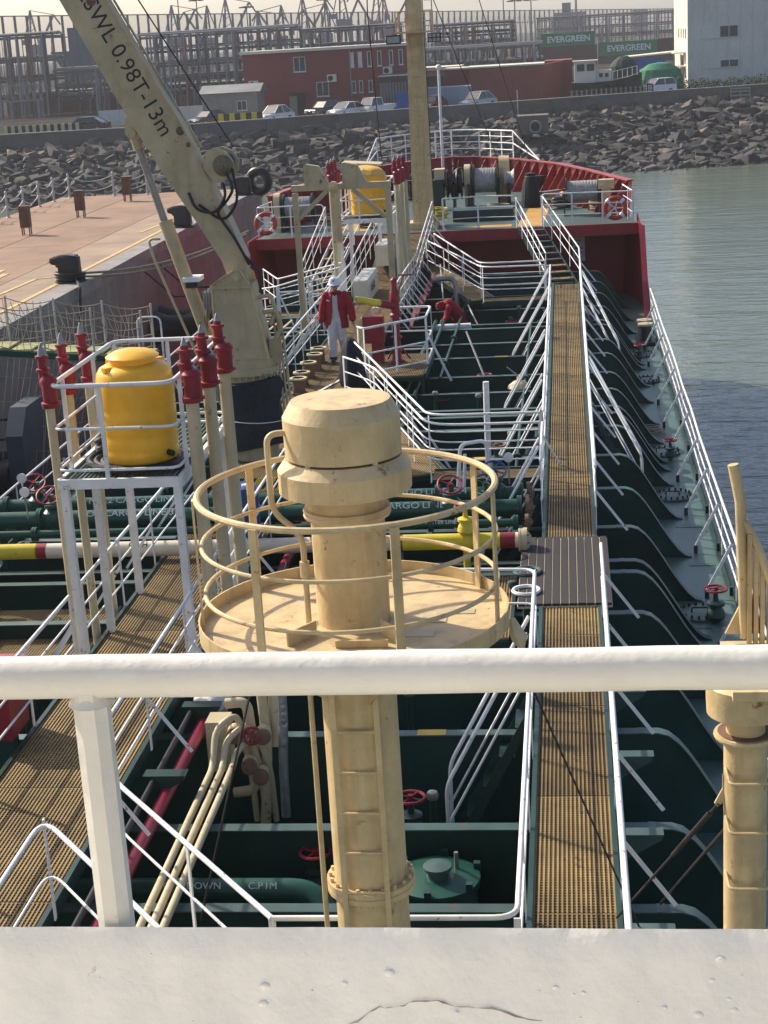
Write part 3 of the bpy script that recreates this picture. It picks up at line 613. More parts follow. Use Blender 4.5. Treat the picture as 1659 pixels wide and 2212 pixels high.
rag = MB(); rag.tube([(-0.40, vy+0.05, 4.72), (-0.38, vy+0.04, 4.64), (-0.36, vy+0.03, 4.60), (-0.34, vy+0.03, 4.52)], [0.02, 0.045, 0.05, 0.01], 7); tag(rag.build('rag', CREAM2), 'pale rag hanging from the rim of the round platform', 'rag')

# starboard vent post (partly outside the picture) with its own platform rail
rx, ry = 1.005, 9.5
sv = thing('vent_post', 'thin cream vent post with bracket rungs beside the starboard catwalk', 'vent', (rx, ry, 0))
MB().lathe([(0.133, 0), (0.133, 3.945)], (rx, ry, 0), 28).build('post', CREAM, sv)
MB().lathe([(0.19, 3.945), (0.195, 3.96), (0.19, 3.975), (0.12, 3.98), (0.115, 4.07)], (rx, ry, 0), 28).build('flange', CREAM, sv)
MB().lathe([(0.12, 4.06), (0.235, 4.11), (0.24, 4.22), (0.24, 4.30), (0.2, 4.33)], (rx, ry, 0), 28).build('vent_head', CREAM, sv)
MB().lathe([(0.1, 3.978), (0.17, 3.980), (0.17, 3.984)], (rx, ry, 0), 28).build('rust_ring', RUSTY, sv)
for z in (2.6, 3.0, 3.38, 3.71):
    MB().tube(fillet([(rx-0.125, ry-0.05, z+0.05), (rx-0.11, ry-0.19, z), (rx+0.13, ry-0.19, z), (rx+0.14, ry-0.05, z+0.05)], 0.03, 3), 0.010, 8).build('rung', CREAM, sv)
MB().prism([(-0.14, 0.10), (-0.14, 0.0), (-0.19, -0.10), (-0.17, -0.12), (-0.12, -0.08)], (rx, ry-0.02, 3.60), (1, 0, 0), (0, 0, 1), (0, 0.02, 0)).build('stay_lug', CREAM, sv)
st = MB(); st.tube([(0.84, 9.48, 3.50), (0.24, 11.35, 1.62)], 0.010, 8).build('wire_stay', DARKSTEEL); st2 = [o for o in C.objects if o.name.startswith('wire_stay')][-1]
tag(st2, 'taut wire stay with turnbuckle from the thin vent post to the catwalk', 'wire'); MB().tube([(0.80, 9.60, 3.38), (0.60, 10.22, 2.75)], 0.018, 8).build('turnbuckle', DARKSTEEL, st2)
t = MB().tube([(0.92, 9.6, 3.3), (0.62, 12.3, 1.2)], 0.012, 6).build('wire_stay', DARKSTEEL); tag(t, 'dark wire stay behind the thin vent post down to a deck web', 'wire')
t = MB().tube([(-0.33, 10.6, 3.85), (0.50, 11.6, 1.17)], 0.008, 6).build('wire_stay', DARKSTEEL); tag(t, 'thin black wire crossing over the starboard catwalk grating', 'wire')
yr = thing('platform_rail', 'cream pipe handrail with flat uprights beside the starboard vent post', 'railing', (1.0, 10, 4.3))
MB().tube([(0.975, 10, 5.54), (1.02, 10, 5.3), (1.05, 10, 4.4)], [0.034, 0.034, 0.030], 14).build('upright_pipe', CREAM, yr, 60)
MB().tube(fillet([(1.045, 10, 5.17), (1.11, 9.98, 5.05), (1.21, 9.9, 4.78), (1.34, 9.75, 4.45), (1.6, 9.5, 4.4)], 0.1, 4), 0.028, 14).build('handrail', CREAM, yr, 60)
for (x, z) in ((1.075, 5.1), (1.115, 5.0), (1.155, 4.90), (1.20, 4.80)): MB().box((x, 9.98, (z+4.3)/2), (0.028, 0.06, z-4.3)).build('flat_upright', CREAM, yr)
MB().prism([(0, 0), (0.22, 0), (0.2, 0.27), (0.13, 0.27)], (0.93, 10.02, 4.42), (1, 0, 0), (0, 0, 1), (0, 0.02, 0)).build('gusset', CREAM, yr)
MB().mm((0.9, 9.2, 4.30), (2.0, 10.05, 4.36)).build('platform_plate', CREAM, yr)

# ============================================================ walkways and their rails
walkway('starboard_catwalk', 'long narrow ochre grating catwalk along the starboard side between white rails', (-0.085, 7.5), (-0.085, 44.6), 0.70, 1.5)
walkway('port_catwalk', 'wide ochre grating catwalk running to the bow under the crane', (-4.98, 7.5), (-4.98, 46.0), 1.28, 1.5)
walkway('cross_walkway', 'ochre cross walkway beside the crane with cranked white rails', (-2.2, 25.0), (-0.44, 25.0), 0.66, 1.5, posts=False)
walkway('cross_walkway', 'slanting walkway from the wide catwalk towards the central cross walkway', (-4.3, 31.2), (-2.3, 25.2), 0.62, 1.494, posts=False)
walkway('cross_walkway', 'ochre cross walkway below the forecastle with cranked rails', (-2.2, 42.38), (-0.44, 42.38), 0.74, 1.5, posts=False)
walkway('cross_walkway', 'slanting walkway from the wide catwalk to the forward cross walkway', (-4.2, 49.6), (-2.25, 42.6), 0.66, 1.494, posts=False)
walkway('cross_walkway', 'near cross walkway below the bridge front', (-3.0, 10.35), (-2.3, 9.45), 0.66, 1.494, posts=False)
walkway('manifold_platform', 'ochre grating drip platform left of the brown plank platform', (-1.55, 18.5), (-1.55, 20.8), 1.5, 1.22, panel=1.2, posts=True)
walkway('manifold_platform', 'port ochre grating platform beside the yellow valve pipe', (-7.0, 17.6), (-7.0, 20.6), 1.7, 0.95, panel=1.5, posts=True)
def planks(name, label, x0, x1, y0, y1, z, n):
    t = thing(name, label, 'platform', ((x0+x1)/2, y0, z))
    w = (x1-x0)/n
    for i in range(n): MB().mm((x0+i*w+0.010, y0, z-0.03), (x0+(i+1)*w-0.010, y1+R.uniform(-0.01, 0.01), z+R.uniform(0, 0.004))).build('plank', BROWNMAT, t)
    MB().mm((x0, y0, z-0.06), (x1, y1, z-0.031)).build('backing', CREAM2, t)
    for i in range(1, n): MB().mm((x0+i*w-0.004, y0+0.02, z-0.03), (x0+i*w+0.004, y1-0.03, z-0.006)).build('joint_strip', CREAM2, t)
    for x in (x0+0.1, x1-0.1):
        for y in (y0+0.15, y1-0.15): MB().cyl((x, y, 0), (x, y, z-0.06), 0.04, n=8).build('leg', GREEN, t)
    return t
planks('plank_platform', 'dark brown plank platform with pale joints across the starboard catwalk', -0.72, 0.42, 18.75, 21.45, 1.55, 11)
planks('plank_platform', 'dark brown plank platform on a green frame at the port manifold', -9.3, -7.95, 18.4, 20.6, 1.5, 11)
for i, (x, y, z) in enumerate(((-1.42, 19.9, 1.24), (-0.62, 19.95, 1.57), (-0.62, 19.2, 1.57))):
    t = MB(); t.torus((x, y, z), 0.16, 0.025, (0, 0, 1), 24, 6); t = t.build('flange_ring', (WHITE, MATS['flange_green'], WHITE)[i]); tag(t, ('white ring lying on the grating drip platform', 'grey green ring on the edge of the brown planks', 'white ring on the near edge of the brown planks')[i], 'ring')
for i in range(2):
    t = MB().torus((-8.15, 18.75, 1.52+0.07*i), 0.20, 0.04, (0.1*i, 0, 1), 24, 8).build('flange_ring', RUSTY if i == 0 else CREAM2); tag(t, ('rusty flange ring at the bottom of a pair on the port plank platform', 'pale flange ring on top of a pair on the port plank platform')[i], 'ring')
t = MB(); [t.torus((-8.35+0.05*k, 18.15, 1.15+0.05*k), 0.28, 0.05, (0.5, 1, 0.4), 24, 8) for k in range(3)]; t = t.build('hose_coil', STEEL); tag(t, 'grey hose coil on the port grating platform', 'hose')
# starboard catwalk rails
BR = (0.42, -0.06)
railing('catwalk_railing', 'inner white rail of the starboard catwalk by the vent mast, turning inboard', [(-2.15, 9.98, 1.5), (-0.46, 10.0, 1.5), (-0.46, 17.5, 1.5), (-1.95, 17.6, 1.5)], sp=1.55, fil=0.16, mids=(0.5,))
railing('catwalk_railing', 'outer white rail of the starboard catwalk by the thin vent post', [(0.29, 8.5, 1.5), (0.29, 18.4, 1.5)], sp=1.6, brace=BR, mids=(0.5,))
railing('catwalk_railing', 'inner white rail of the starboard catwalk between manifold and cross walkway', [(-0.46, 22.3, 1.5), (-0.46, 24.62, 1.5)], sp=1.2)
railing('catwalk_railing', 'long inner white rail of the starboard catwalk amidships', [(-0.46, 25.4, 1.5), (-0.46, 41.9, 1.5)], sp=1.75)
railing('catwalk_railing', 'long outer white rail of the starboard catwalk towards the forecastle', [(0.29, 21.9, 1.5), (0.29, 45.0, 1.5)], sp=1.75, brace=BR)
railing('stair_railing', 'outer white rail of the stair from catwalk to forecastle deck', [(0.29, 45.0, 1.5), (-0.72, 50.2, 2.4)], sp=1.3)
railing('stair_railing', 'inner white rail of the stair from catwalk to forecastle deck', [(-0.6, 44.2, 1.5), (-1.52, 50.2, 2.4)], sp=1.3)
t = thing('forecastle_stair', 'short ochre stair from the starboard catwalk up to the forecastle deck', 'stairs', (-0.1, 44.8, 1.5))
for k in range(9): MB().box((-0.18-0.92*(k+0.5)/9, 45.0+5.2*(k+0.5)/9, 1.5+0.9*(k+0.5)/9), (0.7, 0.30, 0.03), Matrix.Rotation(0.17, 3, 'Z')).build('tread', GRATE if k < 3 else GREEN, t)
for s in (-0.36, 0.36): MB().bar((-0.12+s, 44.7, 1.42), (-1.1+s, 50.25, 2.34), 0.03, 0.16).build('stringer', GREEN, t)
# port catwalk rails
railing('catwalk_railing', 'port catwalk inner rail at the bridge end curving to the near cross walkway', [(-4.25, 8.4, 1.5), (-4.25, 11.5, 1.5), (-2.6, 9.45, 1.5)], sp=1.3, fil=0.3, mids=(0.45,), w=0.045)
railing('cross_railing', 'slanting white rail of the near cross walkway beside the vent mast', [(-4.25, 13.0, 1.5), (-3.83, 12.15, 1.5), (-2.15, 9.98, 1.5)], sp=1.6, fil=0.2, mids=(0.45,), w=0.045)
railing('catwalk_railing', 'port catwalk inner rail beside the yellow tank stand', [(-4.25, 13.0, 1.5), (-4.25, 23.6, 1.5)], sp=1.7, brace=(0.42, -0.05))
railing('catwalk_railing', 'port catwalk outer rail beside the red box', [(-5.63, 9.0, 1.5), (-5.63, 16.9, 1.5)], sp=1.5, brace=(-0.4, 0))
railing('catwalk_railing', 'port catwalk outer rail passing behind the tank stand legs', [(-5.63, 17.4, 1.5), (-5.63, 23.9, 1.5)], sp=1.6, brace=(-0.4, 0))
railing('catwalk_railing', 'port catwalk outer rail beside the walking person', [(-5.76, 28.3, 1.5), (-5.8, 43.8, 1.5)], sp=1.1, brace=(-0.35, 0), w=0.07)
railing('ramp_railing', 'outer white rail of the ramp up to the forecastle by the foremast', [(-5.8, 43.8, 1.5), (-5.6, 50.3, 2.4)], sp=1.0, w=0.06)
railing('ramp_railing', 'inner white rail of the ramp up to the forecastle by the foremast', [(-4.18, 38.4, 1.5), (-4.15, 45.2, 1.5), (-4.05, 50.3, 2.4)], sp=0.8, w=0.06, brace=(0.4, 0))
t = thing('forecastle_ramp', 'ochre grating ramp from the wide catwalk up to the forecastle', 'ramp', (-4.9, 46, 1.5))
me = grating_mesh(4.5, 1.3); o = obj('grating_panel', me, t, (-4.92, 48.2, 1.95)); o.rotation_euler = (0.2, 0, 0)
for s in (-0.69, 0.69): MB().bar((-4.92+s, 46, 1.44), (-4.92+s, 50.4, 2.34), 0.04, 0.14).build('stringer', GREEN, t)
railing('cross_railing', 'forward cranked rail of the central cross walkway', [(-4.3, 32.2, 1.5), (-2.26, 25.34, 1.5), (-0.5, 25.34, 1.5)], sp=2.0, fil=0.35, brace=(0.3, 0.1))
railing('cross_railing', 'aft curved rail of the central cross walkway beside the crane', [(-4.29, 30.55, 1.5), (-3.6, 29.5, 1.5), (-2.95, 27.2, 1.5), (-2.2, 24.65, 1.5), (-0.5, 24.65, 1.5)], sp=1.3, fil=0.5, mids=(0.33, 0.62))
railing('cross_railing', 'forward cranked rail of the forward cross walkway', [(-4.0, 49.8, 1.5), (-2.27, 42.76, 1.5), (-0.6, 42.78, 1.5)], sp=2.2, fil=0.35)
railing('cross_railing', 'aft cranked rail of the forward cross walkway', [(-4.1, 48.2, 1.5), (-2.18, 41.98, 1.5), (-0.6, 41.96, 1.5)], sp=2.2, fil=0.35)
# monitor platform
mp = walkway('monitor_platform', 'raised ochre grating platform of the fire monitor on a green frame', (-3.62, 32.9), (-3.62, 35.3), 1.30, 1.52, panel=1.3)
railing('platform_railing', 'white rail round the fire monitor platform', [(-4.30, 33.0, 1.52), (-4.15, 32.75, 1.52), (-2.98, 33.9, 1.52), (-2.98, 35.25, 1.52), (-4.25, 35.3, 1.52)], sp=1.0, fil=0.12, H=1.02, mids=(0.1, 0.5), brace=None, r=0.026, rm=0.018)
MB().bar((-2.98, 34.0, 2.2), (-2.5, 33.9, 1.17), 0.05, 0.014, (0, 1, 0)).build('brace', WHITE, [o for o in C.objects if o.name.startswith('platform_railing')][-1])
# side railings of the main deck
def side_rail(label, x, s, y0, y1):
    base = [Vector((x+R.uniform(-0.015, 0.015), y0+(y1-y0)*k/16, 0.12)) for k in range(17)]
    return railing('side_railing', label, base, H=0.88, mids=(0.3, 0.58), sp=1.45, fil=0.3, r=0.022, rm=0.014, t=0.012)
sr = side_rail('long white railing along the starboard deck edge above the water', 2.26, 1, 12.0, 46.4)
pr = side_rail('long white railing along the port deck edge facing the quay', -9.72, -1, 12.0, 46.4)
for root, s, x in ((sr, -1, 2.26), (pr, 1, -9.72)):
    k = 0; y = 12.6
    while y < 46:
        b = MB().bar((x, y, 0.78), (x+s*0.36, y-0.1, 0.12), 0.045, 0.02, (0, 1, 0)).build('brace', WHITE, root); MB().box((x+s*0.365, y-0.1, 0.065), (0.06, 0.05, 0.13)).build('brace_foot', GREEN, b)
        MB().box((x, y, 0.065), (0.06, 0.06, 0.13)).build('foot_block', GREEN, root); y += 2.15
# forecastle rails
railing('forecastle_railing', 'white rail on the forecastle edge left of the stair opening', [(-3.75, 50.5, 2.4), (-2.7, 50.75, 2.4), (-1.53, 50.5, 2.4)], H=0.95, mids=(0.32, 0.63), sp=1.1, fil=0.2, ends=(False, True))
railing('forecastle_railing', 'white rail on the forecastle edge by the starboard lifebuoy', [(-0.76, 50.5, 2.4), (1.95, 50.2, 2.4), (1.72, 52.4, 2.4)], H=0.95, mids=(0.32, 0.63), sp=1.0, fil=0.14, ends=(True, False))
railing('forecastle_railing', 'white rail on the forecastle edge by the port lifebuoy', [(-9.3, 52.2, 2.4), (-9.45, 50.4, 2.4), (-7.4, 50.5, 2.4)], H=0.95, mids=(0.32, 0.63), sp=1.1, fil=0.14, ends=(False, True))
# bow pulpit rail standing on the bulwark
bp_ = [(-7.4, 61.8, 3.52), (-7.0, 62.6, 3.52), (-5.6, 64.75, 3.52), (-4.4, 65.5, 3.52), (-3.3, 64.95, 3.52), (-1.95, 63.1, 3.52), (-0.95, 61.2, 3.52)]
pu = railing('bow_railing', 'white pulpit rail on top of the bow bulwark', bp_[1:-1], H=1.0, mids=(0.3, 0.55, 0.78), sp=0.9, fil=0.3, r=0.03, rm=0.018, w=0.06)
for a, c in ((bp_[0], bp_[1]), (bp_[-1], bp_[-2])): 
    for h in (1.0, 0.55): MB().tube([(a[0], a[1], 3.54), (c[0], c[1], 3.52+h)], 0.025, 8).build('end_rail', WHITE, pu)
# inclined ladders between catwalk and deck
def deck_ladder(x, y, s, label, run=0.85, zt=1.48, dy=-0.55):
    t = thing('deck_ladder', label, 'ladder', (x, y, 0), 'short white deck ladders')
    for k in (0, 1):
        y0 = y+0.5*k
        MB().bar((x, y0, zt), (x+s*run, y0+dy, 0.1), 0.012, 0.1, (s, 0, 0.6)).build('stringer', GREEN, t)
        MB().tube(fillet([(x, y0, zt+0.88), (x+s*run, y0+dy, 0.95), (x+s*run, y0+dy, 0.1)], 0.12), 0.021, 8).build('handrail', WHITE, t)
        MB().tube(fillet([(x, y0, zt+0.45), (x+s*run, y0+dy, 0.52)], 0.12), 0.014, 6).build('mid_rail', WHITE, t)
    for k in range(5):
        f = (k+0.5)/5; MB().box((x+s*run*f, y+0.25+dy*f, zt-(zt-0.1)*f), (0.16, 0.48, 0.02)).build('tread', GREEN, t)
    return t
deck_ladder(-0.50, 15.6, -1, 'white deck ladder off the catwalk nearest the vent mast'); deck_ladder(-0.50, 23.3, -1, 'white deck ladder off the catwalk just forward of the cargo pipes')
deck_ladder(-0.50, 28.0, -1, 'white deck ladder off the catwalk just forward of the cross walkway'); deck_ladder(-0.50, 32.4, -1, 'white deck ladder off the catwalk with a lamp shade at its foot')
deck_ladder(-0.50, 37.8, -1, 'white deck ladder off the catwalk level with the crouching worker'); deck_ladder(-0.50, 41.2, -1, 'white deck ladder off the catwalk beside the forward cross walkway')
deck_ladder(0.33, 29.5, 1, 'white ladder from the catwalk down to the starboard side deck amidships', 0.85, dy=-1.6); deck_ladder(0.33, 40.5, 1, 'white ladder from the catwalk down to the starboard side deck near the bollard', 0.8, dy=-2.2)

# ============================================================ tank stands with vent pipes
def pv_valve(t, x, y, z, k=1.0):
    m = MB().lathe([(a*k, c) for a, c in [(0.10, 0), (0.145, 0.0), (0.145, 0.03), (0.11, 0.035), (0.115, 0.25), (0.13, 0.255), (0.13, 0.28), (0.085, 0.33), (0.02, 0.34)]], (x+0.02, y, z), 20).build('valve_body', RED, t)
    MB().lathe([(a*k, c) for a, c in [(0.075, 0.28), (0.08, 0.44), (0.105, 0.445), (0.105, 0.47), (0.07, 0.475), (0.068, 0.58), (0.10, 0.585), (0.10, 0.615), (0.055, 0.62), (0.05, 0.66)]], (x-0.05*k, y+0.03, z-0.07), 18).build('valve_stack', RED, m)
    MB().lathe([(0.045, 0.61), (0.035, 0.68), (0.012, 0.74), (0.002, 0.75)], (x-0.05*k, y+0.03, z-0.07), 12).build('steel_cone', STEEL, m)
def vent_pipe(x, y, z, r, label, group):
    t = thing('vent_pipe', label, 'vent pipe', (x, y, 0), group)
    MB().tube([(x+0.02, y, 0), (x+0.01, y, z*0.5), (x, y, z)], r, 14).build('pipe', CREAM2, t, 60); MB().lathe([(r+0.03, z-0.03), (r+0.03, z)], (x, y, 0), 14).build('flange', RED, t)
    pv_valve(t, x, y, z, 0.72 if r < 0.055 else 0.85); return t
def tank(name, label, x, y, z, r, h, lean=0.0, sub=True):
    t = thing(name, label, 'water tank', (x, y, z)); k = r/0.45; hh = h/1.1
    prof = [(0.43, 0), (0.45, 0.02), (0.452, 0.10), (0.446, 0.12), (0.452, 0.14), (0.452, 0.24), (0.446, 0.26), (0.452, 0.28), (0.455, 0.50), (0.45, 0.52), (0.456, 0.54), (0.455, 0.78), (0.44, 0.86), (0.40, 0.915), (0.33, 0.945), (0.27, 0.955), (0.27, 1.00)]
    b = MB().lathe([(a*k, c*hh) for a, c in prof], (x, y, z), 48).build('tank_body', YTANK, t, 40)
    MB().lathe([(0.27*k, 0.995*hh), (0.31*k, 1.0*hh), (0.315*k, 1.02*hh), (0.29*k, 1.035*hh), (0.22*k, 1.065*hh), (0.10*k, 1.085*hh), (0.001, 1.09*hh)], (x, y, z), 40).build('lid', YTANK, t, 40)
    for a in (0.9, 2.6, 4.0): MB().box((x+0.36*k*cos(a), y+0.36*k*sin(a), z+0.93*hh), (0.12*k, 0.08*k, 0.05), Matrix.Rotation(a, 3, 'Z')).build('lifting_lug', YTANK, b)
    MB().cyl((x+0.38*k, y-0.22*k, z+0.10), (x+0.45*k, y-0.30*k, z+0.10), 0.035, n=12).build('outlet', BLACK, t)
    return t
def stand(name, label, x0, x1, y0, y1, z, zr, foot=1.5, legs=None):
    t = thing(name, label, 'tank stand', ((x0+x1)/2, (y0+y1)/2, foot))
    me = grating_mesh(y1-y0-0.06, x1-x0-0.06, 0.05, 0.4, 0.02); o = obj('floor_grating', me, t, ((x0+x1)/2, (y0+y1)/2, z)); me.materials[0] = MATS['flange_green']
    for a, c in (((x0, y0), (x1, y0)), ((x1, y0), (x1, y1)), ((x1, y1), (x0, y1)), ((x0, y1), (x0, y0))):
        MB().bar((*a, z-0.035), (*c, z-0.035), 0.05, 0.11).build('frame_beam', WHITE, t)
    for (x, y) in legs or ((x0, y0), (x1, y0), (x0, y1), (x1, y1)): MB().box((x, y, (foot+z-0.09)/2), (0.085, 0.085, z-0.09-foot)).build('leg', WHITE, t)
    for h, r in ((zr-z, 0.026), ((zr-z)*0.55, 0.017), (0.12, 0.017)):
        pts = [(x0, y0, z+h), (x1, y0, z+h), (x1, y1, z+h), (x0, y1, z+h)]
        MB().tube(fillet([((x0+x1)/2, y0, z+h)]+pts[1:]+[pts[0]]+[((x0+x1)/2-0.01, y0, z+h)], 0.2 if r > 0.02 else 0.15, 6), r, 8).build('guard_rail', WHITE, t, 60)
    for (x, y) in ((x0+0.005, y1), (x1, y1), ((x0+x1)/2-0.12, y0), (x0, y0+0.5), (x1, y0+0.4), ((x0+x1)/2, y1), (x0, (y0+y1)/2+0.4)): MB().box((x, y, (z+zr)/2), (0.045, 0.03, zr-z)).build('guard_post', WHITE, t)
    return t
stand('tank_stand', 'white steel stand with guard rail straddling the port catwalk under the near yellow tank', -5.62, -4.27, 17.0, 19.7, 3.70, 4.76, legs=((-5.58, 17.05), (-4.31, 17.05), (-5.58, 18.2), (-5.58, 19.6), (-4.31, 19.6)))
tank('water_tank', 'near bright yellow plastic water tank on the white stand', -4.83, 17.62, 3.80, 0.425, 1.25)
hz = MB()
for k in range(4): hz.torus((-4.86, 17.70, 3.745+0.006*k), 0.36+0.075*k, 0.040, (0.012*(k-1), 0.015, 1), 40, 8)
for k in range(4): hz.torus((-5.22, 18.2, 3.84+0.075*k), 0.33, 0.042, (-0.7, 0.1*k-0.4, 1.0), 30, 8)
tag(hz.build('rubber_hose', BLACK), 'black rubber hose coiled round the near yellow tank', 'hose')
for i, (x, y, z) in enumerate(((-5.68, 17.15, 4.53), (-5.75, 18.1, 4.48), (-5.78, 19.0, 4.44))): vent_pipe(x, y, z, 0.05, ('cream vent pipe with red valve at the near port corner of the tank stand', 'cream vent pipe with red valve, middle of three port of the near tank', 'cream vent pipe with red valve at the far port corner of the near tank')[i], 'red topped vent pipes by the near tank')
for i, (x, y, z) in enumerate(((-4.10, 17.2, 4.53), (-4.13, 18.2, 4.49), (-4.13, 19.1, 4.47))): vent_pipe(x, y, z, 0.075, ('thick cream vent pipe with red valve at the near inboard corner of the tank stand', 'thick cream vent pipe with red valve, middle of three inboard of the near tank', 'thick cream vent pipe with red valve beside the crane base')[i], 'red topped vent pipes by the near tank')
stand('tank_stand', 'white stand over the catwalk carrying the far yellow tank', -6.05, -4.75, 44.2, 46.2, 3.5, 4.45, foot=1.5)
t = tank('water_tank', 'far yellow water tank with a torn cover near the foremast', -5.35, 45.2, 3.54, 0.50, 1.3)
MB().lathe([(0.43, 0), (0.47, 0.06), (0.36, 0.16), (0.2, 0.2), (0.01, 0.22)], (-5.33, 45.2, 4.62), 9, (0.15, -0.1, 1)).build('torn_cover', pmat('faded_yellow_cover', (0.66, 0.42, 0.12), 0.6, var=0.2), t, 10)
for i, (x, y) in enumerate(((-6.2, 43.9), (-6.2, 44.5), (-6.2, 45.1), (-4.45, 43.9), (-4.4, 44.6), (-4.35, 45.3))): vent_pipe(x, y, 4.45, 0.06, ('cream vent pipe with red valve on the port side of the far tank', 'thick cream vent pipe with red valve between far tank and foremast')[i//3], 'red topped vent pipes by the far tank, '+('port', 'inboard')[i//3])
fc = thing('tank_canopy', 'small cream canopy roof behind the far yellow tank', 'canopy', (-5.8, 47.2, 2.4))
MB().box((-5.75, 47.4, 4.75), (1.1, 0.8, 0.06), Matrix.Rotation(0.08, 3, 'Y')).build('roof_plate', CREAM2, fc)
for x in (-6.15, -5.35): MB().box((x, 47.4, 3.6), (0.07, 0.07, 2.28)).build('post', WHITE, fc)
# ============================================================ deck crane
cxr, cyr = -5.36, 26.7
cr = thing('deck_crane', 'khaki hydraulic deck crane with raised box boom lettered SWL 0.98T-13m', 'crane', (cxr, cyr, 1.5))
MB().lathe([(0.42, 0.0), (0.42, 1.5), (0.40, 2.92), (0.52, 2.95), (0.52, 3.06)], (cxr, cyr, 0), 32).build('pedestal', CRANE, cr)
rg = MB().lathe([(0.43, 3.0), (0.50, 3.02), (0.50, 3.20), (0.44, 3.22)], (cxr, cyr, 0), 32).build('slewing_ring', CRANE, cr)
for k in range(26):
    a = 2*pi*k/26; MB().cyl((cxr+0.47*cos(a), cyr+0.47*sin(a), 2.88), (cxr+0.47*cos(a), cyr+0.47*sin(a), 2.96), 0.018, n=6).build('bolt', CRANE, rg)
# house: tapering box, wide foot, gabled top with pivot
def loft(pairs):   # pairs: (x0,x1,y0,y1,z)
    m = MB(); m.rings([[Vector((a, c, z)), Vector((b_, c, z)), Vector((b_, d, z)), Vector((a, d, z))] for a, b_, c, d, z in pairs]); return m
hs = loft([(cxr-0.42, cxr+0.42, cyr-0.36, cyr+0.36, 3.2), (cxr-0.42, cxr+0.34, cyr-0.34, cyr+0.34, 3.6), (cxr-0.43, cxr+0.21, cyr-0.30, cyr+0.30, 4.42)]).build('crane_house', CRANE, cr, 20)
MB().box((cxr-0.11, cyr-0.318, 4.41), (0.70, 0.05, 0.045)).build('seam_strip', CRANE, hs)
for p_, q_ in (((-0.45, 4.44), (-0.16, 4.63)), ((-0.16, 4.63), (-0.05, 4.67)), ((0.06, 4.67), (0.20, 4.44))): MB().bar((cxr+p_[0], cyr-0.33, p_[1]), (cxr+q_[0], cyr-0.33, q_[1]), 0.05, 0.02, (0, 0, 1)).build('sunlit_edge', CREAM, hs)  # added paler strips, their colour standing in for sunlit edges
for sx_ in (-0.435, 0.30): MB().bar((cxr+sx_+(0.0 if sx_ < 0 else 0.13), cyr-0.365, 3.22), (cxr+sx_-(0.0 if sx_ < 0 else 0.08), cyr-0.31, 4.4), 0.03, 0.03).build('sunlit_edge', CREAM, hs)
for s in (-1, 1):
    ck = MB().prism([(-0.43, 0), (0.20, 0), (0.17, 0.14), (0.06, 0.235), (-0.06, 0.235), (-0.16, 0.19)], (cxr, cyr+s*0.29-0.02, 4.42), (1, 0, 0), (0, 0, 1), (0, 0.04, 0)).build('cheek_plate', CRANE, cr)
    MB().lathe([(0.085, 0), (0.085, 0.02), (0.07, 0.03), (0.045, 0.03), (0.04, 0.045)], (cxr, cyr+s*0.31, 4.56), 18, (0, s, 0)).build('pivot_pin', CRANE, ck)
# boom: outline in the XZ plane, extruded
bo = [(-5.52, 4.50), (-5.24, 4.52), (-5.21, 4.86), (-5.49, 5.60), (-5.88, 6.50), (-6.06, 6.98), (-6.62, 8.0), (-7.72, 10.15), (-8.36, 9.95), (-7.86, 9.03), (-6.99, 7.26), (-6.46, 6.28), (-5.97, 5.46), (-5.61, 4.82)]
bm_ = MB().prism(bo, (0, cyr-0.20, 0), (1, 0, 0), (0, 0, 1), (0, 0.40, 0)).build('boom', CRANE, cr, 20)
bd = Vector((-0.452, 0, 0.892)); bn = Vector((0.892, 0, 0.452))
for s in (-1, 1): MB().bar(Vector((-5.88, cyr+s*0.215, 6.62)), Vector((-7.66, cyr+s*0.215, 10.1)), 0.03, 0.05, (0, s, 0)).build('stiffener', CRANE, bm_)
for (x, z, r) in ((-6.06, 6.92, 0.07), (-7.30, 8.98, 0.08), (-5.95, 6.7, 0.04)): MB().lathe([(r, 0), (r*0.7, 0.012), (0.01, 0.014)], (x-0.05, cyr-0.205, z), 9, (0, -1, 0)).build('rust_stain', RUSTY, bm_)
text('boom_lettering', 'ESWL 0.98T-13m', 0.365, frame_mtx((-6.90, cyr-0.203, 8.02), (0.452, 0, -0.892), (0.892, 0, 0.452)), PRINT_BLACK, bm_, 0.001, sx=0.98)
# hydraulic cylinder and lug
lg = MB().prism([(-6.95, 7.24), (-7.02, 7.14), (-7.05, 6.92), (-6.98, 6.83), (-6.88, 6.80), (-6.78, 6.86), (-6.70, 6.78)], (0, cyr-0.08, 0), (1, 0, 0), (0, 0, 1), (0, 0.16, 0)).build('cylinder_lug', CRANE, bm_, 20)
MB().lathe([(0.07, 0), (0.07, 0.03), (0.03, 0.03)], (-6.93, cyr-0.08, 6.92), 16, (0, -1, 0)).build('lug_pin', CRANE, lg)
hc = MB().tube([(-6.93, cyr, 6.90), (-6.86, cyr, 6.66)], 0.085, 14).build('cylinder_eye', CRANE, cr)
MB().tube([(-6.87, cyr, 6.70), (-6.54, cyr, 5.45)], 0.062, 16).build('piston_rod', STEEL, cr, 60)
MB().tube([(-6.535, cyr, 5.50), (-6.50, cyr, 5.36), (-5.95, cyr, 3.40)], [0.118, 0.112, 0.112], 18).build('cylinder_barrel', CRANE, cr, 60)
MB().tube(fillet([(-6.62, cyr-0.12, 5.22), (-6.82, cyr-0.12, 5.22), (-6.74, cyr-0.12, 4.85), (-6.17, cyr-0.12, 3.25)], 0.08), 0.022, 8).build('hydraulic_pipe', CRANE, cr, 60)
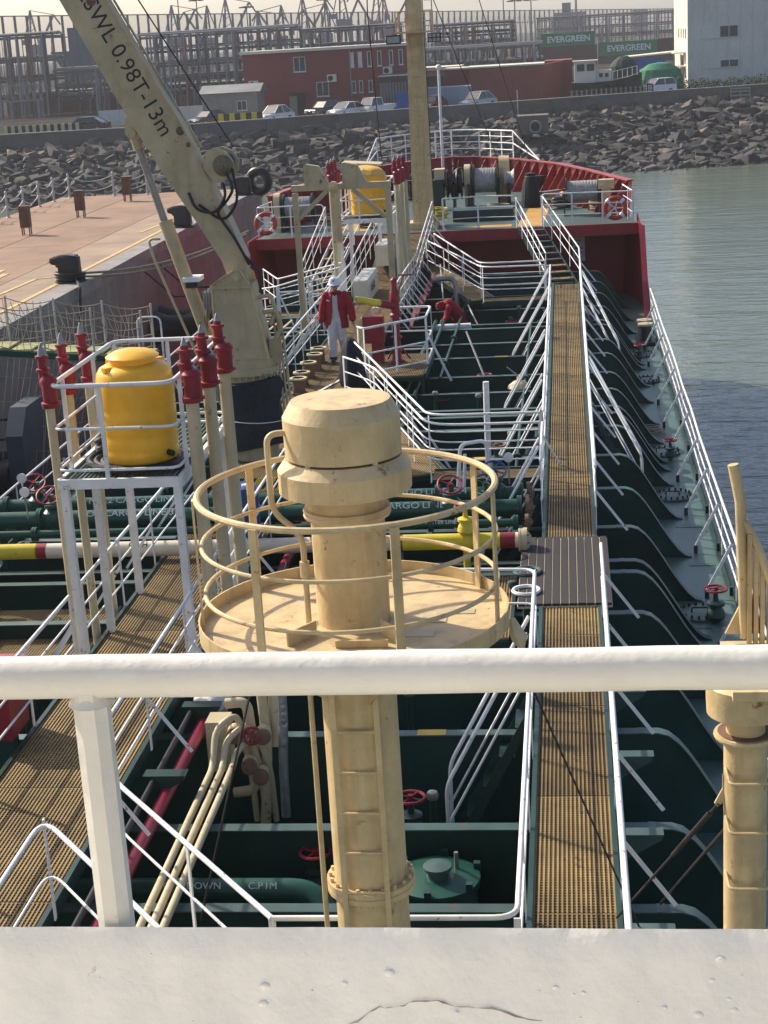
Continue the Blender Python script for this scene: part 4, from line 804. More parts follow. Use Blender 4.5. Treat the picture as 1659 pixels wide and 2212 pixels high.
# winch on the boom's back
w0 = Vector((-5.49, cyr, 6.38)); WK = 0.72; GREASY = pmat('greasy_winch', (0.17, 0.135, 0.085), 0.55, var=0.45, vs=9, rust=0.4, rs=9, rcol=(0.05, 0.04, 0.03))
wn_ = MB().prism([(-0.40, -0.08), (-0.30, 0.30), (-0.06, 0.34), (0.16, 0.24), (0.30, 0.02), (0.26, -0.22), (0.02, -0.40), (-0.16, -0.42)], w0-Vector((0, 0.26, 0)), (WK, 0, 0), (0, 0, WK), (0, 0.05, 0)).build('winch_side_plate', CRANE, cr, 20)
MB().prism([(-0.40, -0.08), (-0.30, 0.30), (-0.06, 0.34), (0.16, 0.24), (0.30, 0.02), (0.26, -0.22), (0.02, -0.40), (-0.16, -0.42)], w0+Vector((0, 0.21, 0)), (WK, 0, 0), (0, 0, WK), (0, 0.05, 0)).build('winch_side_plate', CRANE, cr, 20)
MB().lathe([(0.15, -0.2), (0.15, 0.2)], w0, 24, (0, 1, 0)).build('winch_drum', DARKSTEEL, cr)
MB().lathe([(0.17, 0.0), (0.155, 0.05), (0.10, 0.07), (0.085, 0.14), (0.05, 0.15), (0.04, 0.18)], w0-Vector((-0.04, 0.26, 0.03)), 20, (0, -1, 0)).build('winch_motor', GREASY, cr)
for pts in ([(-5.38, cyr-0.42, 6.25), (-5.25, cyr-0.5, 6.0), (-5.42, cyr-0.42, 5.78), (-5.62, cyr-0.3, 5.62), (-5.35, cyr-0.28, 5.2), (-5.15, cyr-0.25, 4.75)], [(-5.45, cyr-0.40, 6.1), (-5.4, cyr-0.45, 5.9), (-5.6, cyr-0.4, 5.6), (-5.95, cyr-0.3, 5.68), (-6.05, cyr-0.25, 5.95)], [(-5.3, cyr-0.3, 6.3), (-5.2, cyr-0.45, 5.8), (-5.5, cyr-0.3, 5.45), (-5.9, cyr-0.25, 5.75)], [(-5.2, cyr-0.3, 4.9), (-5.05, cyr-0.34, 4.74), (-4.95, cyr-0.34, 4.6), (-5.0, cyr-0.3, 4.3)]):
    MB().tube(fillet(pts, 0.2, 6), 0.024, 8).build('hydraulic_hose', BLACK, cr, 60)
for dx, zz in ((0.05, 3.95), (0.12, 3.7)): 
    MB().tube(fillet([(-5.12+dx, cyr-0.2, zz+0.25), (-4.9+dx, cyr-0.22, zz+0.3), (-4.82+dx, cyr-0.2, zz), (-4.95+dx, cyr-0.2, zz-0.2)], 0.15, 6), 0.035, 8).build('hydraulic_hose', CRANE, cr, 60)
for k in range(4): MB().tube(fillet([(-5.83-0.05*k, cyr-0.1, 4.35), (-5.85-0.05*k, cyr-0.16, 4.05-0.06*k), (-5.95, cyr-0.12, 3.9-0.08*k)], 0.1), 0.014, 6).build('hydraulic_pipe', STEEL, cr, 60)
MB().mm((-6.30, cyr-0.2, 4.50), (-6.02, cyr+0.2, 4.57)).build('lamp_tray', WHITE, cr); MB().mm((-6.26, cyr-0.16, 4.40), (-6.06, cyr+0.16, 4.498)).build('lamp_body', BLACK, cr)
for k, x in enumerate((-4.80, -4.74, -4.68)): MB().tube([(x-0.06, cyr-0.1, 3.95), (x, cyr-0.1, 3.0), (x+0.04, cyr-0.1, 1.55)], 0.02, 6).build('hydraulic_pipe', CRANE, cr)
MB().mm((-4.95, cyr-0.14, 3.1), (-4.78, cyr+0.14, 3.5)).build('control_box', CRANE, cr)
# canvas round the pedestal
m = MB(); n = 28; rings = []
for j in range(9):
    z = 1.72+1.12*j/8; rings.append([Vector((cxr+(0.55+0.05*sin(j*1.1)+R.uniform(-0.03, 0.03))*cos(2*pi*k/n), cyr+(0.56+R.uniform(-0.03, 0.03))*sin(2*pi*k/n), z-0.04*sin(4*pi*k/n))) for k in range(n)])
m.rings(rings); tc_ = m.build('canvas_cover', TARP, None, 60); tag(tc_, 'black canvas wrapped round the crane pedestal with white ties', 'cover')
MB().torus((cxr, cyr, 2.2), 0.60, 0.008, (0.1, 0, 1), 32, 5).build('tie_rope', WHITE, tc_)
# jib runner wires going up out of the picture
t = MB().tube([(-5.30, cyr-0.05, 6.62), (-7.05, cyr-0.05, 9.7)], 0.012, 6).build('hoist_wire', DARKSTEEL); tag(t, 'black hoist wire running from the crane winch along the boom', 'wire')
t = MB().tube([(-5.7, 52.8, 2.5), (-5.2, 46, 8.8), (-5.05, 45, 9.9)], 0.016, 6).build('stay_wire', DARKSTEEL); tag(t, 'thin mast stay running down to the port forecastle', 'wire')
t = MB().tube([(-4.35, 52, 10.5), (-2.6, 64.2, 3.5)], 0.016, 6).build('stay_wire', DARKSTEEL); tag(t, 'thin stay from the foremast down to the bow', 'wire')
t = MB().tube([(-2.5, 51.7, 9.2), (-1.3, 62, 3.4)], 0.014, 6).build('stay_wire', DARKSTEEL); tag(t, 'thin dark wire slanting down to the starboard bow winch', 'wire')
# steps of canvas: five rusty stub pipes on the catwalk
for i, (x, y, h) in enumerate(((-5.36, 31.6, 0.32), (-5.40, 32.3, 0.30), (-5.38, 33.1, 0.34), (-5.36, 33.9, 0.36), (-5.40, 34.7, 0.34))):
    t = thing('flanged_spool', ('rusty flanged spool standing on the catwalk, nearest the crane', 'rusty flanged spool on the catwalk, second from the crane', 'rusty flanged spool on the catwalk, middle of five', 'rusty flanged spool on the catwalk, second nearest the person', 'rusty flanged spool on the catwalk, nearest the person')[i], 'spool', (x, y, 1.5), 'rusty spools on the catwalk')
    MB().lathe([(0.13, 0.02), (0.13, h)], (x, y, 1.5), 20, cap=False).build('barrel', RUSTY, t); MB().lathe([(0.17, 0), (0.17, 0.03), (0.12, 0.03)], (x, y, 1.5), 20).build('foot_flange', RUSTY, t)
    MB().lathe([(0.115, h-0.03), (0.175, h-0.03), (0.175, h), (0.115, h)], (x, y, 1.5), 20, cap=False).build('top_flange', CREAM2, t); MB().lathe([(0.118, h-0.1), (0.118, h-0.09)], (x, y, 1.5), 20).build('hollow_shade_disc', BLACK, t)  # black disc gives the spool's hollow its dark shade
t = MB().bar((-5.05, 31.4, 1.512), (-4.3, 34.2, 1.512), 0.06, 0.012).build('mooring_rope', WHITE); tag(t, 'pale rope lying across the catwalk beside the spools', 'rope')

# ============================================================ hose gantry
gt = thing('hose_gantry', 'khaki steel gantry frame over the port catwalk with hooded beam ends', 'gantry', (-5.27, 39, 1.5))
for x, ht in ((-6.37, 4.75), (-4.17, 4.85)):
    MB().box((x, 39, (ht+1.5)/2-0.0), (0.13, 0.13, ht-1.5)).build('leg', CRANE, gt)
MB().box((-5.27, 39, 4.86), (2.36, 0.14, 0.14)).build('beam', CRANE, gt)
for x0, d in ((-6.12, 1), (-5.22, 1)): MB().prism([(0, 0), (0.58, 0), (0.36, 0.42), (0.06, 0.48), (0, 0.45)], (x0, 38.92, 4.93), (1, 0, 0), (0, 0, 1), (0, 0.16, 0)).build('hood_plate', CRANE, gt)
for a, c in (((-6.3, 4.15), (-5.6, 4.78)), ((-4.24, 4.1), (-5.0, 4.78))): MB().bar((a[0], 39, a[1]), (c[0], 39, c[1]), 0.10, 0.09, (0, 1, 0)).build('knee_brace', CRANE, gt)
hk = thing('hose_hook', 'cream painted hook block hanging from the gantry beam', 'hook', (-5.45, 39, 3.4)); MB().lathe([(0.03, 0), (0.13, 0.08), (0.13, 0.22), (0.03, 0.3)], (-5.45, 38.85, 4.85), 16, (0, 1, 0)).build('sheave', CREAM, hk)
MB().prism([(-0.10, 0), (0.12, 0), (0.10, 1.2), (-0.07, 1.25)], (-5.42, 38.95, 3.55), (1, 0, 0), (0, 0, 1), (0, 0.1, 0)).build('hook_arm', CREAM, hk)
# ribbed plastic lockers on the catwalk
IV = pmat('ivory', (0.60, 0.57, 0.47), 0.45, var=0.14)
for i, (x, y, z, L, lab) in enumerate(((-5.42, 43.9, 1.5, 2.4, 'long white ribbed plastic locker with black characters on the catwalk'), (-5.25, 47.4, 1.92, 1.5, 'white ribbed plastic locker further up the ramp by the foremast'))):
    t = thing('plastic_locker', lab, 'locker', (x, y, z))
    b0 = MB().box((x, y, z+0.22), (0.40, L, 0.44)).build('locker_body', IV, t)
    lid = MB().prism([(-0.215, 0), (0.215, 0), (0.215, 0.06), (0.14, 0.14), (-0.14, 0.14), (-0.215, 0.06)], (x, y-L/2-0.01, z+0.442), (1, 0, 0), (0, 0, 1), (0, L+0.02, 0)).build('lid', IV, t, 20)
    for k in range(int(L/0.13)): MB().box((x, y-L/2+0.08+k*0.13, z+0.52), (0.36, 0.055, 0.16)).build('rib', WHITE, lid)
    if i == 0: text('locker_print', '\u6cb9\u6c61\u5e94\u6025', 0.24, frame_mtx((x+0.204, y-0.1, z+0.28), (0, 1, 0), (0, 0, 1)), PRINT_BLACK, b0)
# blue drum behind the near tank stand
bd_ = thing('plastic_drum', 'blue plastic drum standing by the inboard tank stand leg', 'drum', (-4.55, 21.3, 1.5)); MB().lathe([(0.24, 0), (0.27, 0.03), (0.27, 0.28), (0.285, 0.3), (0.27, 0.32), (0.27, 0.58), (0.285, 0.6), (0.27, 0.62), (0.27, 0.86), (0.24, 0.9)], (-4.55, 21.3, 1.53), 28).build('drum_body', BLUE, bd_); MB().lathe([(0.05, 0.9), (0.05, 0.92)], (-4.45, 21.3, 1.53), 12).build('bung', WHITE, bd_)
hzs = thing('hazard_plate', 'yellow and black striped plate on the catwalk beside the crane base', 'plate', (-4.85, 24.9, 1.5))
for k in range(8): MB().prism([(0, 0), (0.09, 0), (0.19, 0.16), (0.10, 0.16)], (-5.3+0.1*k, 24.4, 1.53), (1, 0, 0), (0, 0.4, 1), (0, 0.01, 0)).build('stripe', (BLACK, YPIPE)[k % 2], hzs)
# red fire box outboard of the port catwalk
rb = thing('fire_box', 'red fire hose box outboard of the port catwalk rail', 'box', (-5.95, 15.2, 1.3)); MB().mm((-6.15, 14.9, 1.55), (-5.72, 15.45, 2.22)).build('box_body', RED, rb); MB().box((-5.93, 15.17, 2.25), (0.5, 0.62, 0.05)).build('lid', PINKRED, rb); MB().mm((-6.16, 14.885, 1.6), (-6.08, 14.898, 2.1)).build('door_edge', CREAM2, rb)
for x in (-6.1, -5.8): MB().box((x, 15.2, 0.78), (0.05, 0.05, 1.55)).build('leg', GREEN, rb)
# white sacks/canvas beside the port catwalk
m = MB(); m.ball((-4.0, 16.6, 1.35), 0.26, 12, 8, (0.8, 2.4, 0.6)); m.ball((-4.02, 17.6, 1.40), 0.24, 12, 8, (0.7, 2.0, 0.7)); tag(m.build('canvas_bundle', pmat('white_canvas', (0.62, 0.60, 0.56), 0.8, var=0.15, bump=0.7, bs=7, dist=0.03)), 'crumpled white canvas bundle tied outside the port catwalk rail', 'canvas')

# ============================================================ pipes
def pipe(name, label, pts, r, mat, fil=0.3, flanges=(), fm=None, n=16, group=None, bands=()):
    t = thing(name, label, 'pipe', pts[0], group); P_ = [Vector(p) for p in pts]
    MB().tube(fillet(P_, fil, 6), r, n).build('pipe_run', mat, t, 60)
    d = (P_[1]-P_[0]).normalized()
    for f in flanges:
        c = P_[0]+d*f; MB().lathe([(r+0.05, -0.035), (r+0.05, -0.004), (r+0.04, 0), (r+0.05, 0.004), (r+0.05, 0.035)], c, 20, d).build('flange', fm or mat, t)
    for (f0, f1, m2) in bands: MB().lathe([(r+0.003, f0), (r+0.003, f1)], P_[0], n, d, cap=False).build('colour_band', m2, t, 60)
    return t
def wheel(parent, c, r, mat=RED, ax=(0, 0, 1), stem=0.3):
    c = Vector(c); Z = Vector(ax).normalized(); X = Z.orthogonal().normalized(); Y = Z.cross(X)
    w = MB().torus(c, r, 0.016, Z, 24, 6); 
    for k in range(4): a = pi*k/2+0.3; w.tube([c, c+(X*cos(a)+Y*sin(a))*r], 0.011, 5)
    w.cyl(c-Z*0.03, c+Z*0.03, 0.03, n=8); w.build('handwheel', mat, parent); 
    if stem: MB().cyl(c-Z*stem, c, 0.016, n=8).build('stem', STEEL, parent)
def gate_valve(label, x, y, z, s=1.0, wm=None, body=None, group=None, cat='valve'):
    t = thing('gate_valve', label, cat, (x, y, 0), group); b = body or GREEN
    MB().cyl((x, y, 0), (x, y, z-0.42*s), 0.055*s, n=12).build('riser', b, t)
    MB().lathe([(0.10*s, -0.42*s), (0.13*s, -0.38*s), (0.11*s, -0.30*s), (0.07*s, -0.24*s), (0.12*s, -0.23*s), (0.12*s, -0.19*s), (0.04*s, -0.17*s), (0.03*s, -0.05*s)], (x, y, z), 18).build('bonnet', b, t)
    wheel(t, (x, y, z), 0.15*s, wm or RED, stem=0.1*s); return t
# cargo manifold, starboard and port
for i, (y, r, lab, txt) in enumerate(((23.28, 0.115, 'green cargo pipe lettered NO.2 CARGO LINE, the forward one', 'NO.2 CARGO LINE  2.4'), (22.55, 0.125, 'thicker green cargo pipe lettered NO.1 CARGO LINE', 'NO.1 CARGO LINE 3.5'))):
    t = pipe('cargo_pipe', lab, [(-9.3, y, 1.66), (-0.75, y, 1.66)], r, PIPEGREEN, flanges=(0.02, 0.75, 1.5, 7.3, 8.0, 8.52), bands=())
    for x in (-2.35, -6.4): words('pipe_lettering', txt, 0.13, frame_mtx((x, y-0.75*r, 1.66+0.75*r), (1, 0, 0), (0, 0.5, 0.8)), PRINT_WHITE, t, 0.004, sx=1.25)
    for x in (-8.4, -5.5, -3.3): MB().box((x, y, 0.78), (0.08, 0.12, 1.56)).build('pipe_support', GREEN, t)
for i, (y, r, z) in enumerate(((21.95, 0.055, 1.62), (21.6, 0.06, 1.50))):
    t = pipe('cargo_pipe', ('slim green pipe lettered WATER LINE between the big cargo pipes', 'slim plain green pipe beside the cream and yellow pipe')[i], [(-9.2, y, z), (-0.8, y, z)], r, PIPEGREEN, flanges=(0.1, 1.5, 7.2, 8.38))
    if i == 0: words('pipe_lettering', 'WATER LINE', 0.08, frame_mtx((-1.85, y-0.04, z+0.04), (1, 0, 0), (0, 0.5, 0.8)), PRINT_WHITE, t, 0.004)
WHITEPIPE = pmat('cream_white_pipe', (0.60, 0.53, 0.42), 0.45, var=0.12, rust=0.1)
t = pipe('manifold_pipe', 'cream pipe with red banded yellow ends crossing the deck', [(-9.3, 21.0, 1.66), (-0.7, 21.0, 1.66)], 0.105, WHITEPIPE, flanges=(0.02, 8.58), fm=CREAM2, bands=((0.05, 1.95, YPIPE), (6.95, 8.3, YPIPE), (8.3, 8.5, RED), (1.93, 2.08, RED), (6.86, 7.0, RED), (0.35, 0.5, YPIPE)))
for x in (-1.45, -8.35): MB().lathe([(0.13, -0.05), (0.13, 0.05)], (x, 21.0, 1.66), 18, (1, 0, 0)).build('yellow_flange', YPIPE, t); gate_valve(('yellow bodied valve with a dark red cap on the starboard manifold pipe', 'yellow bodied valve with a red handle on the port manifold pipe')[x < -5], x, 21.0, 2.15, 0.9, RED, YPIPE)
MB().box((-2.35, 20.95, 0.8), (0.10, 0.06, 1.5)).build('pipe_support', MATS['flange_green'], t)
words('pipe_lettering', 'WATER  3', 0.10, frame_mtx((-3.1, 20.93, 1.74), (1, 0, 0), (0, 0.5, 0.8)), PRINT_BLACK, t, 0.004); words('pipe_lettering', 'C\u2193H', 0.12, frame_mtx((-5.9, 20.93, 1.74), (1, 0, 0), (0, 0.5, 0.8)), PRINT_BLACK, t, 0.004)
# manifold ends: presentation flanges, reducers, small valves
for i, (x, s) in enumerate(((-0.72, 1), (-9.3, -1))):
    for j, (y, z, r) in enumerate(((23.28, 1.66, 0.115), (22.55, 1.66, 0.125), (21.95, 1.62, 0.055), (21.0, 1.66, 0.105))):
        t = thing('blank_flange', (('rusty blank flange', 'bolted rusty blank flange', 'small blank flange', 'cream blank flange')[j]+' closing the '+('starboard', 'port')[i]+' end of the '+('NO.2 cargo pipe', 'NO.1 cargo pipe', 'slim water pipe', 'cream manifold pipe')[j]), 'flange', (x, y, z))
        MB().lathe([(r+0.06, 0.0), (r+0.06, 0.05), (r+0.02, 0.055), (r*0.6, 0.10), (0.01, 0.11)], (x+s*0.03, y, z), 20, (s, 0, 0)).build('disc', (RUSTY, RUSTY, RUSTY, CREAM2)[j], t)
        for k in range(8): a = 2*pi*k/8; MB().cyl((x+s*0.02, y+(r+0.035)*cos(a), z+(r+0.035)*sin(a)), (x+s*0.11, y+(r+0.035)*cos(a), z+(r+0.035)*sin(a)), 0.012, n=6).build('bolt', RUSTY, t)
for x, y, lab, m_ in ((-1.15, 23.28, 'blue handwheel on the starboard end of the NO.2 cargo pipe', BLUE), (-1.75, 22.55, 'dark red handwheel valve on the NO.1 cargo pipe starboard side', RED), (-1.25, 22.55, 'green valve on the NO.1 cargo pipe nearest its starboard flange', PIPEGREEN), (-8.05, 23.28, 'red handwheel on the forward cargo pipe beside the port gauge', RED), (-7.6, 22.55, 'red handwheel on the aft cargo pipe close to the port tank stand', RED), (-8.7, 22.55, 'green valve on the NO.1 cargo pipe near its port flange', PIPEGREEN)):
    t = thing('pipe_valve', lab, 'valve', (x, y, 1.7)); MB().lathe([(0.15, -0.1), (0.17, 0), (0.15, 0.1), (0.08, 0.16), (0.12, 0.18), (0.12, 0.22), (0.05, 0.25), (0.04, 0.36)], (x, y, 1.68), 18).build('valve_body', PIPEGREEN, t)
    wheel(t, (x, y-0.12, 2.06), 0.17, m_, (0.1, -0.55, 0.8), stem=0.2)
for i, (x, y) in enumerate(((-8.2, 23.1), (-7.9, 22.3), (-0.95, 23.5))):
    t = thing('pressure_gauge', ('white faced gauge over the forward cargo pipe, port side', 'white faced gauge over the thicker cargo pipe', 'white faced gauge by the blue handwheel')[i], 'gauge', (x, y, 1.8)); MB().cyl((x, y, 1.75), (x, y, 2.1), 0.012, n=6).build('stem', STEEL, t); MB().lathe([(0.07, 0), (0.075, -0.03), (0.06, -0.035)], (x, y, 2.16), 18, (0, 1, 0)).build('dial', WHITE, t)
# fore and aft pipes
pipe('fire_main', 'dark red fire main running along the port catwalk', [(-4.0, 8.5, 1.27), (-4.0, 17.2, 1.27), (-4.0, 20.0, 1.27), (-4.0, 33.0, 1.27)], 0.066, PIPERED, flanges=(), n=20)
for i, x in enumerate((-3.70, -3.60, -3.50)): pipe('service_pipe', ('cream service pipe nearest the red fire main', 'middle cream service pipe of three beside the fire main', 'cream service pipe of three farthest from the fire main')[i], [(x+0.05, 10.9, 1.26), (x+0.02, 14.9, 1.24), (x+0.02, 15.15, 1.55-0.12*i), (x+0.22, 15.3, 1.66-0.12*i), (x+0.3, 15.4, 1.0), (x+0.32, 15.4, 0.4)], 0.034, CREAM2, fil=0.16, n=12)
t = pipe('cargo_drop_pipe', 'thick green pipe lettered NO.2 DOWN bending aft below the vent mast', [(-4.6, 13.0, 0.92), (-2.35, 13.0, 0.92), (-2.12, 12.62, 0.55), (-2.12, 12.6, 0.0)], 0.115, PIPEGREEN, fil=0.5, n=20)
words('pipe_lettering', 'NO. 2  DOWN         C.P 1M', 0.085, frame_mtx((-3.25, 12.92, 1.012), (1, 0, 0), (0, 0.5, 0.8)), PRINT_WHITE, t, 0.004, sx=1.1)
pipe('foil_pipe', 'foil wrapped lagged pipe hanging down beside the cream valves', [(-3.0, 15.3, 2.0), (-3.0, 15.3, 1.6), (-3.04, 15.3, 1.1), (-3.05, 15.3, 0.5)], 0.050, FOIL, n=14)
t = thing('valve_cluster', 'cluster of cream painted valves and elbows beside the red fire main', 'valves', (-3.4, 15.4, 0))
for (pts) in ([(-3.62, 15.45, 1.70), (-3.40, 15.45, 1.72), (-3.36, 15.4, 1.3), (-3.36, 15.4, 0.75), (-3.6, 15.4, 0.72)], [(-3.25, 15.5, 1.8), (-3.22, 15.45, 1.3), (-3.24, 15.4, 0.9), (-3.3, 15.35, 0.2)], [(-3.15, 15.6, 1.75), (-3.14, 15.5, 1.2)]): MB().tube(fillet(pts, 0.12, 6), 0.055, 14).build('elbow_pipe', CREAM2, t, 60)
for c in ((-3.52, 15.35, 1.42), (-3.38, 15.3, 1.10), (-3.22, 15.32, 1.42), (-3.27, 15.3, 0.98)):
    MB().ball(c, 0.085, 12, 8, (1, 1, 1.2)).build('valve_body', CREAM2, t); MB().lathe([(0.085, 0), (0.085, 0.05), (0.05, 0.06)], Vector(c)+Vector((0, -0.07, 0)), 14, (0.2, -1, 0.2)).build('flange', RUSTY, t)
wheel(t, (-3.32, 15.2, 1.45), 0.085, RED, (0.1, -0.8, 0.5)); MB().mm((-3.85, 15.42, 0.95), (-3.62, 15.7, 1.5)).build('junction_box', CREAM2, t)
w_ = MB().tube([(-2.3, 12.4, 4.2), (-2.62, 12.0, 3.19), (-3.19, 12.0, 1.2)], 0.010, 6).build('wire_stay', DARKSTEEL); tag(w_, 'taut black wire stay slanting past the cream valve cluster', 'wire')
# green deck fittings
gate_valve('dark red handwheel on a low stem left of the vent mast foot', -2.48, 13.67, 0.95, 0.95); gate_valve('red handwheel just right of the vent mast', -1.68, 14.69, 1.0, 0.95)
gate_valve('dark red handwheel below the thick green drop pipe', -2.75, 12.3, 0.6, 0.9)
gate_valve('red handwheel on the deck beside the crouching worker', -1.93, 45.6, 1.0, 0.8); gate_valve('red handwheel aft of the crouching worker', -1.49, 41.94, 1.0); gate_valve('red handwheel beside the lamp shade', -1.86, 35.0, 1.05)
gate_valve('red handwheel pair by the fire monitor platform, larger one', -2.62, 32.75, 1.05, 1.25); gate_valve('red handwheel pair by the fire monitor platform, smaller one', -2.95, 32.8, 1.02, 0.95); gate_valve('dark red handwheel forward of the cross walkway', -1.41, 31.26, 1.0)
gate_valve('rusty handwheel aft of the cross walkway on a bent pipe', -1.29, 26.9, 1.5, 1.1, RUSTY)
gate_valve('red handwheel beside the nearest manhole on the side deck', 1.93, 22.2, 0.5, 1.05); gate_valve('red handwheel beside the second farthest manhole', 1.86, 31.3, 0.4, 0.8); gate_valve('small red handwheel beside the manhole next to the bollard', 1.7, 41.2, 0.4, 0.8)
gate_valve('red handwheel on the port grating platform below the plank deck', -6.4, 17.3, 1.35, 1.1); gate_valve('dark red handwheel outboard of the red box', -6.6, 14.6, 1.2, 0.9)
def hatch(label, x, y, r, h):
    t = thing('tank_hatch', label, 'hatch', (x, y, 0)); MB().lathe([(r, 0), (r, h), (r*1.08, h), (r*1.08, h+0.04)], (x, y, 0), 28).build('coaming', GREEN, t)
    ld = MB().lathe([(r*1.1, h+0.045), (r*1.1, h+0.075), (r*0.8, h+0.11), (r*0.3, h+0.13), (0.01, h+0.135)], (x, y, 0), 28).build('lid', PIPEGREEN, t)
    MB().lathe([(0.10, h+0.12), (0.10, h+0.2), (0.13, h+0.2), (0.13, h+0.23), (0.02, h+0.25)], (x+0.02, y-0.08, 0), 16).build('sight_port', MATS['flange_green'], ld)
    for k in range(6): a = 2*pi*k/6+0.4; MB().box((x+r*1.08*cos(a), y+r*1.08*sin(a), h+0.09), (0.06, 0.06, 0.10)).build('dog_clamp', GREEN, t)
    MB().cyl((x+r*0.5, y+r*0.2, h+0.1), (x+r*0.5, y+r*0.2, h+0.28), 0.02, n=8).build('lid_handle', STEEL, ld); return t
hatch('round dark green tank hatch right of the vent mast foot', -1.32, 13.25, 0.36, 0.85); hatch('wide dark green tank hatch forward of the cross walkway', -1.83, 33.4, 0.6, 0.6); hatch('dark green tank hatch near the forward cross walkway', -2.0, 43.9, 0.5, 0.6); hatch('dark green tank hatch under the brown handwheel', -2.9, 28.4, 0.45, 0.5)
for i, y in enumerate((41.85, 38.7, 31.8, 28.65, 22.5)):
    t = thing('deck_manhole', ('bolted manhole cover on the side deck next to the bollard', 'bolted manhole cover on the side deck, second from the bollard', 'bolted manhole cover on the side deck, middle of five', 'bolted manhole cover on the side deck, second from the vent post', 'bolted manhole cover with a red wheel nearest the vent post')[i], 'manhole', (1.78, y, 0), 'manhole covers on the side deck')
    MB().lathe([(0.33, 0), (0.33, 0.04), (0.30, 0.05), (0.01, 0.052)], (1.75, y, 0.0), 28).build('cover', MATS['flange_green'], t); 
    for k in range(18): a = 2*pi*k/18; MB().cyl((1.75+0.30*cos(a), y+0.30*sin(a), 0.04), (1.75+0.30*cos(a), y+0.30*sin(a), 0.10), 0.017, n=6).build('bolt', BLACK, t)
    MB().tube(fillet([(1.62, y, 0.05), (1.62, y, 0.12), (1.85, y, 0.12), (1.85, y, 0.05)], 0.04), 0.012, 6).build('grip', BLACK, t)
for (x, y, w, h) in ((1.9, 34.9, 0.12, 0.5), (1.95, 24.8, 0.4, 0.12), (1.9, 26.9, 0.45, 0.2), (1.75, 22.0, 0.2, 0.1)): MB().box((x, y, 0.005), (w, h, 0.006)).build('paint_mark', MATS['flange_green'], ship)
t = thing('deck_bollard', 'dark mooring bitt with pale capped top on the starboard side deck', 'bollard', (1.96, 43.4, 0)); MB().mm((1.72, 43.1, 0), (2.2, 44.3, 0.1)).build('base', BOLLARD, t)
for y in (43.4, 44.0):
    MB().lathe([(0.16, 0.1), (0.16, 0.5)], (1.96, y, 0), 20).build('bitt_post', BOLLARD, t); MB().lathe([(0.19, 0.5), (0.2, 0.52), (0.2, 0.56), (0.01, 0.565)], (1.96, y, 0), 20).build('cap', CREAM2, t)
# mid-deck: bent white pipes, lamp, white table-like pipe header at the worker
t = thing('pipe_header', 'white lagged pipe header on short legs beside the crouching worker', 'pipe', (-2.9, 40.6, 0)); MB().tube([(-3.4, 40.55, 1.14), (-2.45, 40.6, 1.14)], 0.09, 14).build('header', WHITE, t)
for x in (-3.3, -3.0, -2.7, -2.47): MB().cyl((x, 40.58, 0), (x, 40.58, 1.12), 0.045, n=10).build('leg', WHITE, t)
t = thing('pipe_header', 'white lagged pipe header under the handwheel pair', 'pipe', (-2.8, 32.8, 0)); MB().tube([(-3.2, 32.75, 0.68), (-2.4, 32.78, 0.68)], 0.10, 14).build('header', WHITE, t)
for x in (-3.1, -2.5): MB().cyl((x, 32.77, 0), (x, 32.77, 0.66), 0.05, n=10).build('leg', WHITE, t)
pipe('sounding_pipe', 'upright white pipe standing aft of the cross walkway', [(-1.42, 26.6, 0), (-1.40, 26.6, 2.65)], 0.05, WHITE); pipe('bent_pipe', 'white gooseneck pipe above the crouching worker', [(-3.6, 43.6, 1.9), (-3.0, 43.6, 1.95), (-2.95, 43.5, 1.0)], 0.07, STEEL, fil=0.25)
pipe('bent_pipe', 'white bent pipe frame beside the starboard manifold', [(-1.85, 23.8, 0.3), (-1.7, 24.2, 2.2), (-1.3, 24.2, 2.25), (-1.28, 24.1, 0.5)], 0.03, WHITE, fil=0.12)
pipe('bent_pipe', 'second white bent pipe frame by the cross walkway rail', [(-1.72, 23.6, 0.3), (-1.62, 24.0, 2.1)], 0.025, WHITE)
t = thing('deck_lamp', 'cream lamp shade at the foot of a deck ladder', 'lamp', (-1.06, 33.0, 1.1)); MB().lathe([(0.24, 0), (0.22, 0.05), (0.12, 0.13), (0.05, 0.15), (0.04, 0.25)], (-1.06, 33.0, 1.17), 20).build('shade', CREAM2, t); MB().tube([(-1.06, 33.0, 1.4), (-1.3, 33.0, 1.6)], 0.015, 6).build('arm', STEEL, t)
for i, (a, c) in enumerate((((-2.25, 35.6, 1.9), (-1.8, 34.5, 1.0)), ((-2.6, 42.3, 1.4), (-2.1, 40.4, 0.8)), ((-3.6, 46.6, 1.9), (-3.3, 43.4, 0.9)))):
    t = MB().tube([a, c], 0.025, 8).build('gauge_rod', STEEL); tag(t, ('slanting steel rod over the wide tank hatch', 'slanting steel rod beside the handwheel aft of the worker', 'slanting steel rod above the crouching worker')[i], 'rod')
# red stays inboard of the forward ramp
for i, y in enumerate((40.5, 42.5, 44.5, 46.5)):
    t = MB().bar((-4.0, y, 1.0), (-3.85, y+0.6, 1.6), 0.09, 0.02).build('red_bracket', PINKRED); tag(t, 'faded red bracket plate beside the ramp to the forecastle', 'bracket', 'red brackets by the ramp')
# support brackets outside the starboard catwalk rail
for y in (9.9, 11.5, 13.1, 14.7, 16.3):
    MB().prism([(0, 0), (0.42, 0), (0.40, -0.05), (0.12, -0.22), (0, -0.25)], (0.27, y-0.10, 1.46), (1, 0, 0), (0, 0, 1), (0, 0.14, 0)).build('walkway_bracket', MATS['flange_green'], ship)
for y in (14.4, 16.1, 17.8): MB().prism([(0, 0), (0.42, 0), (0.40, -0.05), (0.12, -0.22), (0, -0.25)], (-4.22, y-0.16, 1.46), (1, 0, 0), (0, 0, 1), (0, 0.16, 0)).build('walkway_bracket', GREEN, ship)

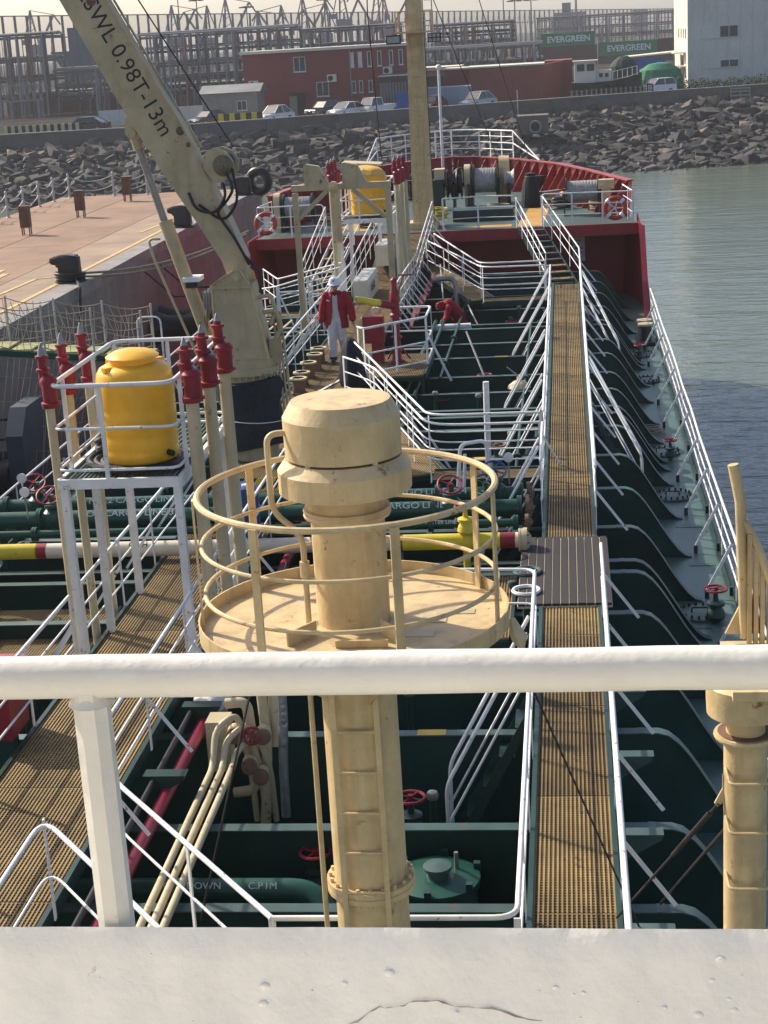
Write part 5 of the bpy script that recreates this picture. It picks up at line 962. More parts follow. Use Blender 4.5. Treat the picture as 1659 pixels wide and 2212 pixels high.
# ============================================================ fire monitor
fm_ = thing('fire_monitor', 'red fire monitor with yellow nozzle on the raised platform', 'fire monitor', (-3.66, 34.4, 1.52))
MB().lathe([(0.16, 0), (0.16, 0.04), (0.085, 0.05), (0.08, 0.5), (0.12, 0.51), (0.12, 0.55), (0.08, 0.56), (0.075, 0.95), (0.12, 0.96), (0.12, 1.02), (0.09, 1.05), (0.10, 1.25), (0.12, 1.3), (0.09, 1.5), (0.06, 1.6), (0.07, 1.75), (0.02, 1.8)], (-3.66, 34.4, 1.52), 18).build('riser', RED, fm_)
MB().tube([(-3.68, 34.36, 2.72), (-3.92, 34.1, 2.82), (-4.0, 34.0, 2.85)], [0.075, 0.08, 0.07], 14).build('swivel', RED, fm_, 60); MB().tube([(-3.95, 34.05, 2.84), (-4.38, 33.6, 3.02)], [0.075, 0.06], 16).build('nozzle', YPIPE, fm_); MB().lathe([(0.05, 0), (0.05, 0.004)], (-4.382, 33.598, 3.021), 14, (-0.43, -0.45, 0.18)).build('nozzle_shade_disc', BLACK, fm_)  # black end disc stands in for the shaded nozzle opening
MB().tube(fillet([(-3.6, 34.35, 2.9), (-3.45, 34.3, 3.35), (-3.40, 34.3, 3.38)], 0.05), 0.018, 8).build('tiller_arm', RUSTY, fm_); MB().tube([(-3.55, 34.3, 3.38), (-3.25, 34.3, 3.38)], 0.02, 8).build('tiller_grip', RUSTY, fm_)
for a in (0.7, 2.4, 4.4): MB().tube([(-3.66, 34.4, 1.95), (-3.66+0.32*cos(a), 34.4+0.32*sin(a), 1.55)], 0.022, 8).build('strut', RED, fm_)
rbx = thing('fire_locker', 'flat red fire locker on the monitor platform beside the rail', 'locker', (-4.08, 34.5, 1.52)); MB().mm((-4.36, 34.3, 1.95), (-3.92, 34.55, 2.52)).build('locker_body', RED, rbx); MB().mm((-4.4, 34.285, 1.98), (-4.362, 34.54, 2.5)).build('door_edge', CREAM2, rbx); MB().mm((-4.2, 34.35, 1.55), (-3.95, 34.55, 1.93)).build('lower_box', RED, rbx)
# dark jacket hung over the rail end
m = MB(); m.rings([[Vector((-4.36+0.18*cos(2*pi*k/22)*w*(1+0.13*sin(k*2.1)+R.uniform(-0.06, 0.06)), 32.15+0.24*sin(2*pi*k/22)*w*(1+0.12*sin(k*1.7)+R.uniform(-0.06, 0.06)), z+R.uniform(-0.015, 0.015))) for k in range(22)] for z, w in ((1.53, 1.25), (1.62, 1.45), (1.75, 1.4), (1.9, 1.3), (2.05, 1.2), (2.2, 1.05), (2.34, 0.8), (2.45, 0.5), (2.48, 0.15))]); t = m.build('draped_jacket', NAVY, None, 60); tag(t, 'dark navy jacket draped over the end of the cross walkway rail', 'jacket')

# ============================================================ foremast
fm = thing('foremast', 'tapering cream box foremast with rungs, small platform and floodlights', 'mast', (-4.42, 51.5, 2.4))
MB().rings([[Vector((-4.42+s*w*0.5, 51.5+u*w*0.42, z)) for s, u in ((-1, -1), (1, -1), (1, 1), (-1, 1))] for z, w in ((2.4, 0.64), (6.0, 0.555), (9.5, 0.46), (12.0, 0.40))]).build('mast_column', CREAM, fm, 20)
MB().box((-4.42, 51.5, 2.5), (0.9, 0.9, 0.2)).build('mast_foot', CREAM, fm)
for s in (-1, 1): MB().tube([(-4.42+s*0.14, 51.18, 2.7), (-4.42+s*0.14, 51.26, 8.4)], 0.012, 6).build('ladder_rail', CREAM, fm)
for k in range(19): MB().cyl((-4.56, 51.185+0.0042*k, 2.9+0.29*k), (-4.28, 51.185+0.0042*k, 2.9+0.29*k), 0.011, n=6).build('rung', CREAM, fm)
pf = MB().mm((-5.0, 51.0, 8.22), (-3.85, 52.0, 8.27)).build('platform', CREAM, fm)
for x, s in ((-4.95, -1), (-3.9, 1)):
    for y in (51.05, 51.9):
        MB().box((x, y, 8.55), (0.04, 0.04, 0.6)).build('platform_post', CREAM, pf)
    for h in (8.55, 8.85): MB().tube([(x, 51.05, h), (x, 51.9, h)], 0.018, 6).build('platform_rail', CREAM, pf)
    for h in (8.55, 8.85): MB().tube([(x, 51.05, h), (-4.42+s*0.2, 51.05, h)], 0.018, 6).build('platform_rail', CREAM, pf)
LAMPG = pmat('floodlight_glass', (0.30, 0.32, 0.28), 0.2, var=0.1, bump=0)
for x, w, nn in ((-5.02, 0.44, 1), (-3.80, 0.40, 3)):
    fl_ = MB().box((x, 50.95, 8.06), (w, 0.16, 0.26)).build('floodlight', BLACK, fm)
    if nn == 1: MB().box((x, 50.865, 8.06), (w-0.07, 0.01, 0.18)).build('lens', LAMPG, fl_)
    else:
        for i in range(3):
            for j in range(2): MB().box((x-0.12+0.12*i, 50.865, 8.0+0.12*j), (0.09, 0.01, 0.09)).build('lens', LAMPG, fl_)
MB().tube([(-4.15, 51.3, 12), (-4.12, 51.2, 8.2), (-4.10, 51.3, 4.5), (-4.05, 51.2, 2.5)], 0.012, 6).build('mast_cable', DARKSTEEL, fm)
fp = thing('flagpole', 'thin white flagstaff with a ball top on the bow', 'flagpole', (-4.70, 64.4, 2.4)); MB().tube([(-4.70, 64.4, 2.4), (-4.70, 64.4, 6.85)], [0.06, 0.05], 12).build('pole', WHITE, fp); MB().ball((-4.70, 64.4, 6.93), 0.11).build('ball_top', WHITE, fp)
# ============================================================ forecastle gear
def winch(label, x, y, r, L, z0=2.4, drums=1, cap=True, rope=None):
    t = thing('mooring_winch', label, 'winch', (x, y, z0)); zc = z0+r+0.32
    d = MB().lathe([(r*0.72, -L/2), (r*0.72, L/2)], (x, y, zc), 28, (1, 0, 0)).build('wire_drum', rope or WIREDRUM, t)
    for k in range(int(L/0.045)): MB().torus((x-L/2+0.03+k*0.045, y, zc), r*0.725, 0.02, (1, 0.02*(-1)**k, 0), 28, 5).build('wire_turn', rope or WIREDRUM, d)
    for s in (-1, 1):
        MB().lathe([(r, -0.02), (r, 0.02)], (x+s*(L/2+0.03), y, zc), 32, (1, 0, 0)).build('drum_flange', GREEN, t)
        MB().prism([(-r*0.9, 0), (r*0.9, 0), (0.14, zc-z0+0.1), (-0.14, zc-z0+0.1)], (x+s*(L/2+0.09)-0.025, y, z0), (0, 1, 0), (0, 0, 1), (0.05, 0, 0)).build('bearing_stand', GREEN, t)
    if cap:
        ph = [(-r*0.75, 0), (r*0.75, 0)]+[(r*0.75*cos(a), zc-z0+0.15+r*0.75*sin(a)) for a in [pi*k/8 for k in range(9)]]
        MB().prism(ph, (x-L/2-0.34, y, z0), (0, 1, 0), (0, 0, 1), (0.2, 0, 0)).build('gear_cover', CREAM2, t, 30)
    return t
winch('mooring winch with pale gear cover and wire drum by the port lifebuoy', -8.45, 52.3, 0.42, 0.85)
winch('large mooring winch with full wire drum right of the foremast', -2.75, 57.2, 0.55, 0.72)
gc = [o for o in C.objects if o.name.startswith('mooring_winch')][-1]
w2 = thing('anchor_windlass', 'dark windlass with two black gypsy wheels beside the foremast', 'windlass', (-3.7, 57.0, 2.4))
for x in (-3.95, -3.62): MB().lathe([(0.50, -0.10), (0.52, -0.06), (0.30, -0.03), (0.30, 0.03), (0.52, 0.06), (0.50, 0.10)], (x, 56.9, 3.2), 24, (1, 0, 0)).build('gypsy_wheel', BLACK, w2)
MB().cyl((-4.4, 56.9, 3.2), (-3.3, 56.9, 3.2), 0.08, n=12).build('shaft', GREEN, w2); MB().mm((-4.5, 56.5, 2.4), (-4.15, 57.3, 3.4)).build('gearbox', GREEN, w2); MB().mm((-4.45, 56.6, 3.41), (-4.1, 57.2, 3.75)).build('motor_cover', CREAM2, w2)
for x in (-3.8, -3.3): MB().mm((x-0.04, 56.6, 2.4), (x+0.04, 57.2, 3.2)).build('bearing_stand', BLACK, w2)
t = thing('warping_head', 'grey warping drum on the outboard end of the windlass', 'drum', (-1.98, 57.2, 3.2)); MB().lathe([(0.30, -0.16), (0.22, -0.05), (0.22, 0.08), (0.32, 0.18)], (-1.95, 57.2, 3.3), 20, (1, 0, 0)).build('drum_barrel', WIREDRUM, t); MB().mm((-2.02, 57.05, 2.4), (-1.9, 57.35, 3.2)).build('stand', GREEN, t)
winch('mooring winch by the starboard lifebuoy with loosely wound pale wire', 0.48, 53.2, 0.42, 0.95, cap=False)
t = thing('winch_control', 'cream control pedestal by the starboard lifebuoy', 'pedestal', (1.22, 52.9, 2.4)); MB().mm((1.08, 52.75, 2.4), (1.38, 53.05, 3.2)).build('column', CREAM, t); MB().box((1.23, 52.9, 3.35), (0.5, 0.4, 0.28)).build('hood', CREAM, t)
t = thing('chain_stopper', 'black canvas covered cone near the bow winches', 'cover', (-1.2, 56.1, 2.4)); MB().lathe([(0.36, 0), (0.33, 0.2), (0.26, 0.8), (0.16, 1.05), (0.17, 1.12), (0.01, 1.16)], (-1.2, 56.1, 2.4), 14).build('cone_cover', TARP, t, 20); MB().torus((-1.2, 56.1, 3.42), 0.18, 0.012, (0, 0, 1), 16, 5).build('tie_cord', ROPE, t)
t = thing('gear_cover', 'tall rounded cream gear cover behind the bow winch', 'cover', (-2.2, 58.0, 2.4)); MB().prism([(-0.4, 0), (0.4, 0), (0.4, 1.2)]+[(0.4*cos(a), 1.2+0.4*sin(a)) for a in [pi*k/8 for k in range(1, 8)]]+[(-0.4, 1.2)], (-2.3, 58.0, 2.4), (0, 1, 0), (0, 0, 1), (0.35, 0, 0)).build('cover_shell', CREAM, t, 30)
t = thing('mooring_bitt', 'dark mooring bitt with a white cap behind the hose gantry on the forecastle', 'bollard', (-6.6, 56.0, 2.4))
for x in (-6.9, -6.3): MB().lathe([(0.2, 0), (0.2, 0.62), (0.25, 0.63), (0.25, 0.7), (0.01, 0.72)], (x, 56.0, 2.4), 18).build('bitt_post', BOLLARD, t)
MB().mm((-7.2, 55.7, 2.4), (-6.0, 56.3, 2.46)).build('base', BOLLARD, t); MB().lathe([(0.3, 0), (0.3, 0.04)], (-6.9, 56, 3.12), 18).build('cap', WHITE, t)
t = thing('steel_scrap', 'loose pale steel plates and gear lying by the starboard bulwark', 'scrap', (0.0, 58.5, 2.4))
for k in range(7): MB().box((-0.8+0.25*k, 57.6+R.uniform(-0.5, 0.8), 2.5+R.uniform(0, 0.25)), (0.3, R.uniform(0.3, 0.9), 0.12), Matrix.Rotation(R.uniform(0, 3), 3, 'Z') @ Matrix.Rotation(R.uniform(-0.3, 0.3), 3, 'X')).build('plate', (CREAM2, STEEL, WHITE)[k % 3], t)
m = MB(); 
for k in range(6): m.torus((-3.95, 52.0, 2.62+0.06*k), 0.22+R.uniform(-0.03, 0.03), 0.03, (R.uniform(-0.2, 0.2), R.uniform(-0.2, 0.2), 1), 20, 6)
tag(m.build('rope_coil', pmat('yellow_rope', (0.45, 0.36, 0.04), 0.8)), 'yellow rope heap at the foot of the foremast', 'rope')
def lifebuoy(label, c, ax):
    t = thing('lifebuoy', label, 'lifebuoy', c, 'lifebuoys on the forecastle rail'); Z = Vector(ax).normalized(); X = Vector((1, 0, 0)); Y = Z.cross(X).normalized(); X = Y.cross(Z); c = Vector(c)
    MB().torus(c, 0.29, 0.075, Z, 32, 10).build('ring', ORANGE, t, 60)
    for k in range(4):
        a = pi*k/2+0.785; p = c+(X*cos(a)+Y*sin(a))*0.29; MB().lathe([(0.079, -0.05), (0.079, 0.05)], p, 12, (-X*sin(a)+Y*cos(a)), cap=False).build('reflective_band', WHITE, t)
    pts = [c+(X*cos(2*pi*k/16)+Y*sin(2*pi*k/16))*(0.375 if k % 4 == 2 else 0.30 if k % 2 else 0.34)-Z*0.03 for k in range(16)]; MB().tube(pts, 0.010, 5, True).build('grab_line', WHITE, t)
    for k in range(5): a = 2*pi*k/5; MB().tube([c+Z*0.03, c+Z*0.03+(X*cos(a)+Y*sin(a))*0.24], 0.018, 6).build('bracket_spoke', WHITE, t)
lifebuoy('orange lifebuoy with white bands on the starboard forecastle rail', (1.42, 50.12, 2.88), (0, -1, 0.05)); lifebuoy('orange lifebuoy on the port forecastle rail beside the crane boom', (-9.18, 50.26, 2.88), (0, -1, 0.05))
t = thing('hatch_ladder', 'small dark open hatch with a steep stair at the forecastle edge', 'stairs', (-6.3, 50.6, 2.4))
# port forecastle stair and cage rails
railing('cross_railing', 'white rail of the port forecastle stair beside the crane', [(-6.0, 44.2, 1.5), (-8.0, 45.0, 1.0), (-8.8, 47.2, 1.0)], sp=0.9, fil=0.15, w=0.06)
railing('cross_railing', 'second white rail of the port forecastle stair', [(-6.0, 43.2, 1.5), (-7.8, 43.6, 1.0), (-9.2, 45.6, 0.6)], sp=0.8, fil=0.15, w=0.06)
railing('stair_railing', 'white rail of the steep stair up to the port forecastle', [(-7.0, 46.6, 0.9), (-6.3, 50.2, 2.4)], sp=1.1, fil=0.1, w=0.06)
railing('stair_railing', 'second rail of the steep stair up to the port forecastle', [(-7.7, 46.6, 0.9), (-7.3, 50.2, 2.4)], sp=1.1, fil=0.1, w=0.06)
t.location = (-7.2, 48.4, 0.9); t['label'] = 'steep stair with ochre treads up to the port forecastle'
for k in range(7): MB().box((-7.35+0.55*k/6, 46.7+3.5*k/6, 0.95+1.4*k/6), (0.6, 0.3, 0.03)).build('tread', GRATE, t)
for s in (-0.33, 0.33): MB().bar((-7.35+s, 46.6, 0.85), (-6.8+s, 50.2, 2.32), 0.03, 0.14).build('stringer', WHITE, t)
walkway('cross_walkway', 'port walkway from the wide catwalk to the forecastle stair', (-5.75, 43.7), (-8.6, 44.5), 0.7, 1.0, posts=True)
for i, (x, y) in enumerate(((-6.6, 41.6), (-7.5, 42.2), (-7.0, 45.6))):
    t = thing('lattice_trestle', 'white crossed lattice trestle on the port deck beside the gantry', 'trestle', (x, y, 0), 'lattice trestles on the port deck')
    for a, c in (((0, 0.1), (0.7, 1.9)), ((0.7, 0.1), (0, 1.9)), ((0, 0), (0, 2.0)), ((0.7, 0), (0.7, 2.0)), ((0, 1.95), (0.7, 1.95)), ((0, 1.0), (0.7, 1.0))): MB().bar((x+a[0], y, a[1]), (x+c[0], y+0.02, c[1]), 0.04, 0.03, (0, 1, 0)).build('lattice_bar', WHITE, t)
tb = thing('work_table', 'low white slatted frame beside the gantry leg on the port deck', 'frame', (-7.2, 39.5, 0))
for k in range(6): MB().bar((-8.0+0.3*k, 39.0, 1.4), (-7.8+0.3*k, 40.4, 1.5), 0.05, 0.03).build('slat', CREAM2, tb)
for x in (-8.0, -6.4):
    for y in (39.0, 40.4): MB().box((x, y, 0.7), (0.05, 0.05, 1.4)).build('leg', WHITE, tb)
# ============================================================ gangway with netting
gw = thing('gangway', 'yellow green gangway with rope netting between ship and quay', 'gangway', (-10, 33.5, 2.2))
GWM = pmat('gangway_yellow_green', (0.32, 0.33, 0.13), 0.7, var=0.25, vs=3, rust=0.2, rcol=(0.2, 0.22, 0.16))
for k in range(9): MB().mm((-13.2+0.5*k+0.015, 33.1, 2.42-0.045*k), (-13.2+0.5*(k+1)-0.015, 33.9, 2.46-0.045*k)).build('deck_plate', GWM, gw)
for y in (33.08, 33.92): MB().bar((-13.2, y, 2.38), (-8.7, y, 1.98), 0.05, 0.12).build('side_beam', PIPEGREEN, gw)
NET = pmat('net_rope', (0.30, 0.27, 0.21), 0.9)
for y in (33.05, 33.95):
    for k in range(5): MB().cyl((-13.0+1.05*k, y, 2.35-0.1*k), (-13.0+1.05*k, y, 3.45-0.1*k), 0.024, n=6).build('net_post', GALV, gw)
    m = MB()
    for k in range(26): m.tube([(-13.0+0.165*k, y, 3.38-0.016*k-0.08*sin(k*0.6)**2), (-12.95+0.165*k+0.12*sin(k), y+0.03, 2.9-0.016*k), (-13.0+0.165*k, y, 2.45-0.016*k)], 0.008, 4)
    for h in (3.40, 3.1, 2.8, 2.55): m.tube([(-13.0+0.21*k, y, h-0.02*k-0.10*abs(sin(pi*k/5))) for k in range(21)], 0.011, 4)
    m.build('rope_net', NET, gw)
MB().tube(fillet([(-8.9, 33.1, 1.9), (-8.9, 33.1, 2.9), (-8.4, 33.1, 2.9), (-8.4, 33.1, 1.2)], 0.15), 0.02, 8).build('hand_hoop', WHITE, gw)
m = MB()
for k in range(22): m.tube([(-12.75+0.15*k+R.uniform(-0.04, 0.04), 32.9, 2.28-0.013*k), (-12.5+0.12*k, 32.2+R.uniform(-0.2, 0.2), 1.2), (-12.2+0.10*k+R.uniform(-0.1, 0.1), 31.4+R.uniform(-0.3, 0.3), -0.2)], 0.006, 4)
for k in range(5): m.tube([(-12.8+0.4*j, 32.8-0.3*k+R.uniform(-0.05, 0.05), 1.95-0.45*k-0.18*sin(pi*j/9)) for j in range(10)], 0.006, 4)
tag(m.build('safety_net', NET), 'grey safety net slung under the gangway down the quay wall', 'net')
# small deck fittings between the webs
for i in range(26):
    x = R.uniform(-3.6, -0.8) if i < 18 else R.uniform(-8.6, -6.2); y = R.choice([w+R.uniform(0.5, 1.5) for w in WEBY if 13 < w < 47]); h = R.uniform(0.9, 1.35)
    t = thing('sounding_pipe', ('dark green capped sounding pipe between the deck webs, inboard', 'dark green capped sounding pipe between the deck webs, port side')[i >= 18], 'sounding pipe', (x, y, 0), ('inboard sounding pipes', 'port sounding pipes')[i >= 18])
    MB().cyl((x, y, 0), (x, y, h), 0.035, n=10).build('pipe', GREEN, t); MB().lathe([(0.06, 0), (0.065, 0.04), (0.05, 0.07), (0.01, 0.08)], (x, y, h), 12).build('cap', MATS['flange_green'] if R.random() < 0.7 else STEEL, t)
for i, (x, y0, y1, r) in enumerate(((-3.35, 26.0, 41.0, 0.045), (-3.15, 27.5, 47.0, 0.035), (-2.75, 34.0, 47.0, 0.03), (-6.4, 23.8, 44.0, 0.05), (-6.7, 24.0, 42.0, 0.035), (-0.95, 25.6, 40.0, 0.028))):
    pipe('deck_pipe', ('thin green deck pipe beside the monitor platform', 'second thin green deck pipe by the worker', 'thin green pipe under the forward cross walkway', 'green pipe along the port deck outboard of the crane', 'slim green pipe along the port deck', 'slim green pipe beside the starboard catwalk')[i], [(x, y0, 1.17+r+0.02), (x, y1, 1.17+r+0.02)], r, PIPEGREEN, flanges=(1.5, 4.5, 8.0), n=10)
m = MB(); pts = []
for k in range(60):
    a = k*0.42; pts.append((1.35+0.28*cos(a)*(1-k/140), 33.2+k*0.012+0.28*sin(a)*(1-k/140), 0.03+0.0005*k))
tag(MB().tube([(x*1.0+0.25, y, z+0.02) for x, y, z in pts], 0.018, 6).build('rope_coil', ROPE), 'pale rope loosely coiled on the starboard side deck', 'rope')

for i, (x, y, r, mt, lab) in enumerate(((-2.2, 54.6, 0.34, ROPE, 'brown rope coil on the forecastle by the winch bed'), (-0.2, 55.2, 0.30, DARKSTEEL, 'dark wire coil on the forecastle near the stair opening'), (1.0, 54.3, 0.28, ROPE, 'rope coil beside the cream control pedestal'), (-7.6, 53.6, 0.36, ROPE, 'rope coil on the port forecastle behind the winch'), (-6.3, 52.2, 0.26, DARKSTEEL, 'dark coil at the head of the port stair'))):
    m = MB()
    for k in range(5): m.torus((x+R.uniform(-0.03, 0.03), y+R.uniform(-0.03, 0.03), 2.44+0.06*k), r-0.03*(k % 2), 0.035, (R.uniform(-0.1, 0.1), R.uniform(-0.1, 0.1), 1), 22, 6)
    tag(m.build('rope_coil', mt), lab, 'rope')
for i, (x, y) in enumerate(((-0.6, 60.2), (-5.9, 60.8))):
    t = thing('mooring_bitt', ('dark twin bitt inside the starboard bow bulwark', 'dark twin bitt inside the port bow bulwark')[i], 'bollard', (x, y, 2.4))
    for s_ in (-0.35, 0.35): MB().lathe([(0.17, 0.05), (0.17, 0.6), (0.22, 0.62), (0.22, 0.68), (0.01, 0.69)], (x+s_, y, 2.4), 18).build('bitt_post', BOLLARD, t)
    MB().mm((x-0.65, y-0.28, 2.4), (x+0.65, y+0.28, 2.45)).build('base', BOLLARD, t)
t = pipe('deck_pipe', 'black rubber covered cable along the inboard edge of the port catwalk', [(-4.12, 8.6, 1.40), (-4.12, 16.0, 1.40)], 0.03, BLACK, n=10)
# ============================================================ bridge superstructure (behind and below the camera)
ab = thing('wheelhouse', 'white accommodation front and wheelhouse at the aft end of the deck', 'superstructure', (-3.75, 0, 0))
MB().mm((-9.5, -4.0, 0.0), (2.1, 1.05, 6.2)).build('accommodation_front', BRIDGE_WHITE, ab)
MB().mm((-9.5, -4.0, 6.2), (2.6, 1.1, 6.26)).build('bridge_deck', BRIDGE_WHITE, ab)
MB().mm((-9.0, -4.0, 6.27), (2.0, -1.2, 9.6)).build('wheelhouse_wall', BRIDGE_WHITE, ab)
for x in (-8.0, -6.4, -4.8, -3.2, -1.6, 0.0, 1.2): MB().mm((x-0.55, -1.21, 7.6), (x+0.55, -1.185, 8.7)).build('window', GLASS, ab)

# ============================================================ people
SKIN = pmat('skin', (0.30, 0.17, 0.11), 0.6, var=0.1); COVER = pmat('white_coverall', (0.50, 0.50, 0.53), 0.85, var=0.14, vs=7, bump=0.6, bs=16, dist=0.02, rust=0.2, rs=9, rcol=(0.33, 0.31, 0.31))
REDCLOTH = pmat('red_cloth', (0.25, 0.012, 0.022), 0.85, var=0.25, vs=7, bump=0.7, bs=14, dist=0.025); SHOE = pmat('boot_leather', (0.015, 0.014, 0.014), 0.6); HELM = pmat('helmet_shell', (0.60, 0.66, 0.74), 0.3, var=0.05); HAIR = pmat('black_hair', (0.01, 0.009, 0.008), 0.7); CUFF = pmat('glove_grey', (0.10, 0.10, 0.10), 0.9)
def fuse(m, name, voxel, parent, matfn, mats, smooth=4):
    me = m.mesh('tmp', None); o = bpy.data.objects.new('tmp', me); C.objects.link(o)
    md = o.modifiers.new('r', 'REMESH'); md.mode = 'VOXEL'; md.voxel_size = voxel
    ms = o.modifiers.new('s', 'SMOOTH'); ms.iterations = smooth; ms.factor = 0.5
    dg = bpy.context.evaluated_depsgraph_get(); me2 = bpy.data.meshes.new_from_object(o.evaluated_get(dg)); bpy.data.objects.remove(o)
    me2.name = name; me2.materials.clear()
    for mt in mats: me2.materials.append(mt)
    for p in me2.polygons: p.material_index = matfn(p.center); p.use_smooth = True
    return obj(name, me2, parent)
def capsule(m, pts, rs, n=14):
    m.tube(pts, rs, n); 
    for p, r in zip(pts, rs): m.ball(p, r, 12, 8)
def ellip(m, secs, n=20):      # stacked elliptical sections (cx, cy, z, rx, ry)
    m.rings([[Vector((x+rx_*cos(2*pi*k/n), y+ry_*sin(2*pi*k/n), z)) for k in range(n)] for x, y, z, rx_, ry_ in secs])
def hand(m, w, d, side, fwd=Vector((0, -1, 0))):
    """palm and five curled fingers hanging from wrist w along d"""
    w = Vector(w); d = Vector(d).normalized(); s = fwd; b = d.cross(s).normalized()
    c = w+d*0.05; m.tube([w, c, c+d*0.05], [0.026, 0.036, 0.032], 8); m.ball(c+d*0.02, 0.036, 8, 6)
    for k, L in enumerate((0.062, 0.075, 0.07, 0.055)):
        o = c+d*0.045+s*(0.028-0.019*k); m.tube([o, o+d*L*0.55+b*side*0.012, o+d*L*0.85+b*side*0.03], [0.0095, 0.009, 0.008], 6)
    o = c-d*0.01+s*0.03; m.tube([o, o+s*0.025+d*0.03, o+s*0.03+d*0.06+b*side*0.01], [0.012, 0.010, 0.009], 6)
PX_, PY_, PZ_ = -4.98, 34.84, 1.51
pe = thing('person', 'person in white helmet, red jacket and white coverall walking aft on the wide catwalk', 'person', (PX_, PY_, PZ_))
m = MB()
ellip(m, [(0, 0, 0.86, 0.16, 0.12), (0, 0.01, 0.98, 0.17, 0.125), (0, 0.01, 1.12, 0.165, 0.12), (0, 0.01, 1.28, 0.19, 0.125), (0, 0.01, 1.40, 0.19, 0.11), (0, 0.01, 1.46, 0.11, 0.08)])
capsule(m, [(0, 0, 1.42), (0, -0.02, 1.54)], [0.062, 0.058])
# head with face: cranium, jaw, nose, brow, ears
m.ball((0, -0.01, 1.665), 0.095, 16, 12, (0.84, 1.02, 1.15)); m.ball((0, -0.045, 1.60), 0.066, 12, 8, (0.9, 0.9, 0.9)); m.tube([(0, -0.10, 1.665), (0, -0.128, 1.625), (0, -0.105, 1.612)], [0.012, 0.016, 0.012], 6); m.ball((0, -0.105, 1.578), 0.022, 8, 6, (1.2, 0.6, 0.5))
for s in (-1, 1): m.ball((s*0.082, 0.0, 1.64), 0.026, 8, 6, (0.4, 0.8, 1.2)); m.ball((s*0.034, -0.088, 1.672), 0.016, 8, 6)
legs = {-1: [(-0.09, 0.0, 0.90), (-0.11, -0.12, 0.50), (-0.10, -0.15, 0.10)], 1: [(0.09, 0.0, 0.90), (0.09, -0.04, 0.50), (0.08, 0.20, 0.15)]}
for s, pts in legs.items():
    capsule(m, [pts[0], ((pts[0][0]+pts[1][0])/2, (pts[0][1]+pts[1][1])/2, 0.70), pts[1], ((pts[1][0]+pts[2][0])/2, (pts[1][1]+pts[2][1])/2+0.02, 0.32), pts[2]], [0.115, 0.108, 0.092, 0.09, 0.084])
    a = Vector(pts[2]); m.tube([a+Vector((0, 0.06, -0.04)), a+Vector((0, -0.02, -0.045)), a+Vector((0, -0.13, -0.062)), a+Vector((0, -0.18, -0.07))], [0.045, 0.05, 0.042, 0.028], 10)
arms = {-1: [(-0.20, 0.01, 1.41), (-0.29, 0.04, 1.13), (-0.33, -0.05, 0.88)], 1: [(0.20, 0.01, 1.41), (0.31, 0.03, 1.13), (0.36, -0.06, 0.89)]}
for s, pts in arms.items():
    capsule(m, pts, [0.062, 0.048, 0.034]); hand(m, pts[2], Vector((0.02*s, -0.1, -1)), -s)
def bmat(c):
    if c.z > 1.47: return 0
    if c.z < 0.125+0.02*(c.y > 0.05) : return 2
    if abs(c.x) > 0.23 and c.z < 0.93: return 3 if c.x < 0 else 0
    return 1
o = fuse(m, 'body', 0.009, pe, bmat, [SKIN, COVER, SHOE, CUFF]); 
o.data.transform(Matrix.Translation((PX_, PY_, PZ_)))
m = MB()
n = 26
for rr_, flip in ((0.0, 1), (-0.028, -1)):
    pass
secs = [(0.0, 0.72, 0.265, 0.18), (0.0, 0.84, 0.25, 0.17), (0.0, 1.0, 0.235, 0.16), (0.0, 1.15, 0.215, 0.155), (0.0, 1.30, 0.23, 0.155), (0.0, 1.41, 0.215, 0.135), (0.0, 1.475, 0.12, 0.10)]
for s in (-1, 1):      # two open front halves meeting at the back
    outer = []
    for (y, z, a_, b_) in secs:
        op = 0.46-0.2*(z-0.72)/0.75+0.05*sin(z*9)
        ring = []
        for k in range(13):
            t_ = -pi/2+s*(op+(pi-op)*k/12); ring.append(Vector((a_*cos(t_), 0.01+b_*sin(t_), z)))
        for k in reversed(range(13)):
            t_ = -pi/2+s*(op+(pi-op)*k/12); ring.append(Vector(((a_-0.03)*cos(t_), 0.01+(b_-0.03)*sin(t_), z)))
        outer.append(ring)
    m.rings(outer)
for s, pts in arms.items():
    q = [Vector(p) for p in pts]; q[2] = q[1].lerp(q[2], 0.88); capsule(m, q, [0.098, 0.092, 0.078])
m.torus((0, 0.02, 1.475), 0.105, 0.035, (0, 0.25, 1), 20, 8)
o = fuse(m, 'jacket', 0.010, pe, lambda c: 0, [REDCLOTH], 3); o.data.transform(Matrix.Translation((PX_, PY_, PZ_)))
MB().box((PX_-0.14, PY_-0.148, PZ_+1.33), (0.075, 0.012, 0.02), Matrix.Rotation(0.35, 3, 'Y')).build('chest_print', PRINT_WHITE, o)
MB().prism([(-0.045, 0.10), (0.045, 0.10), (0, 0.0)], (PX_, PY_-0.10, PZ_+1.385), (1, 0, 0), (0, 0.25, 1), (0, 0.01, 0)).build('dark_collar', SHOE, pe)
h = MB().lathe([(0.125, -0.015), (0.122, 0.0), (0.118, 0.05), (0.098, 0.10), (0.055, 0.128), (0.002, 0.136)], (PX_, PY_-0.01, PZ_+1.685), 28).build('helmet', HELM, pe)
MB().lathe([(0.118, 0.0), (0.152, -0.012), (0.152, -0.006), (0.118, 0.01)], (PX_, PY_-0.022, PZ_+1.675), 28, (0, -0.12, 1), cap=False).build('helmet_brim', HELM, h); MB().tube([(PX_, PY_-0.14, PZ_+1.70), (PX_, PY_-0.09, PZ_+1.80), (PX_, PY_, PZ_+1.83), (PX_, PY_+0.09, PZ_+1.79)], 0.012, 6).build('helmet_ridge', HELM, h)
MB().box((PX_, PY_-0.133, PZ_+1.74), (0.035, 0.006, 0.03)).build('helmet_badge', DARKSTEEL, h)
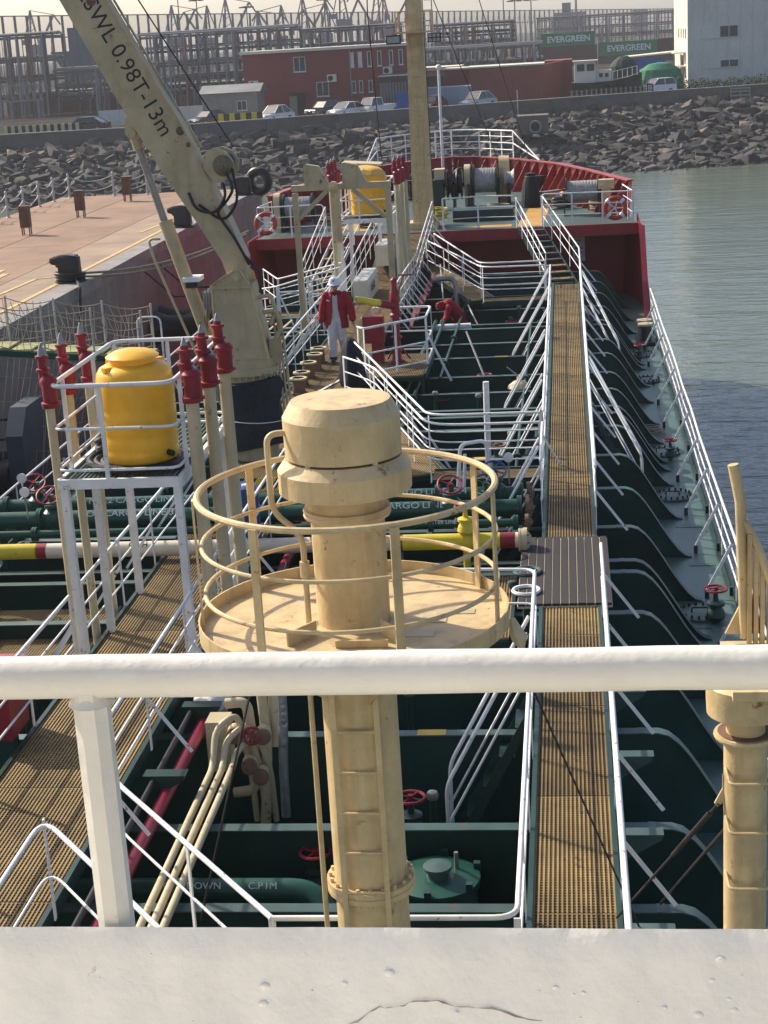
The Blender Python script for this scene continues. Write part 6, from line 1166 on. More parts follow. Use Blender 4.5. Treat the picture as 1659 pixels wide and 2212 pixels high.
# worker bending over the pipe header
WX, WY, WZ = -2.78, 41.75, 0.0
pw = thing('person', 'person in red coverall bending over the pipes by the wrapped header', 'person', (WX, WY, WZ))
m = MB()
capsule(m, [(0.0, 0.05, 1.02), (-0.10, 0.0, 1.32), (-0.28, -0.06, 1.52)], [0.165, 0.17, 0.175], 18)
capsule(m, [(-0.34, -0.08, 1.52), (-0.44, -0.12, 1.52)], [0.07, 0.065]); m.ball((-0.48, -0.16, 1.49), 0.105, 16, 12, (1.0, 0.95, 1.0)); m.tube([(-0.56, -0.22, 1.47), (-0.585, -0.25, 1.455)], [0.02, 0.012], 6)
for s, y0 in ((-1, -0.10), (1, 0.18)):
    capsule(m, [(0.02, y0*0.8+0.05, 0.95), (-0.05, y0+0.02, 0.52), (0.06, y0+0.05, 0.09)], [0.12, 0.085, 0.065]); m.tube([(0.10, y0+0.05, 0.05), (0.0, y0+0.03, 0.05), (-0.13, y0+0.0, 0.04)], [0.045, 0.05, 0.035], 10)
    capsule(m, [(-0.28, -0.08+s*0.17, 1.48), (-0.34, -0.35+s*0.08, 1.24), (-0.42, -0.62+s*0.05, 1.20)], [0.085, 0.07, 0.05]); hand(m, (-0.42, -0.62+s*0.05, 1.20), Vector((-0.3, -0.8, -0.3)), s, Vector((0, 0, 1)))
o = fuse(m, 'body', 0.011, pw, lambda c: 2 if c.z < 0.11 else (3 if (c.y < -0.66) else (0 if (c.x < -0.55 and c.z > 1.2) else 1)), [SKIN, REDCLOTH, SHOE, CUFF]); o.data.transform(Matrix.Translation((WX, WY, WZ)))
MB().lathe([(0.125, 0.0), (0.12, 0.05), (0.09, 0.10), (0.002, 0.125)], (WX-0.48, WY-0.15, WZ+1.52), 20, (-0.35, -0.1, 1)).build('red_hood', REDCLOTH, pw)
# ============================================================ far shore
GZ = 0.6
REDW = pmat('red_render', (0.215, 0.052, 0.048), 0.85, var=0.12, vs=0.5, bump=0.2, bs=4, streak=0.2); REDW2 = pmat('faded_red_sheet', (0.25, 0.075, 0.062), 0.8, var=0.12, vs=0.4, streak=0.15)
PALE = pmat('pale_wall', (0.60, 0.56, 0.47), 0.8, var=0.12, vs=0.4, streak=0.3); GREYW = pmat('grey_cladding', (0.54, 0.52, 0.47), 0.7, var=0.1, vs=0.3, streak=0.3); FRAMEW = pmat('window_frame', (0.55, 0.55, 0.53), 0.5); TANW = pmat('tan_wall', (0.27, 0.245, 0.205), 0.85, var=0.15)
RACK = pmat('rack_steel', (0.115, 0.117, 0.122), 0.7, var=0.3, vs=0.6); PIPEG = pmat('rack_pipe_grey', (0.22, 0.218, 0.215), 0.6, var=0.25, vs=0.4); PIPEP = pmat('rack_pipe_rust', (0.20, 0.105, 0.08), 0.7, var=0.3, vs=0.4); DARKW = pmat('dark_shed', (0.045, 0.042, 0.045), 0.9)
def window(t, x, y, z, w, h, recess=0.12, mull=1, glass=None, trans=False):
    f = MB(); b = 0.07
    f.mm((x-w/2, y-0.05, z-h/2), (x+w/2, y+0.02, z-h/2+b)).mm((x-w/2, y-0.05, z+h/2-b), (x+w/2, y+0.02, z+h/2)).mm((x-w/2, y-0.05, z-h/2+b), (x-w/2+b, y+0.02, z+h/2-b)).mm((x+w/2-b, y-0.05, z-h/2+b), (x+w/2, y+0.02, z+h/2-b))
    for k in range(mull): xx = x-w/2+w*(k+1)/(mull+1); f.mm((xx-0.03, y-0.045, z-h/2+b), (xx+0.03, y+0.02, z+h/2-b))
    f = f.build('window_frame', FRAMEW, t); MB().mm((x-w/2+b, y-0.02, z-h/2+b), (x+w/2-b, y-0.012, z+h/2-b)).build('pane', glass or GLASS, f)
    MB().mm((x-w/2-0.06, y-0.12, z-h/2-0.07), (x+w/2+0.06, y, z-h/2-0.003)).build('sill', FRAMEW, f)
def ac(x, y, z, label):
    t = thing('air_conditioner', label, 'air conditioner', (x, y, z-0.3)); MB().box((x, y, z), (0.95, 0.35, 0.75)).build('case', PALE, t); MB().lathe([(0.27, 0), (0.27, 0.015)], (x-0.12, y-0.18, z), 18, (0, -1, 0)).build('fan_grille', BLACK, t)
    for s in (-0.35, 0.35): MB().box((x+s, y+0.1, z-0.42), (0.05, 0.4, 0.05)).build('bracket', STEEL, t)
rbd = thing('red_building', 'two storey dark red office building with a pale flat roof edge', 'building', (-24, 174, GZ)); BY = 174.0
MB().mm((-32.9, BY, GZ), (-15.6, BY+11, 7.1)).build('wall', REDW, rbd)
MB().mm((-33.2, BY-0.35, 7.1), (-15.4, BY+11.3, 7.38)).build('roof_edge', PALE, rbd)
MB().cyl((-21.75, BY-0.09, GZ), (-21.75, BY-0.09, 7.1), 0.07, n=8).build('downpipe', PIPEG, rbd)
window(rbd, -27.0, BY, 5.85, 1.25, 1.5); MB().mm((-27.7, BY-0.4, 6.68), (-26.3, BY, 6.78)).build('window_hood', REDW, rbd)
window(rbd, -24.75, BY, 3.25, 1.3, 1.45)
for x in (-21.55, -20.7, -19.75, -18.7, -17.5, -16.5): window(rbd, x, BY, 6.0, 0.42, 1.5, mull=0, glass=(FRAMEW if x < -20 else GLASS))
for x in (-21.5, -20.75, -19.75): window(rbd, x, BY, 3.3, 0.42, 1.2, mull=0)
d_ = MB().mm((-28.2, BY-0.06, GZ), (-26.7, BY, 3.0)).build('door', DARKW, rbd); MB().mm((-28.3, BY-0.1, GZ), (-27.5, BY-0.062, 2.7)).build('door_leaf', TANW, d_); MB().mm((-27.1, BY-0.9, 3.0), (-26.3, BY, 3.1)).build('porch_roof', REDW, d_)
ac(-23.7, BY-0.25, 4.3, 'white air conditioner unit beside a lower window of the red building'); ac(-31.9, BY-0.25, 4.1, 'white air conditioner unit above the tan hut roof'); ac(-17.9, BY-0.25, 4.75, 'white air conditioner unit above the dark lean-to')
ls = thing('lean_to', 'dark sheet metal lean-to against the red building', 'shed', (-17, 172, GZ)); MB().mm((-18.5, 171.0, GZ), (-15.7, 173.9, 4.2)).build('wall', DARKW, ls)
for k in range(9): MB().mm((-18.5+0.31*k, 170.95, GZ), (-18.28+0.31*k, 170.995, 3.6)).build('sheet_panel', RACK, ls)
MB().box((-17.1, 172.4, 4.3), (3.1, 3.2, 0.1), Matrix.Rotation(0.06, 3, 'X')).build('roof', RACK, ls)
t = thing('blue_hoarding', 'bright blue sheet hoarding beside the foremast base', 'hoarding', (-15.8, 169, GZ)); 
for k in range(3): MB().mm((-16.7+0.5*k, 168.9, GZ), (-16.22+0.5*k, 168.96, 2.65)).build('panel', pmat('blue_sheet', (0.02, 0.085, 0.30), 0.6) if k == 0 else MATS['blue_sheet'], t)
hut = thing('gate_hut', 'small tan hut with a shallow pitched roof left of the red building', 'hut', (-31.8, 167, GZ)); MB().mm((-36.0, 167, GZ), (-30.4, 171, 3.6)).build('wall', TANW, hut); MB().prism([(-0.3, 0), (4.3, 0), (2.0, 0.75)], (-36.3, 167, 3.6), (0, 1, 0), (0, 0, 1), (6.3, 0, 0)).build('roof', PIPEG, hut); window(hut, -32.0, 167, 2.3, 1.0, 0.95)
st_ = thing('striped_barrier', 'yellow and black striped concrete barrier in front of the tan hut', 'barrier', (-31.5, 163, GZ))
for k in range(8): MB().mm((-33.6+0.55*k, 162.6, GZ), (-33.07+0.55*k, 162.8, 1.75)).build('block', (YPIPE, DARKW)[k % 2], st_)
st_ = thing('striped_barrier', 'pale and black striped kerb barrier below the pipe racks', 'barrier', (-50, 160, GZ))
for k in range(22): MB().mm((-54.5+0.36*k, 160.4, GZ), (-54.15+0.36*k, 160.6, 1.75)).build('block', (CREAM2, DARKW)[k % 2], st_)
for i, x in enumerate((-45.4, -37.2)):
    t = thing('notice_panel', ('grey notice panel right of the dark car behind the boom', 'long grey notice panel between crane boom and tan hut')[i], 'panel', (x, 168, GZ))
    for k in range(3 if i == 0 else 4): MB().mm((x-1.6+1.1*k, 168, 1.0), (x-0.54+1.1*k, 168.06, 2.5)).build('board', GREYW, t)
    for s in (-1.2, 1.2): MB().box((x+s, 168.1, 1.0), (0.08, 0.08, 0.9)).build('post', RACK, t)
# vehicles
CARG = pmat('car_glass', (0.02, 0.025, 0.03), 0.08, var=0.05, bump=0, spec=0.7); TYRE = pmat('tyre', (0.012, 0.012, 0.012), 0.8); CHROME = pmat('headlamp', (0.6, 0.6, 0.6), 0.15, var=0.05, bump=0); TAIL = pmat('tail_lamp', (0.3, 0.01, 0.01), 0.3, bump=0)
def car(label, x, y, rz, col, L=4.3, W=1.75, H=1.45, kind='sedan', name='parked_car', cat='car'):
    t = thing(name, label, cat, (0, 0, 0), 'vehicles parked behind the seawall'); m = MATS.get('car_'+col[0]) or pmat('car_'+col[0], col[1], 0.25, var=0.04, bump=0, spec=0.6)
    h = L/2; bl = 0.62
    if kind == 'pickup': body = [(-h, 0.35), (h, 0.35), (h, 0.85), (h-0.5, 0.95), (h-1.1, 1.0), (-h, 1.0)]; cab = [(h-2.0, 0.98), (h-0.35, 0.98), (h-0.75, H+0.25), (h-1.95, H+0.25)]
    elif kind == 'suv': body = [(-h, 0.3), (h, 0.3), (h, 0.8), (h-0.15, 0.95), (h-1.2, 1.05), (-h, 1.05)]; cab = [(-h+0.05, 1.04), (h-1.15, 1.04), (h-1.75, H+0.2), (-h+0.35, H+0.2)]
    else: body = [(-h, 0.25), (h, 0.25), (h, 0.62), (h-0.2, 0.78), (h-1.15, 0.9), (-h+0.6, 0.93), (-h, 0.86)]; cab = [(-h+0.35, 0.9), (h-1.05, 0.89), (h-1.8, H), (-h+1.25, H)]
    def rb(poly, w0, w1, nm, mat, z):     # lofted so the top is narrower
        me = MB().prism(poly, (0, -w0/2, 0), (1, 0, 0), (0, 0, 1), (0, w0, 0)).mesh(nm, mat, 30); zm = max(p[1] for p in poly); z0 = min(p[1] for p in poly)
        for v in me.vertices:
            f = (v.co.z-z0)/(zm-z0); v.co.y *= (w0+(w1-w0)*f)/w0
        bm = bmesh.new(); bm.from_mesh(me); bmesh.ops.bevel(bm, geom=bm.edges[:], offset=0.05, segments=2, affect='EDGES'); bm.to_mesh(me); bm.free(); return obj(nm, me, t)
    rb(body, W, W*0.97, 'body', m, 0); c_ = rb(cab, W*0.94, W*0.78, 'cabin', CARG, 0)
    zt = max(p[1] for p in cab); tops = [p for p in cab if p[1] == zt]; MB().mm((min(p[0] for p in tops)-0.03, -W*0.385, zt-0.02), (max(p[0] for p in tops)+0.03, W*0.385, zt+0.035)).build('roof', m, c_)
    for s in (-1, 1):
        for a, c in ((cab[1], cab[2]), (cab[0], cab[3])): MB().bar((a[0], s*W*0.465, a[1]), (c[0], s*W*0.39, c[1]), 0.07, 0.06).build('pillar', m, c_)
        xm = (cab[0][0]+cab[1][0])/2; MB().bar((xm, s*W*0.472, cab[0][1]), (xm, s*W*0.395, zt), 0.07, 0.05).build('pillar', m, c_)
        MB().box((h-0.06, s*W*0.36, 0.68), (0.14, 0.34, 0.16)).build('headlight', CHROME, t); MB().box((-h+0.02, s*W*0.38, 0.8), (0.08, 0.22, 0.16)).build('tail_light', TAIL, t)
        for xx in (-h+0.8, h-0.85):
            w = MB().lathe([(0.31, -0.1), (0.32, 0), (0.31, 0.1)], (xx, s*(W/2-0.1), 0.32), 18, (0, 1, 0)).build('wheel', TYRE, t); MB().lathe([(0.2, 0.0), (0.05, 0.02)], (xx, s*(W/2+0.005), 0.32), 14, (0, s, 0)).build('rim', STEEL, w)
    MB().mm((h-0.02, -0.5, 0.35), (h+0.015, 0.5, 0.55)).build('grille', TYRE, t)
    t.location = (x, y, GZ+0.01); t.rotation_euler = (0, 0, rz); return t
WHC = ('white', (0.66, 0.66, 0.65)); NVC = ('navy', (0.015, 0.018, 0.032)); SLC = ('silver', (0.45, 0.46, 0.47)); RDC = ('dark_red', (0.22, 0.02, 0.02))
car('white parked car beside the striped barrier and tan hut', -28.3, 164.6, -2.15, WHC, H=1.6, L=4.0); car('dark navy parked car below the two windows of the red building', -23.8, 168.2, -2.3, NVC, kind='suv', L=4.2); car('white parked sedan next to the white pickup', -21.5, 167.2, -2.2, WHC)
car('white pickup truck in front of the lean-to', -18.4, 168.8, -2.3, WHC, L=4.4, kind='pickup', name='pickup_truck', cat='truck'); car('silver parked car in front of the long red shed', -8.7, 172.2, -2.2, SLC, H=1.6, L=4.2); car('dark red parked car half hidden by the foremast', -13.3, 171.0, -1.9, RDC)
car('dark parked car beside the grey notice panel behind the boom', -47.5, 165, 3.0, NVC, L=4.6); car('white parked car at the end of the picket fence', 9.6, 180.0, -2.6, WHC, kind='suv', L=4.0); car('dark parked car at the left end of the yellow striped barrier', -34.9, 164.6, -2.2, NVC)
# long red shed and neighbours
sh = thing('red_shed', 'long red sheet metal shed behind the silver car', 'shed', (-5, 179, GZ)); MB().mm((-9.9, 179, GZ), (-2.2, 186, 4.35)).build('front_wall', REDW2, sh); MB().prism([(0, 0), (0, 3.75), (5.5, 4.0), (5.5, 0)], (-2.18, 179.02, GZ), (0.42, 0.9, 0), (0, 0, 1), (-0.3, 0, 0)).build('end_wall', REDW, sh); MB().mm((-10.1, 178.8, 4.35), (-2.0, 186.2, 4.5)).build('roof_edge', PALE, sh)
for x in (-8.4, -6.9, -5.4, -3.9): MB().mm((x, 178.97, GZ), (x+0.04, 178.998, 4.3)).build('sheet_joint', REDW, sh)
MB().mm((-2.0, 184, GZ), (0.95, 190, 4.6)).build('rear_wall', REDW, sh); window(sh, -1.0, 184, 3.0, 0.5, 1.2, mull=0)
sh2 = thing('red_shed', 'low dark red block between foremast and long red shed', 'shed', (-11, 181, GZ)); MB().mm((-12.6, 181, GZ), (-9.95, 186, 4.3)).build('wall', REDW, sh2); MB().mm((-12.7, 180.8, 4.3), (-9.9, 186.2, 4.45)).build('roof_edge', PALE, sh2)
pc = thing('site_container', 'pale blue site container behind the flagpole', 'container', (-11.2, 175, GZ)); MB().mm((-14.2, 175, GZ), (-9.6, 177.4, 2.75)).build('box', pmat('pale_blue_sheet', (0.30, 0.34, 0.40), 0.6, var=0.1, vs=0.6), pc)
for k in range(15): MB().mm((-14.15+0.31*k, 174.95, GZ+0.1), (-14.0+0.31*k, 174.998, 2.65)).build('rib', MATS['pale_blue_sheet'], pc)
MB().mm((-13.5, 174.92, 1.3), (-12.7, 174.948, 2.1)).build('switch_box', FRAMEW, pc)
of = thing('site_office', 'flat cream roofed site office behind the pale blue container', 'building', (-14, 187, GZ)); MB().mm((-17.0, 187, GZ), (-11.5, 193, 4.2)).build('wall', TANW, of); MB().mm((-17.4, 186.6, 4.2), (-11.2, 193.4, 4.55)).build('roof_edge', PALE, of); MB().mm((-16.0, 186.93, 2.4), (-12.2, 186.99, 3.6)).build('window_band', GLASS, of)
# boat on the hard
bt = thing('stranded_boat', 'old cream cabin workboat with dark hull standing ashore', 'boat', (4, 178, GZ))
MB().rings([[Vector((x, 178+w*a, z)) for a, z in ((-0.3, 0.7), (-1, zt), (1, zt), (0.3, 0.7))] for x, w, zt in ((0.8, 1.5, 2.4), (2.5, 1.9, 2.3), (5.0, 1.9, 2.4), (6.8, 1.3, 2.75), (8.0, 0.25, 3.1))]).build('hull', DARKW, bt, 25)
hl = MB().mm((1.1, 176.9, 2.32), (3.3, 179.1, 4.45)).build('cabin', PALE, bt)
for x in (1.75, 2.75): MB().mm((x-0.38, 176.85, 3.5), (x+0.38, 176.898, 4.2)).build('cabin_window', GLASS, hl)
MB().mm((0.95, 176.7, 4.45), (3.5, 179.3, 4.55)).build('cabin_roof', PALE, hl); MB().mm((3.32, 177.2, 2.32), (4.9, 178.8, 3.5)).build('engine_house', PALE, bt)
for x in (3.8, 4.4): MB().mm((x-0.18, 177.15, 2.8), (x+0.18, 177.198, 3.2)).build('port_window', GLASS, bt)
for k in range(6): MB().cyl((5.0+0.5*k, 177.0, 2.4+0.09*k), (5.0+0.5*k, 177.0, 3.3+0.09*k), 0.03, n=6).build('rail_post', WHITE, bt)
MB().tube([(5.0, 177.0, 3.3), (7.5, 177.0, 3.75)], 0.03, 6).build('rail', WHITE, bt)
for x in (2.2, 4.5, 5.3): MB().torus((x, 176.2, 1.8), 0.25, 0.1, (0, 1, 0), 18, 8).build('tyre_fender', TYRE, bt)
m = MB(); m.rings([[Vector((6.3+w*1.5*cos(2*pi*k/14), 181+w*1.2*sin(2*pi*k/14), z)) for k in range(14)] for z, w in ((GZ, 1.1), (2.6, 1.15), (3.7, 1.0), (4.3, 0.7), (4.7, 0.3))]); tag(m.build('tarp_heap', pmat('dark_green_tarp', (0.02, 0.04, 0.032), 0.8, var=0.3, bump=0.6, bs=2, dist=0.1), None, 15), 'dark green tarpaulin over a tall heap behind the boat', 'tarpaulin')
m = MB(); m.rings([[Vector((10.3+w*2.4*cos(2*pi*k/16), 186+w*1.6*sin(2*pi*k/16), z)) for k in range(16)] for z, w in ((GZ, 1.0), (2.0, 1.05), (3.0, 0.9), (3.6, 0.5), (3.75, 0.1))]); tag(m.build('tarp_heap', pmat('bright_green_tarp', (0.02, 0.17, 0.085), 0.7, var=0.3, bump=0.6, bs=2, dist=0.1), None, 15), 'bright green tarpaulin heap behind the end of the picket fence', 'tarpaulin')
t = thing('market_canopy', 'pale canopy roof with a blue curtain behind the boat', 'canopy', (9.5, 200, GZ)); MB().box((9.8, 200, 4.35), (6.5, 6, 0.15), Matrix.Rotation(-0.05, 3, 'Y')).build('roof', PALE, t); MB().mm((8.0, 197.2, 2.9), (11.5, 197.3, 4.0)).build('curtain', MATS['blue_sheet'], t)
for x in (7, 12.6): MB().box((x, 198, 2.4), (0.15, 0.15, 3.6)).build('post', GALV, t)
pkf = thing('picket_fence', 'row of short pale fence pickets on the seawall before the boat', 'fence', (4.8, 175, 1.2))
for k in range(34): MB().mm((0.7+0.25*k, 174.0+0.088*k, 1.1), (0.85+0.25*k, 174.05+0.088*k, 1.75)).build('picket', (TANW, DARKW)[k % 2], pkf)
for h in (1.25, 1.6): MB().bar((0.6, 174.06, h), (9.2, 177.1, h), 0.05, 0.06).build('rail', TANW, pkf)
for i, (x, y) in enumerate(((-3.0, 168.4), (14.8, 174.8), (17.8, 175.6))):
    t = thing('wall_frame', ('rusty gate frame leaning on the seawall above the drain pipe', 'dark mesh frame leaning on the seawall', 'wooden slat frame leaning on the seawall')[i], 'frame', (x, y, 0)); w = 2.6 if i == 0 else 1.9
    for h in ((-0.6, 0.2, 0.9) if i < 2 else (-0.1, 0.3, 0.7, 1.0)): MB().bar((x-w/2, y, h), (x+w/2, y+0.3*w/2, h), 0.06, 0.14).build('bar', RUSTY if i < 2 else TANW, t)
    for s in (-0.5, 0, 0.5): MB().box((x+s*w, y+0.05, 0.2), (0.08, 0.06, 1.8)).build('upright', RUSTY if i < 2 else TANW, t)
t = MB().cyl((-4.6, 168.2, -0.5), (-4.6, 168.2, 2.3), 0.05, n=6).build('survey_pole', GALV); tag(t, 'thin pole standing on the rocks against the seawall', 'pole')
# right-hand building
rb_ = thing('warehouse_building', 'tall grey clad warehouse with strip windows and a side coloured as sunlit', 'building', (18, 190, GZ))
MB().mm((13.62, 190, GZ), (40, 213, 14)).build('front_block', GREYW, rb_); MB().mm((13.56, 190.02, GZ), (13.618, 213, 14)).build('side_wall', PALE, rb_)  # sunlit side coloured paler and yellower than the shaded grey front
for k in range(20): MB().mm((14.0+1.3*k, 189.96, GZ), (14.05+1.3*k, 189.998, 14)).build('cladding_joint', GREYW, rb_)
for (x0, x1, z0, z1) in ((15.05, 19.0, 5.85, 7.2), (15.1, 19.05, 2.7, 3.6), (21.8, 25.5, 5.85, 7.2), (21.8, 25.5, 2.3, 3.6)):
    f = MB().mm((x0, 189.9, z0), (x1, 189.955, z1)).build('window_strip', FRAMEW, rb_)
    for k in range(4): a = x0+0.08+(x1-x0-0.08)*k/4; MB().mm((a, 189.885, z0+0.1), (a+(x1-x0)/4-0.1, 189.898, z1-0.1)).build('pane', (GREYW, GREYW, GLASS, GLASS)[k], f)
for (y, z) in ((193, 6.5), (196.5, 6.5), (200, 6.5), (204, 6.5), (193, 2.2), (197, 2.2), (201, 2.2)):
    f = MB().mm((13.53, y-0.55, z-0.6), (13.559, y+0.55, z+0.6)).build('side_window', FRAMEW, rb_); MB().mm((13.515, y-0.45, z-0.5), (13.528, y+0.45, z+0.5)).build('pane', GLASS, f)
for z in (4.4, 2.9): MB().mm((12.2, 193, z), (13.55, 197, z+0.12)).build('canopy', PALE, rb_)
# bushes in front of the warehouse
LEAF = pmat('bush_leaf', (0.035, 0.050, 0.022), 0.8, var=0.45, vs=0.8)
for i in range(9):
    x = 11.6+1.55*i; y = 181.5+0.35*i; hgt = R.uniform(1.1, 1.9); m = MB()
    t = thing('bush', ('dark clipped bush in the hedge before the warehouse', 'dark clipped bush in the hedge before the warehouse')[0], 'bush', (x, y, GZ), 'hedge bushes before the warehouse')
    for k in range(420):
        a = R.uniform(0, 6.28); rr_ = R.random()**0.5; zz = R.random(); p = Vector((x+1.0*rr_*cos(a), y+0.8*rr_*sin(a), GZ+0.15+hgt*zz*(1-0.35*rr_*rr_))); s_ = R.uniform(0.05, 0.13)
        u = Vector((R.gauss(0, 1), R.gauss(0, 1), R.gauss(0, 1))).normalized(); v = u.orthogonal().normalized()
        m.add([p-u*s_, p+v*s_*0.6, p+u*s_, p-v*s_*0.6], [(0, 1, 2, 3)])
    m.build('foliage', LEAF, t); MB().tube([(x, y, GZ-0.05), (x+0.05, y, GZ+hgt*0.6)], [0.06, 0.02], 6).build('stem', RUSTY, t)
# containers
GC = pmat('green_container', (0.008, 0.185, 0.080), 0.6, var=0.12, vs=0.3); RC = pmat('oxide_container', (0.085, 0.035, 0.035), 0.7, var=0.15, vs=0.3)
def container(label, x0, x1, z0, z1, mat, y=330, txt=None):
    t = thing('shipping_container', label, 'container', ((x0+x1)/2, y, GZ)); MB().mm((x0, y, z0), (x1, y+2.4, z1)).build('box', mat, t); n = int((x1-x0)/0.28)
    for k in range(n): MB().mm((x0+0.1+0.28*k, y-0.04, z0+0.12), (x0+0.22+0.28*k, y-0.002, z1-0.12)).build('corrugation', mat, t)
    for x in (x0, x1-0.12): MB().mm((x, y-0.06, z0), (x+0.12, y-0.041, z1)).build('corner_post', mat, t)
    if txt: text('container_lettering', txt, 1.55, frame_mtx(((x0+x1)/2+0.2, y-0.075, (z0+z1)/2), (1, 0, 0), (0, 0, 1)), PRINT_WHITE, t, 0.03, sx=1.0, bold=0.05)
container('dark oxide container under the upper green EVERGREEN container', -4.2, 6.4, 1.9, 4.3, RC); container('upper green container lettered EVERGREEN on an oxide container', -4.2, 6.0, 4.31, 6.75, GC, txt='EVERGREEN')
container('lower green container lettered EVERGREEN behind the tarpaulin heap', 6.7, 17.8, 2.0, 4.6, GC, y=329, txt='EVERGREEN'); container('dark oxide container beside the warehouse', 17.9, 24, 2.0, 4.7, RC, y=331)
for i, (x0, x1) in enumerate(((-4.2, 6.4), (6.7, 17.8), (17.9, 24))): t = MB().mm((x0, 329.4, GZ), (x1, 333, (1.89, 1.99, 1.99)[i])).build('container_plinth', RC); tag(t, ('dark base under the stacked containers', 'dark base under the lower green container', 'dark base under the oxide container beside the warehouse')[i], 'plinth')
# windbreak: tall posts, rails and netting
A_ = Vector((-116, 318, 0)); B_ = Vector((60, 690, 0)); NP = 118
wbk = thing('windbreak_fence', 'very tall steel post windbreak with netting across the whole yard', 'fence', (A_.x, A_.y, GZ))
NETM = bpy.data.materials.new('windbreak_net'); NETM.use_nodes = True; nn = NETM.node_tree.nodes; tr = nn.new('ShaderNodeBsdfTransparent'); df = nn.new('ShaderNodeBsdfDiffuse'); df.inputs[0].default_value = (0.20, 0.20, 0.20, 1); mxs = nn.new('ShaderNodeMixShader'); mxs.inputs[0].default_value = 0.30
NETM.node_tree.links.new(tr.outputs[0], mxs.inputs[1]); NETM.node_tree.links.new(df.outputs[0], mxs.inputs[2]); NETM.node_tree.links.new(mxs.outputs[0], nn['Material Output'].inputs[0])
def wtop(f): return 16.3-5.2*f
prev = None
for k in range(NP+1):
    f = k/NP; p = A_.lerp(B_, f); h = wtop(f)
    MB().box((p.x, p.y, (h+GZ)/2), (0.42, 0.42, h-GZ)).build('post', RACK, wbk)
    if f < 0.62:
        MB().bar((p.x, p.y, h-0.6), (p.x-1.2, p.y+2.6, h*0.62), 0.12, 0.12).build('stay', RACK, wbk)
        MB().bar((p.x-1.2, p.y+2.6, h*0.62), (p.x-1.2, p.y+2.6, GZ), 0.18, 0.18).build('back_post', RACK, wbk)
    if prev is not None:
        q_, hq = prev; MB().add([(q_.x, q_.y, GZ+2), (p.x, p.y, GZ+2), (p.x, p.y, h), (q_.x, q_.y, hq)], [(0, 1, 2, 3)]).build('net_panel', NETM, wbk)
    prev = (p, h)
for fr in (1.0, 0.72, 0.45, 0.2):
    MB().bar((A_.x, A_.y-0.3, GZ+(wtop(0)-GZ)*fr), (B_.x, B_.y-0.3, GZ+(wtop(1)-GZ)*fr), 0.14, 0.22).build('rail', RACK, wbk)
# pipe racks
def rack(label, x0, x1, y, ztop, bays, levels, depth=8, dens=8, vert=0):
    t = thing('pipe_rack', label, 'pipe rack', ((x0+x1)/2, y, GZ), 'steel pipe racks in the yard'); rr = random.Random(int(x0*7+y))
    for k in range(bays+1):
        x = x0+(x1-x0)*k/bays
        for yy in (y, y+depth): MB().box((x, yy, (ztop+GZ)/2), (0.26, 0.26, ztop-GZ)).build('column', RACK if rr.random() < 0.6 else PIPEG, t)
        for z in levels: MB().box((x, y+depth/2, z), (0.25, depth, 0.3)).build('cross_beam', RACK, t)
    for z in levels:
        for yy in (y, y+depth): MB().mm((x0, yy-0.09, z-0.12), (x1, yy+0.09, z+0.12)).build('beam', RACK, t)
        for k in range(dens): yy = y+0.5+(depth-1)*k/dens; r = rr.choice((0.08, 0.12, 0.16, 0.22)); MB().cyl((x0-0.4, yy, z+0.25+r), (x1+0.4, yy, z+0.25+r), r, n=8).build('pipe', rr.choice((PIPEG, RACK, PIPEG, RACK)), t)
    for k in range(int(vert*1.8)):
        x = rr.uniform(x0, x1); r = rr.choice((0.05, 0.07, 0.10, 0.16)); z0 = rr.choice((GZ, GZ, levels[0])); z1 = rr.choice(levels+[ztop]); MB().cyl((x, y-0.5-rr.random(), z0), (x, y-0.5, z1), r, n=8).build('riser_pipe', rr.choice((PIPEG, RACK, PIPEG, PIPEP)), t)
    for k in range(bays):
        if rr.random() < 0.6: xa = x0+(x1-x0)*k/bays; xb = x0+(x1-x0)*(k+1)/bays; MB().bar((xa, y-0.15, levels[0]), (xb, y-0.15, levels[-1]), 0.14, 0.14).build('diagonal', RACK, t)
    return t
rack('tall pipe rack with many risers at the left end of the yard', -76, -66.3, 215, 10.9, 4, [3.0, 5.2, 7.6, 10.6], vert=34)
rack('lower pipe rack behind the crane boom', -66.0, -54, 217, 6.2, 4, [2.6, 4.0, 5.9], vert=16); rack('pipe rack between crane boom and red building', -53.5, -34, 214, 9.8, 7, [2.4, 4.2, 6.0, 7.8, 9.6], vert=46)
rack('pipe rack seen above the roof of the red building', -35.5, -22.5, 232, 9.4, 5, [3.0, 5.0, 7.0, 9.2], vert=36); rack('long pipe rack right of the foremast', -20, -3.2, 236, 5.9, 7, [2.2, 3.6, 5.6], vert=30); rack('upper rack block right of the foremast', -18.5, -7.2, 246, 8.9, 4, [6.2, 7.5, 8.7], vert=30)
rack('distant pipe rack above the EVERGREEN containers', -6, 44, 420, 9.9, 12, [5.0, 7.0, 9.6], depth=12, vert=60)
t = thing('lattice_truss', 'pale lattice truss bridge at the foot of the tall left pipe rack', 'truss', (-70, 207, GZ))
for k in range(10): MB().bar((-74+0.9*k, 207, 2.9), (-73.55+0.9*k, 207, 4.8), 0.12, 0.12).build('web_bar', PIPEG, t); MB().bar((-73.55+0.9*k, 207, 4.8), (-73.1+0.9*k, 207, 2.9), 0.12, 0.12).build('web_bar', PIPEG, t)
for z in (2.9, 4.8): MB().mm((-74, 206.9, z-0.1), (-64.8, 207.1, z+0.1)).build('chord', PIPEG, t)
for x in (-73, -69, -65.5): MB().box((x, 207, 1.7), (0.25, 0.25, 2.3)).build('post', PIPEG, t)
t = thing('loading_tower', 'blue grey ship loading tower with stepped hoppers behind the crane boom', 'tower', (-66, 240, GZ))
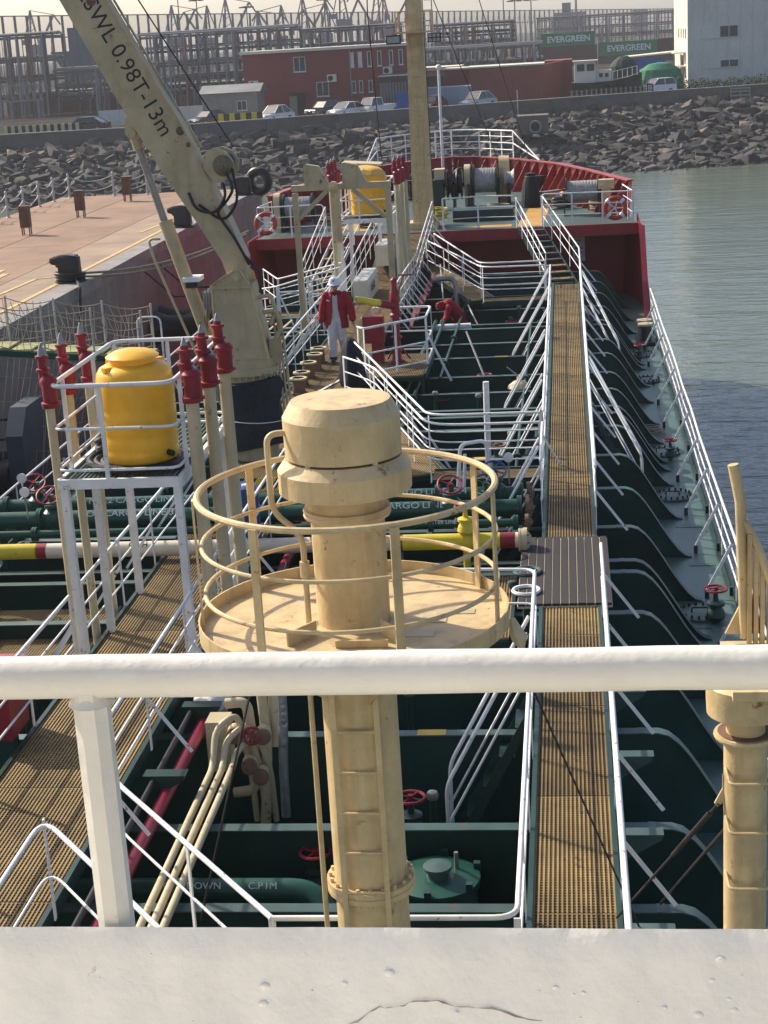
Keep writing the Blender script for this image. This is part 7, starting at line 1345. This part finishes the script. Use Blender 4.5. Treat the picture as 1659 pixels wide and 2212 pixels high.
TW = pmat('tower_blue_grey', (0.13, 0.14, 0.165), 0.8, var=0.15, vs=0.4)
MB().mm((-70.5, 240, 2), (-64.5, 246, 11.8)).build('upper_house', TW, t); MB().prism([(0, 0), (4, 0), (4, -2.5), (2.5, -4)], (-73.5, 240.5, 8.6), (1, 0, 0), (0, 0, 1), (0, 4, 0)).build('hopper', TW, t); MB().mm((-71.5, 239.5, GZ), (-64.0, 246.5, 5.6)).build('lower_house', TW, t)
for k in range(5): MB().mm((-70.5+1.3*k, 239.93, 2), (-70.4+1.3*k, 239.99, 11.7)).build('rib', RACK, t)
t = thing('low_shed', 'long brown low shed beneath the pipe racks', 'shed', (-55, 225, GZ)); MB().mm((-76, 226, GZ), (-34, 232, 3.2)).build('wall', pmat('rust_brown_wall', (0.16, 0.10, 0.08), 0.9, var=0.25, vs=0.3), t); MB().mm((-76, 225.7, 3.2), (-34, 232, 3.5)).build('roof_edge', RACK, t)
# far harbour cranes
CRF = pmat('far_crane_grey', (0.16, 0.165, 0.19), 0.8); CRP = pmat('far_crane_red', (0.26, 0.15, 0.16), 0.8)
def hcrane(label, x, y, h, mat, lean=1, s=1.0):
    t = thing('harbour_crane', label, 'harbour crane', (x, y, GZ), 'harbour cranes beyond the windbreak')
    for dx in (-2.2, 2.2):
        for dy in (-2, 2): MB().bar((x+dx*s, y+dy, GZ), (x+dx*0.45*s, y+dy*0.4, h*0.45), 0.55, 0.55).build('portal_leg', mat, t)
    MB().box((x, y, h*0.5), (3.2*s, 3.4, h*0.13)).build('machinery_house', mat, t); MB().box((x+1.8*s*lean, y, h*0.47), (1.2, 1.2, 1.4)).build('cab', mat, t)
    ap = Vector((x-0.6*lean*s, y, h)); 
    for dx in (-1.2, 1.0): MB().bar((x+dx*s, y, h*0.55), ap, 0.4, 0.4).build('a_frame_leg', mat, t)
    tip = Vector((x+5.5*lean*s, y, h*0.93)); MB().bar((x+1.3*lean*s, y, h*0.55), tip, 0.5, 0.5).build('jib', mat, t); MB().bar(ap, tip, 0.18, 0.18).build('tie_bar', mat, t); MB().bar(tip, tip+Vector((1.6*lean*s, 0, -h*0.13)), 0.35, 0.35).build('jib_nose', mat, t); MB().bar(ap, (x-2.8*lean*s, y, h*0.62), 0.25, 0.25).build('back_stay', mat, t); MB().box((x-2.8*lean*s, y, h*0.6), (1.3, 1.5, 1.2)).build('counterweight', mat, t)
    for k in range(5): f = k/5; a = Vector((x-1.2*s, y, h*0.55)).lerp(ap, f); c = Vector((x+1.0*s, y, h*0.55)).lerp(ap, f+0.1); MB().bar(a, c, 0.15, 0.15).build('lacing', mat, t)
for i, (x, h, mt, ln) in enumerate(((-135, 19.5, CRF, 1), (-98, 18.6, CRF, 1), (-90, 18.0, CRF, -1), (-84, 19.6, CRF, 1), (-76, 16, CRF, 1), (-71, 17.0, CRF, -1), (-64.3, 19.0, CRP, 1), (-59.5, 16.8, CRF, -1), (-54.5, 22.5, CRF, 1), (-46.5, 21.0, CRP, -1), (-43.8, 18.2, CRP, 1))):
    hcrane('%s harbour crane beyond the windbreak, %s' % (('grey', 'reddish')[mt is CRP], ('farthest left behind the tall rack', 'first right of the crane boom', 'second right of the crane boom', 'the tall one with its jib over the rack', 'a small one over the red roof edge', 'with its jib turned left by the lamp mast', 'standing alone above the red roof', 'a short one above the red roof', 'tallest with a dark jib', 'tall one left of the foremast', 'nearest the foremast')[i]), x, 430, h, mt, ln)
t = thing('signal_tower', 'green signal tower on a hazy block beyond the racks', 'tower', (0, 600, GZ)); MB().mm((-3, 600, GZ), (8, 606, 12.3)).build('block', CRF, t); MB().mm((0, 600, 12.3), (3, 603, 15.5)).build('mast_house', pmat('far_green', (0.06, 0.11, 0.10), 0.8), t); MB().cyl((4.6, 600, 12), (4.6, 600, 18), 0.2, n=6).build('aerial', CRF, t)
for i, (x, w, h) in enumerate(((36, 8, 13.5), (56, 7, 13.2), (78, 10, 14.2))): t = MB().mm((x, 900, GZ), (x+w, 912, h)).build('far_building', CRF); tag(t, ('hazy far tower block nearest the green signal tower', 'hazy far tower block, middle of three', 'hazy far tower block nearest the warehouse')[i], 'building')
# lamp masts
for i, (x, h, y) in enumerate(((-68.5, 16.6, 320), (-59.0, 14.8, 320), (-44.2, 15.3, 320), (-24.1, 14.2, 320), (-8.7, 13.0, 320), (-5.7, 13.0, 320), (-72.5, 17.4, 322), (-13.5, 20, 400), (3.5, 19, 420))):
    t = thing('lamp_mast', ('high mast lamp nearest the crane boom', 'high mast lamp above the left end of the red roof', 'high mast lamp above the middle of the red roof', 'high mast lamp right of the foremast', 'high mast lamp, left one of the pair above the racks', 'high mast lamp, right one of the pair above the racks', 'thin mast left of the crane boom lettering', 'bare thin mast left of the lamp mast pair', 'bare thin mast over the signal tower')[i], 'lamp mast', (x, y, GZ)); MB().cyl((x, y, GZ), (x, y, h), 0.16, 0.1, n=8).build('pole', RACK, t)
    if i < 6:
        MB().lathe([(0.9, 0), (1.0, 0.12), (0.3, 0.22)], (x, y, h), 14).build('lamp_crown', RACK, t)
        for k in range(6): a = 2*pi*k/6; MB().box((x+1.15*cos(a), y+1.15*sin(a), h-0.05), (0.5, 0.5, 0.22), Matrix.Rotation(a, 3, 'Z')).build('lamp_head', RACK, t)
# ============================================================ harbour haze
hm = bpy.data.materials.new('haze_air'); hm.use_nodes = True; n_ = hm.node_tree.nodes
n_.remove(n_['Principled BSDF']); pv = n_.new('ShaderNodeVolumePrincipled'); pv.inputs['Color'].default_value = (0.94, 0.95, 0.96, 1); pv.inputs['Density'].default_value = 0.00027; pv.inputs['Anisotropy'].default_value = 0.2
hm.node_tree.links.new(pv.outputs[0], n_['Material Output'].inputs['Volume'])
MB().mm((-1500, -80, -9), (1500, 1900, 32)).build('haze', hm, kind='stuff')
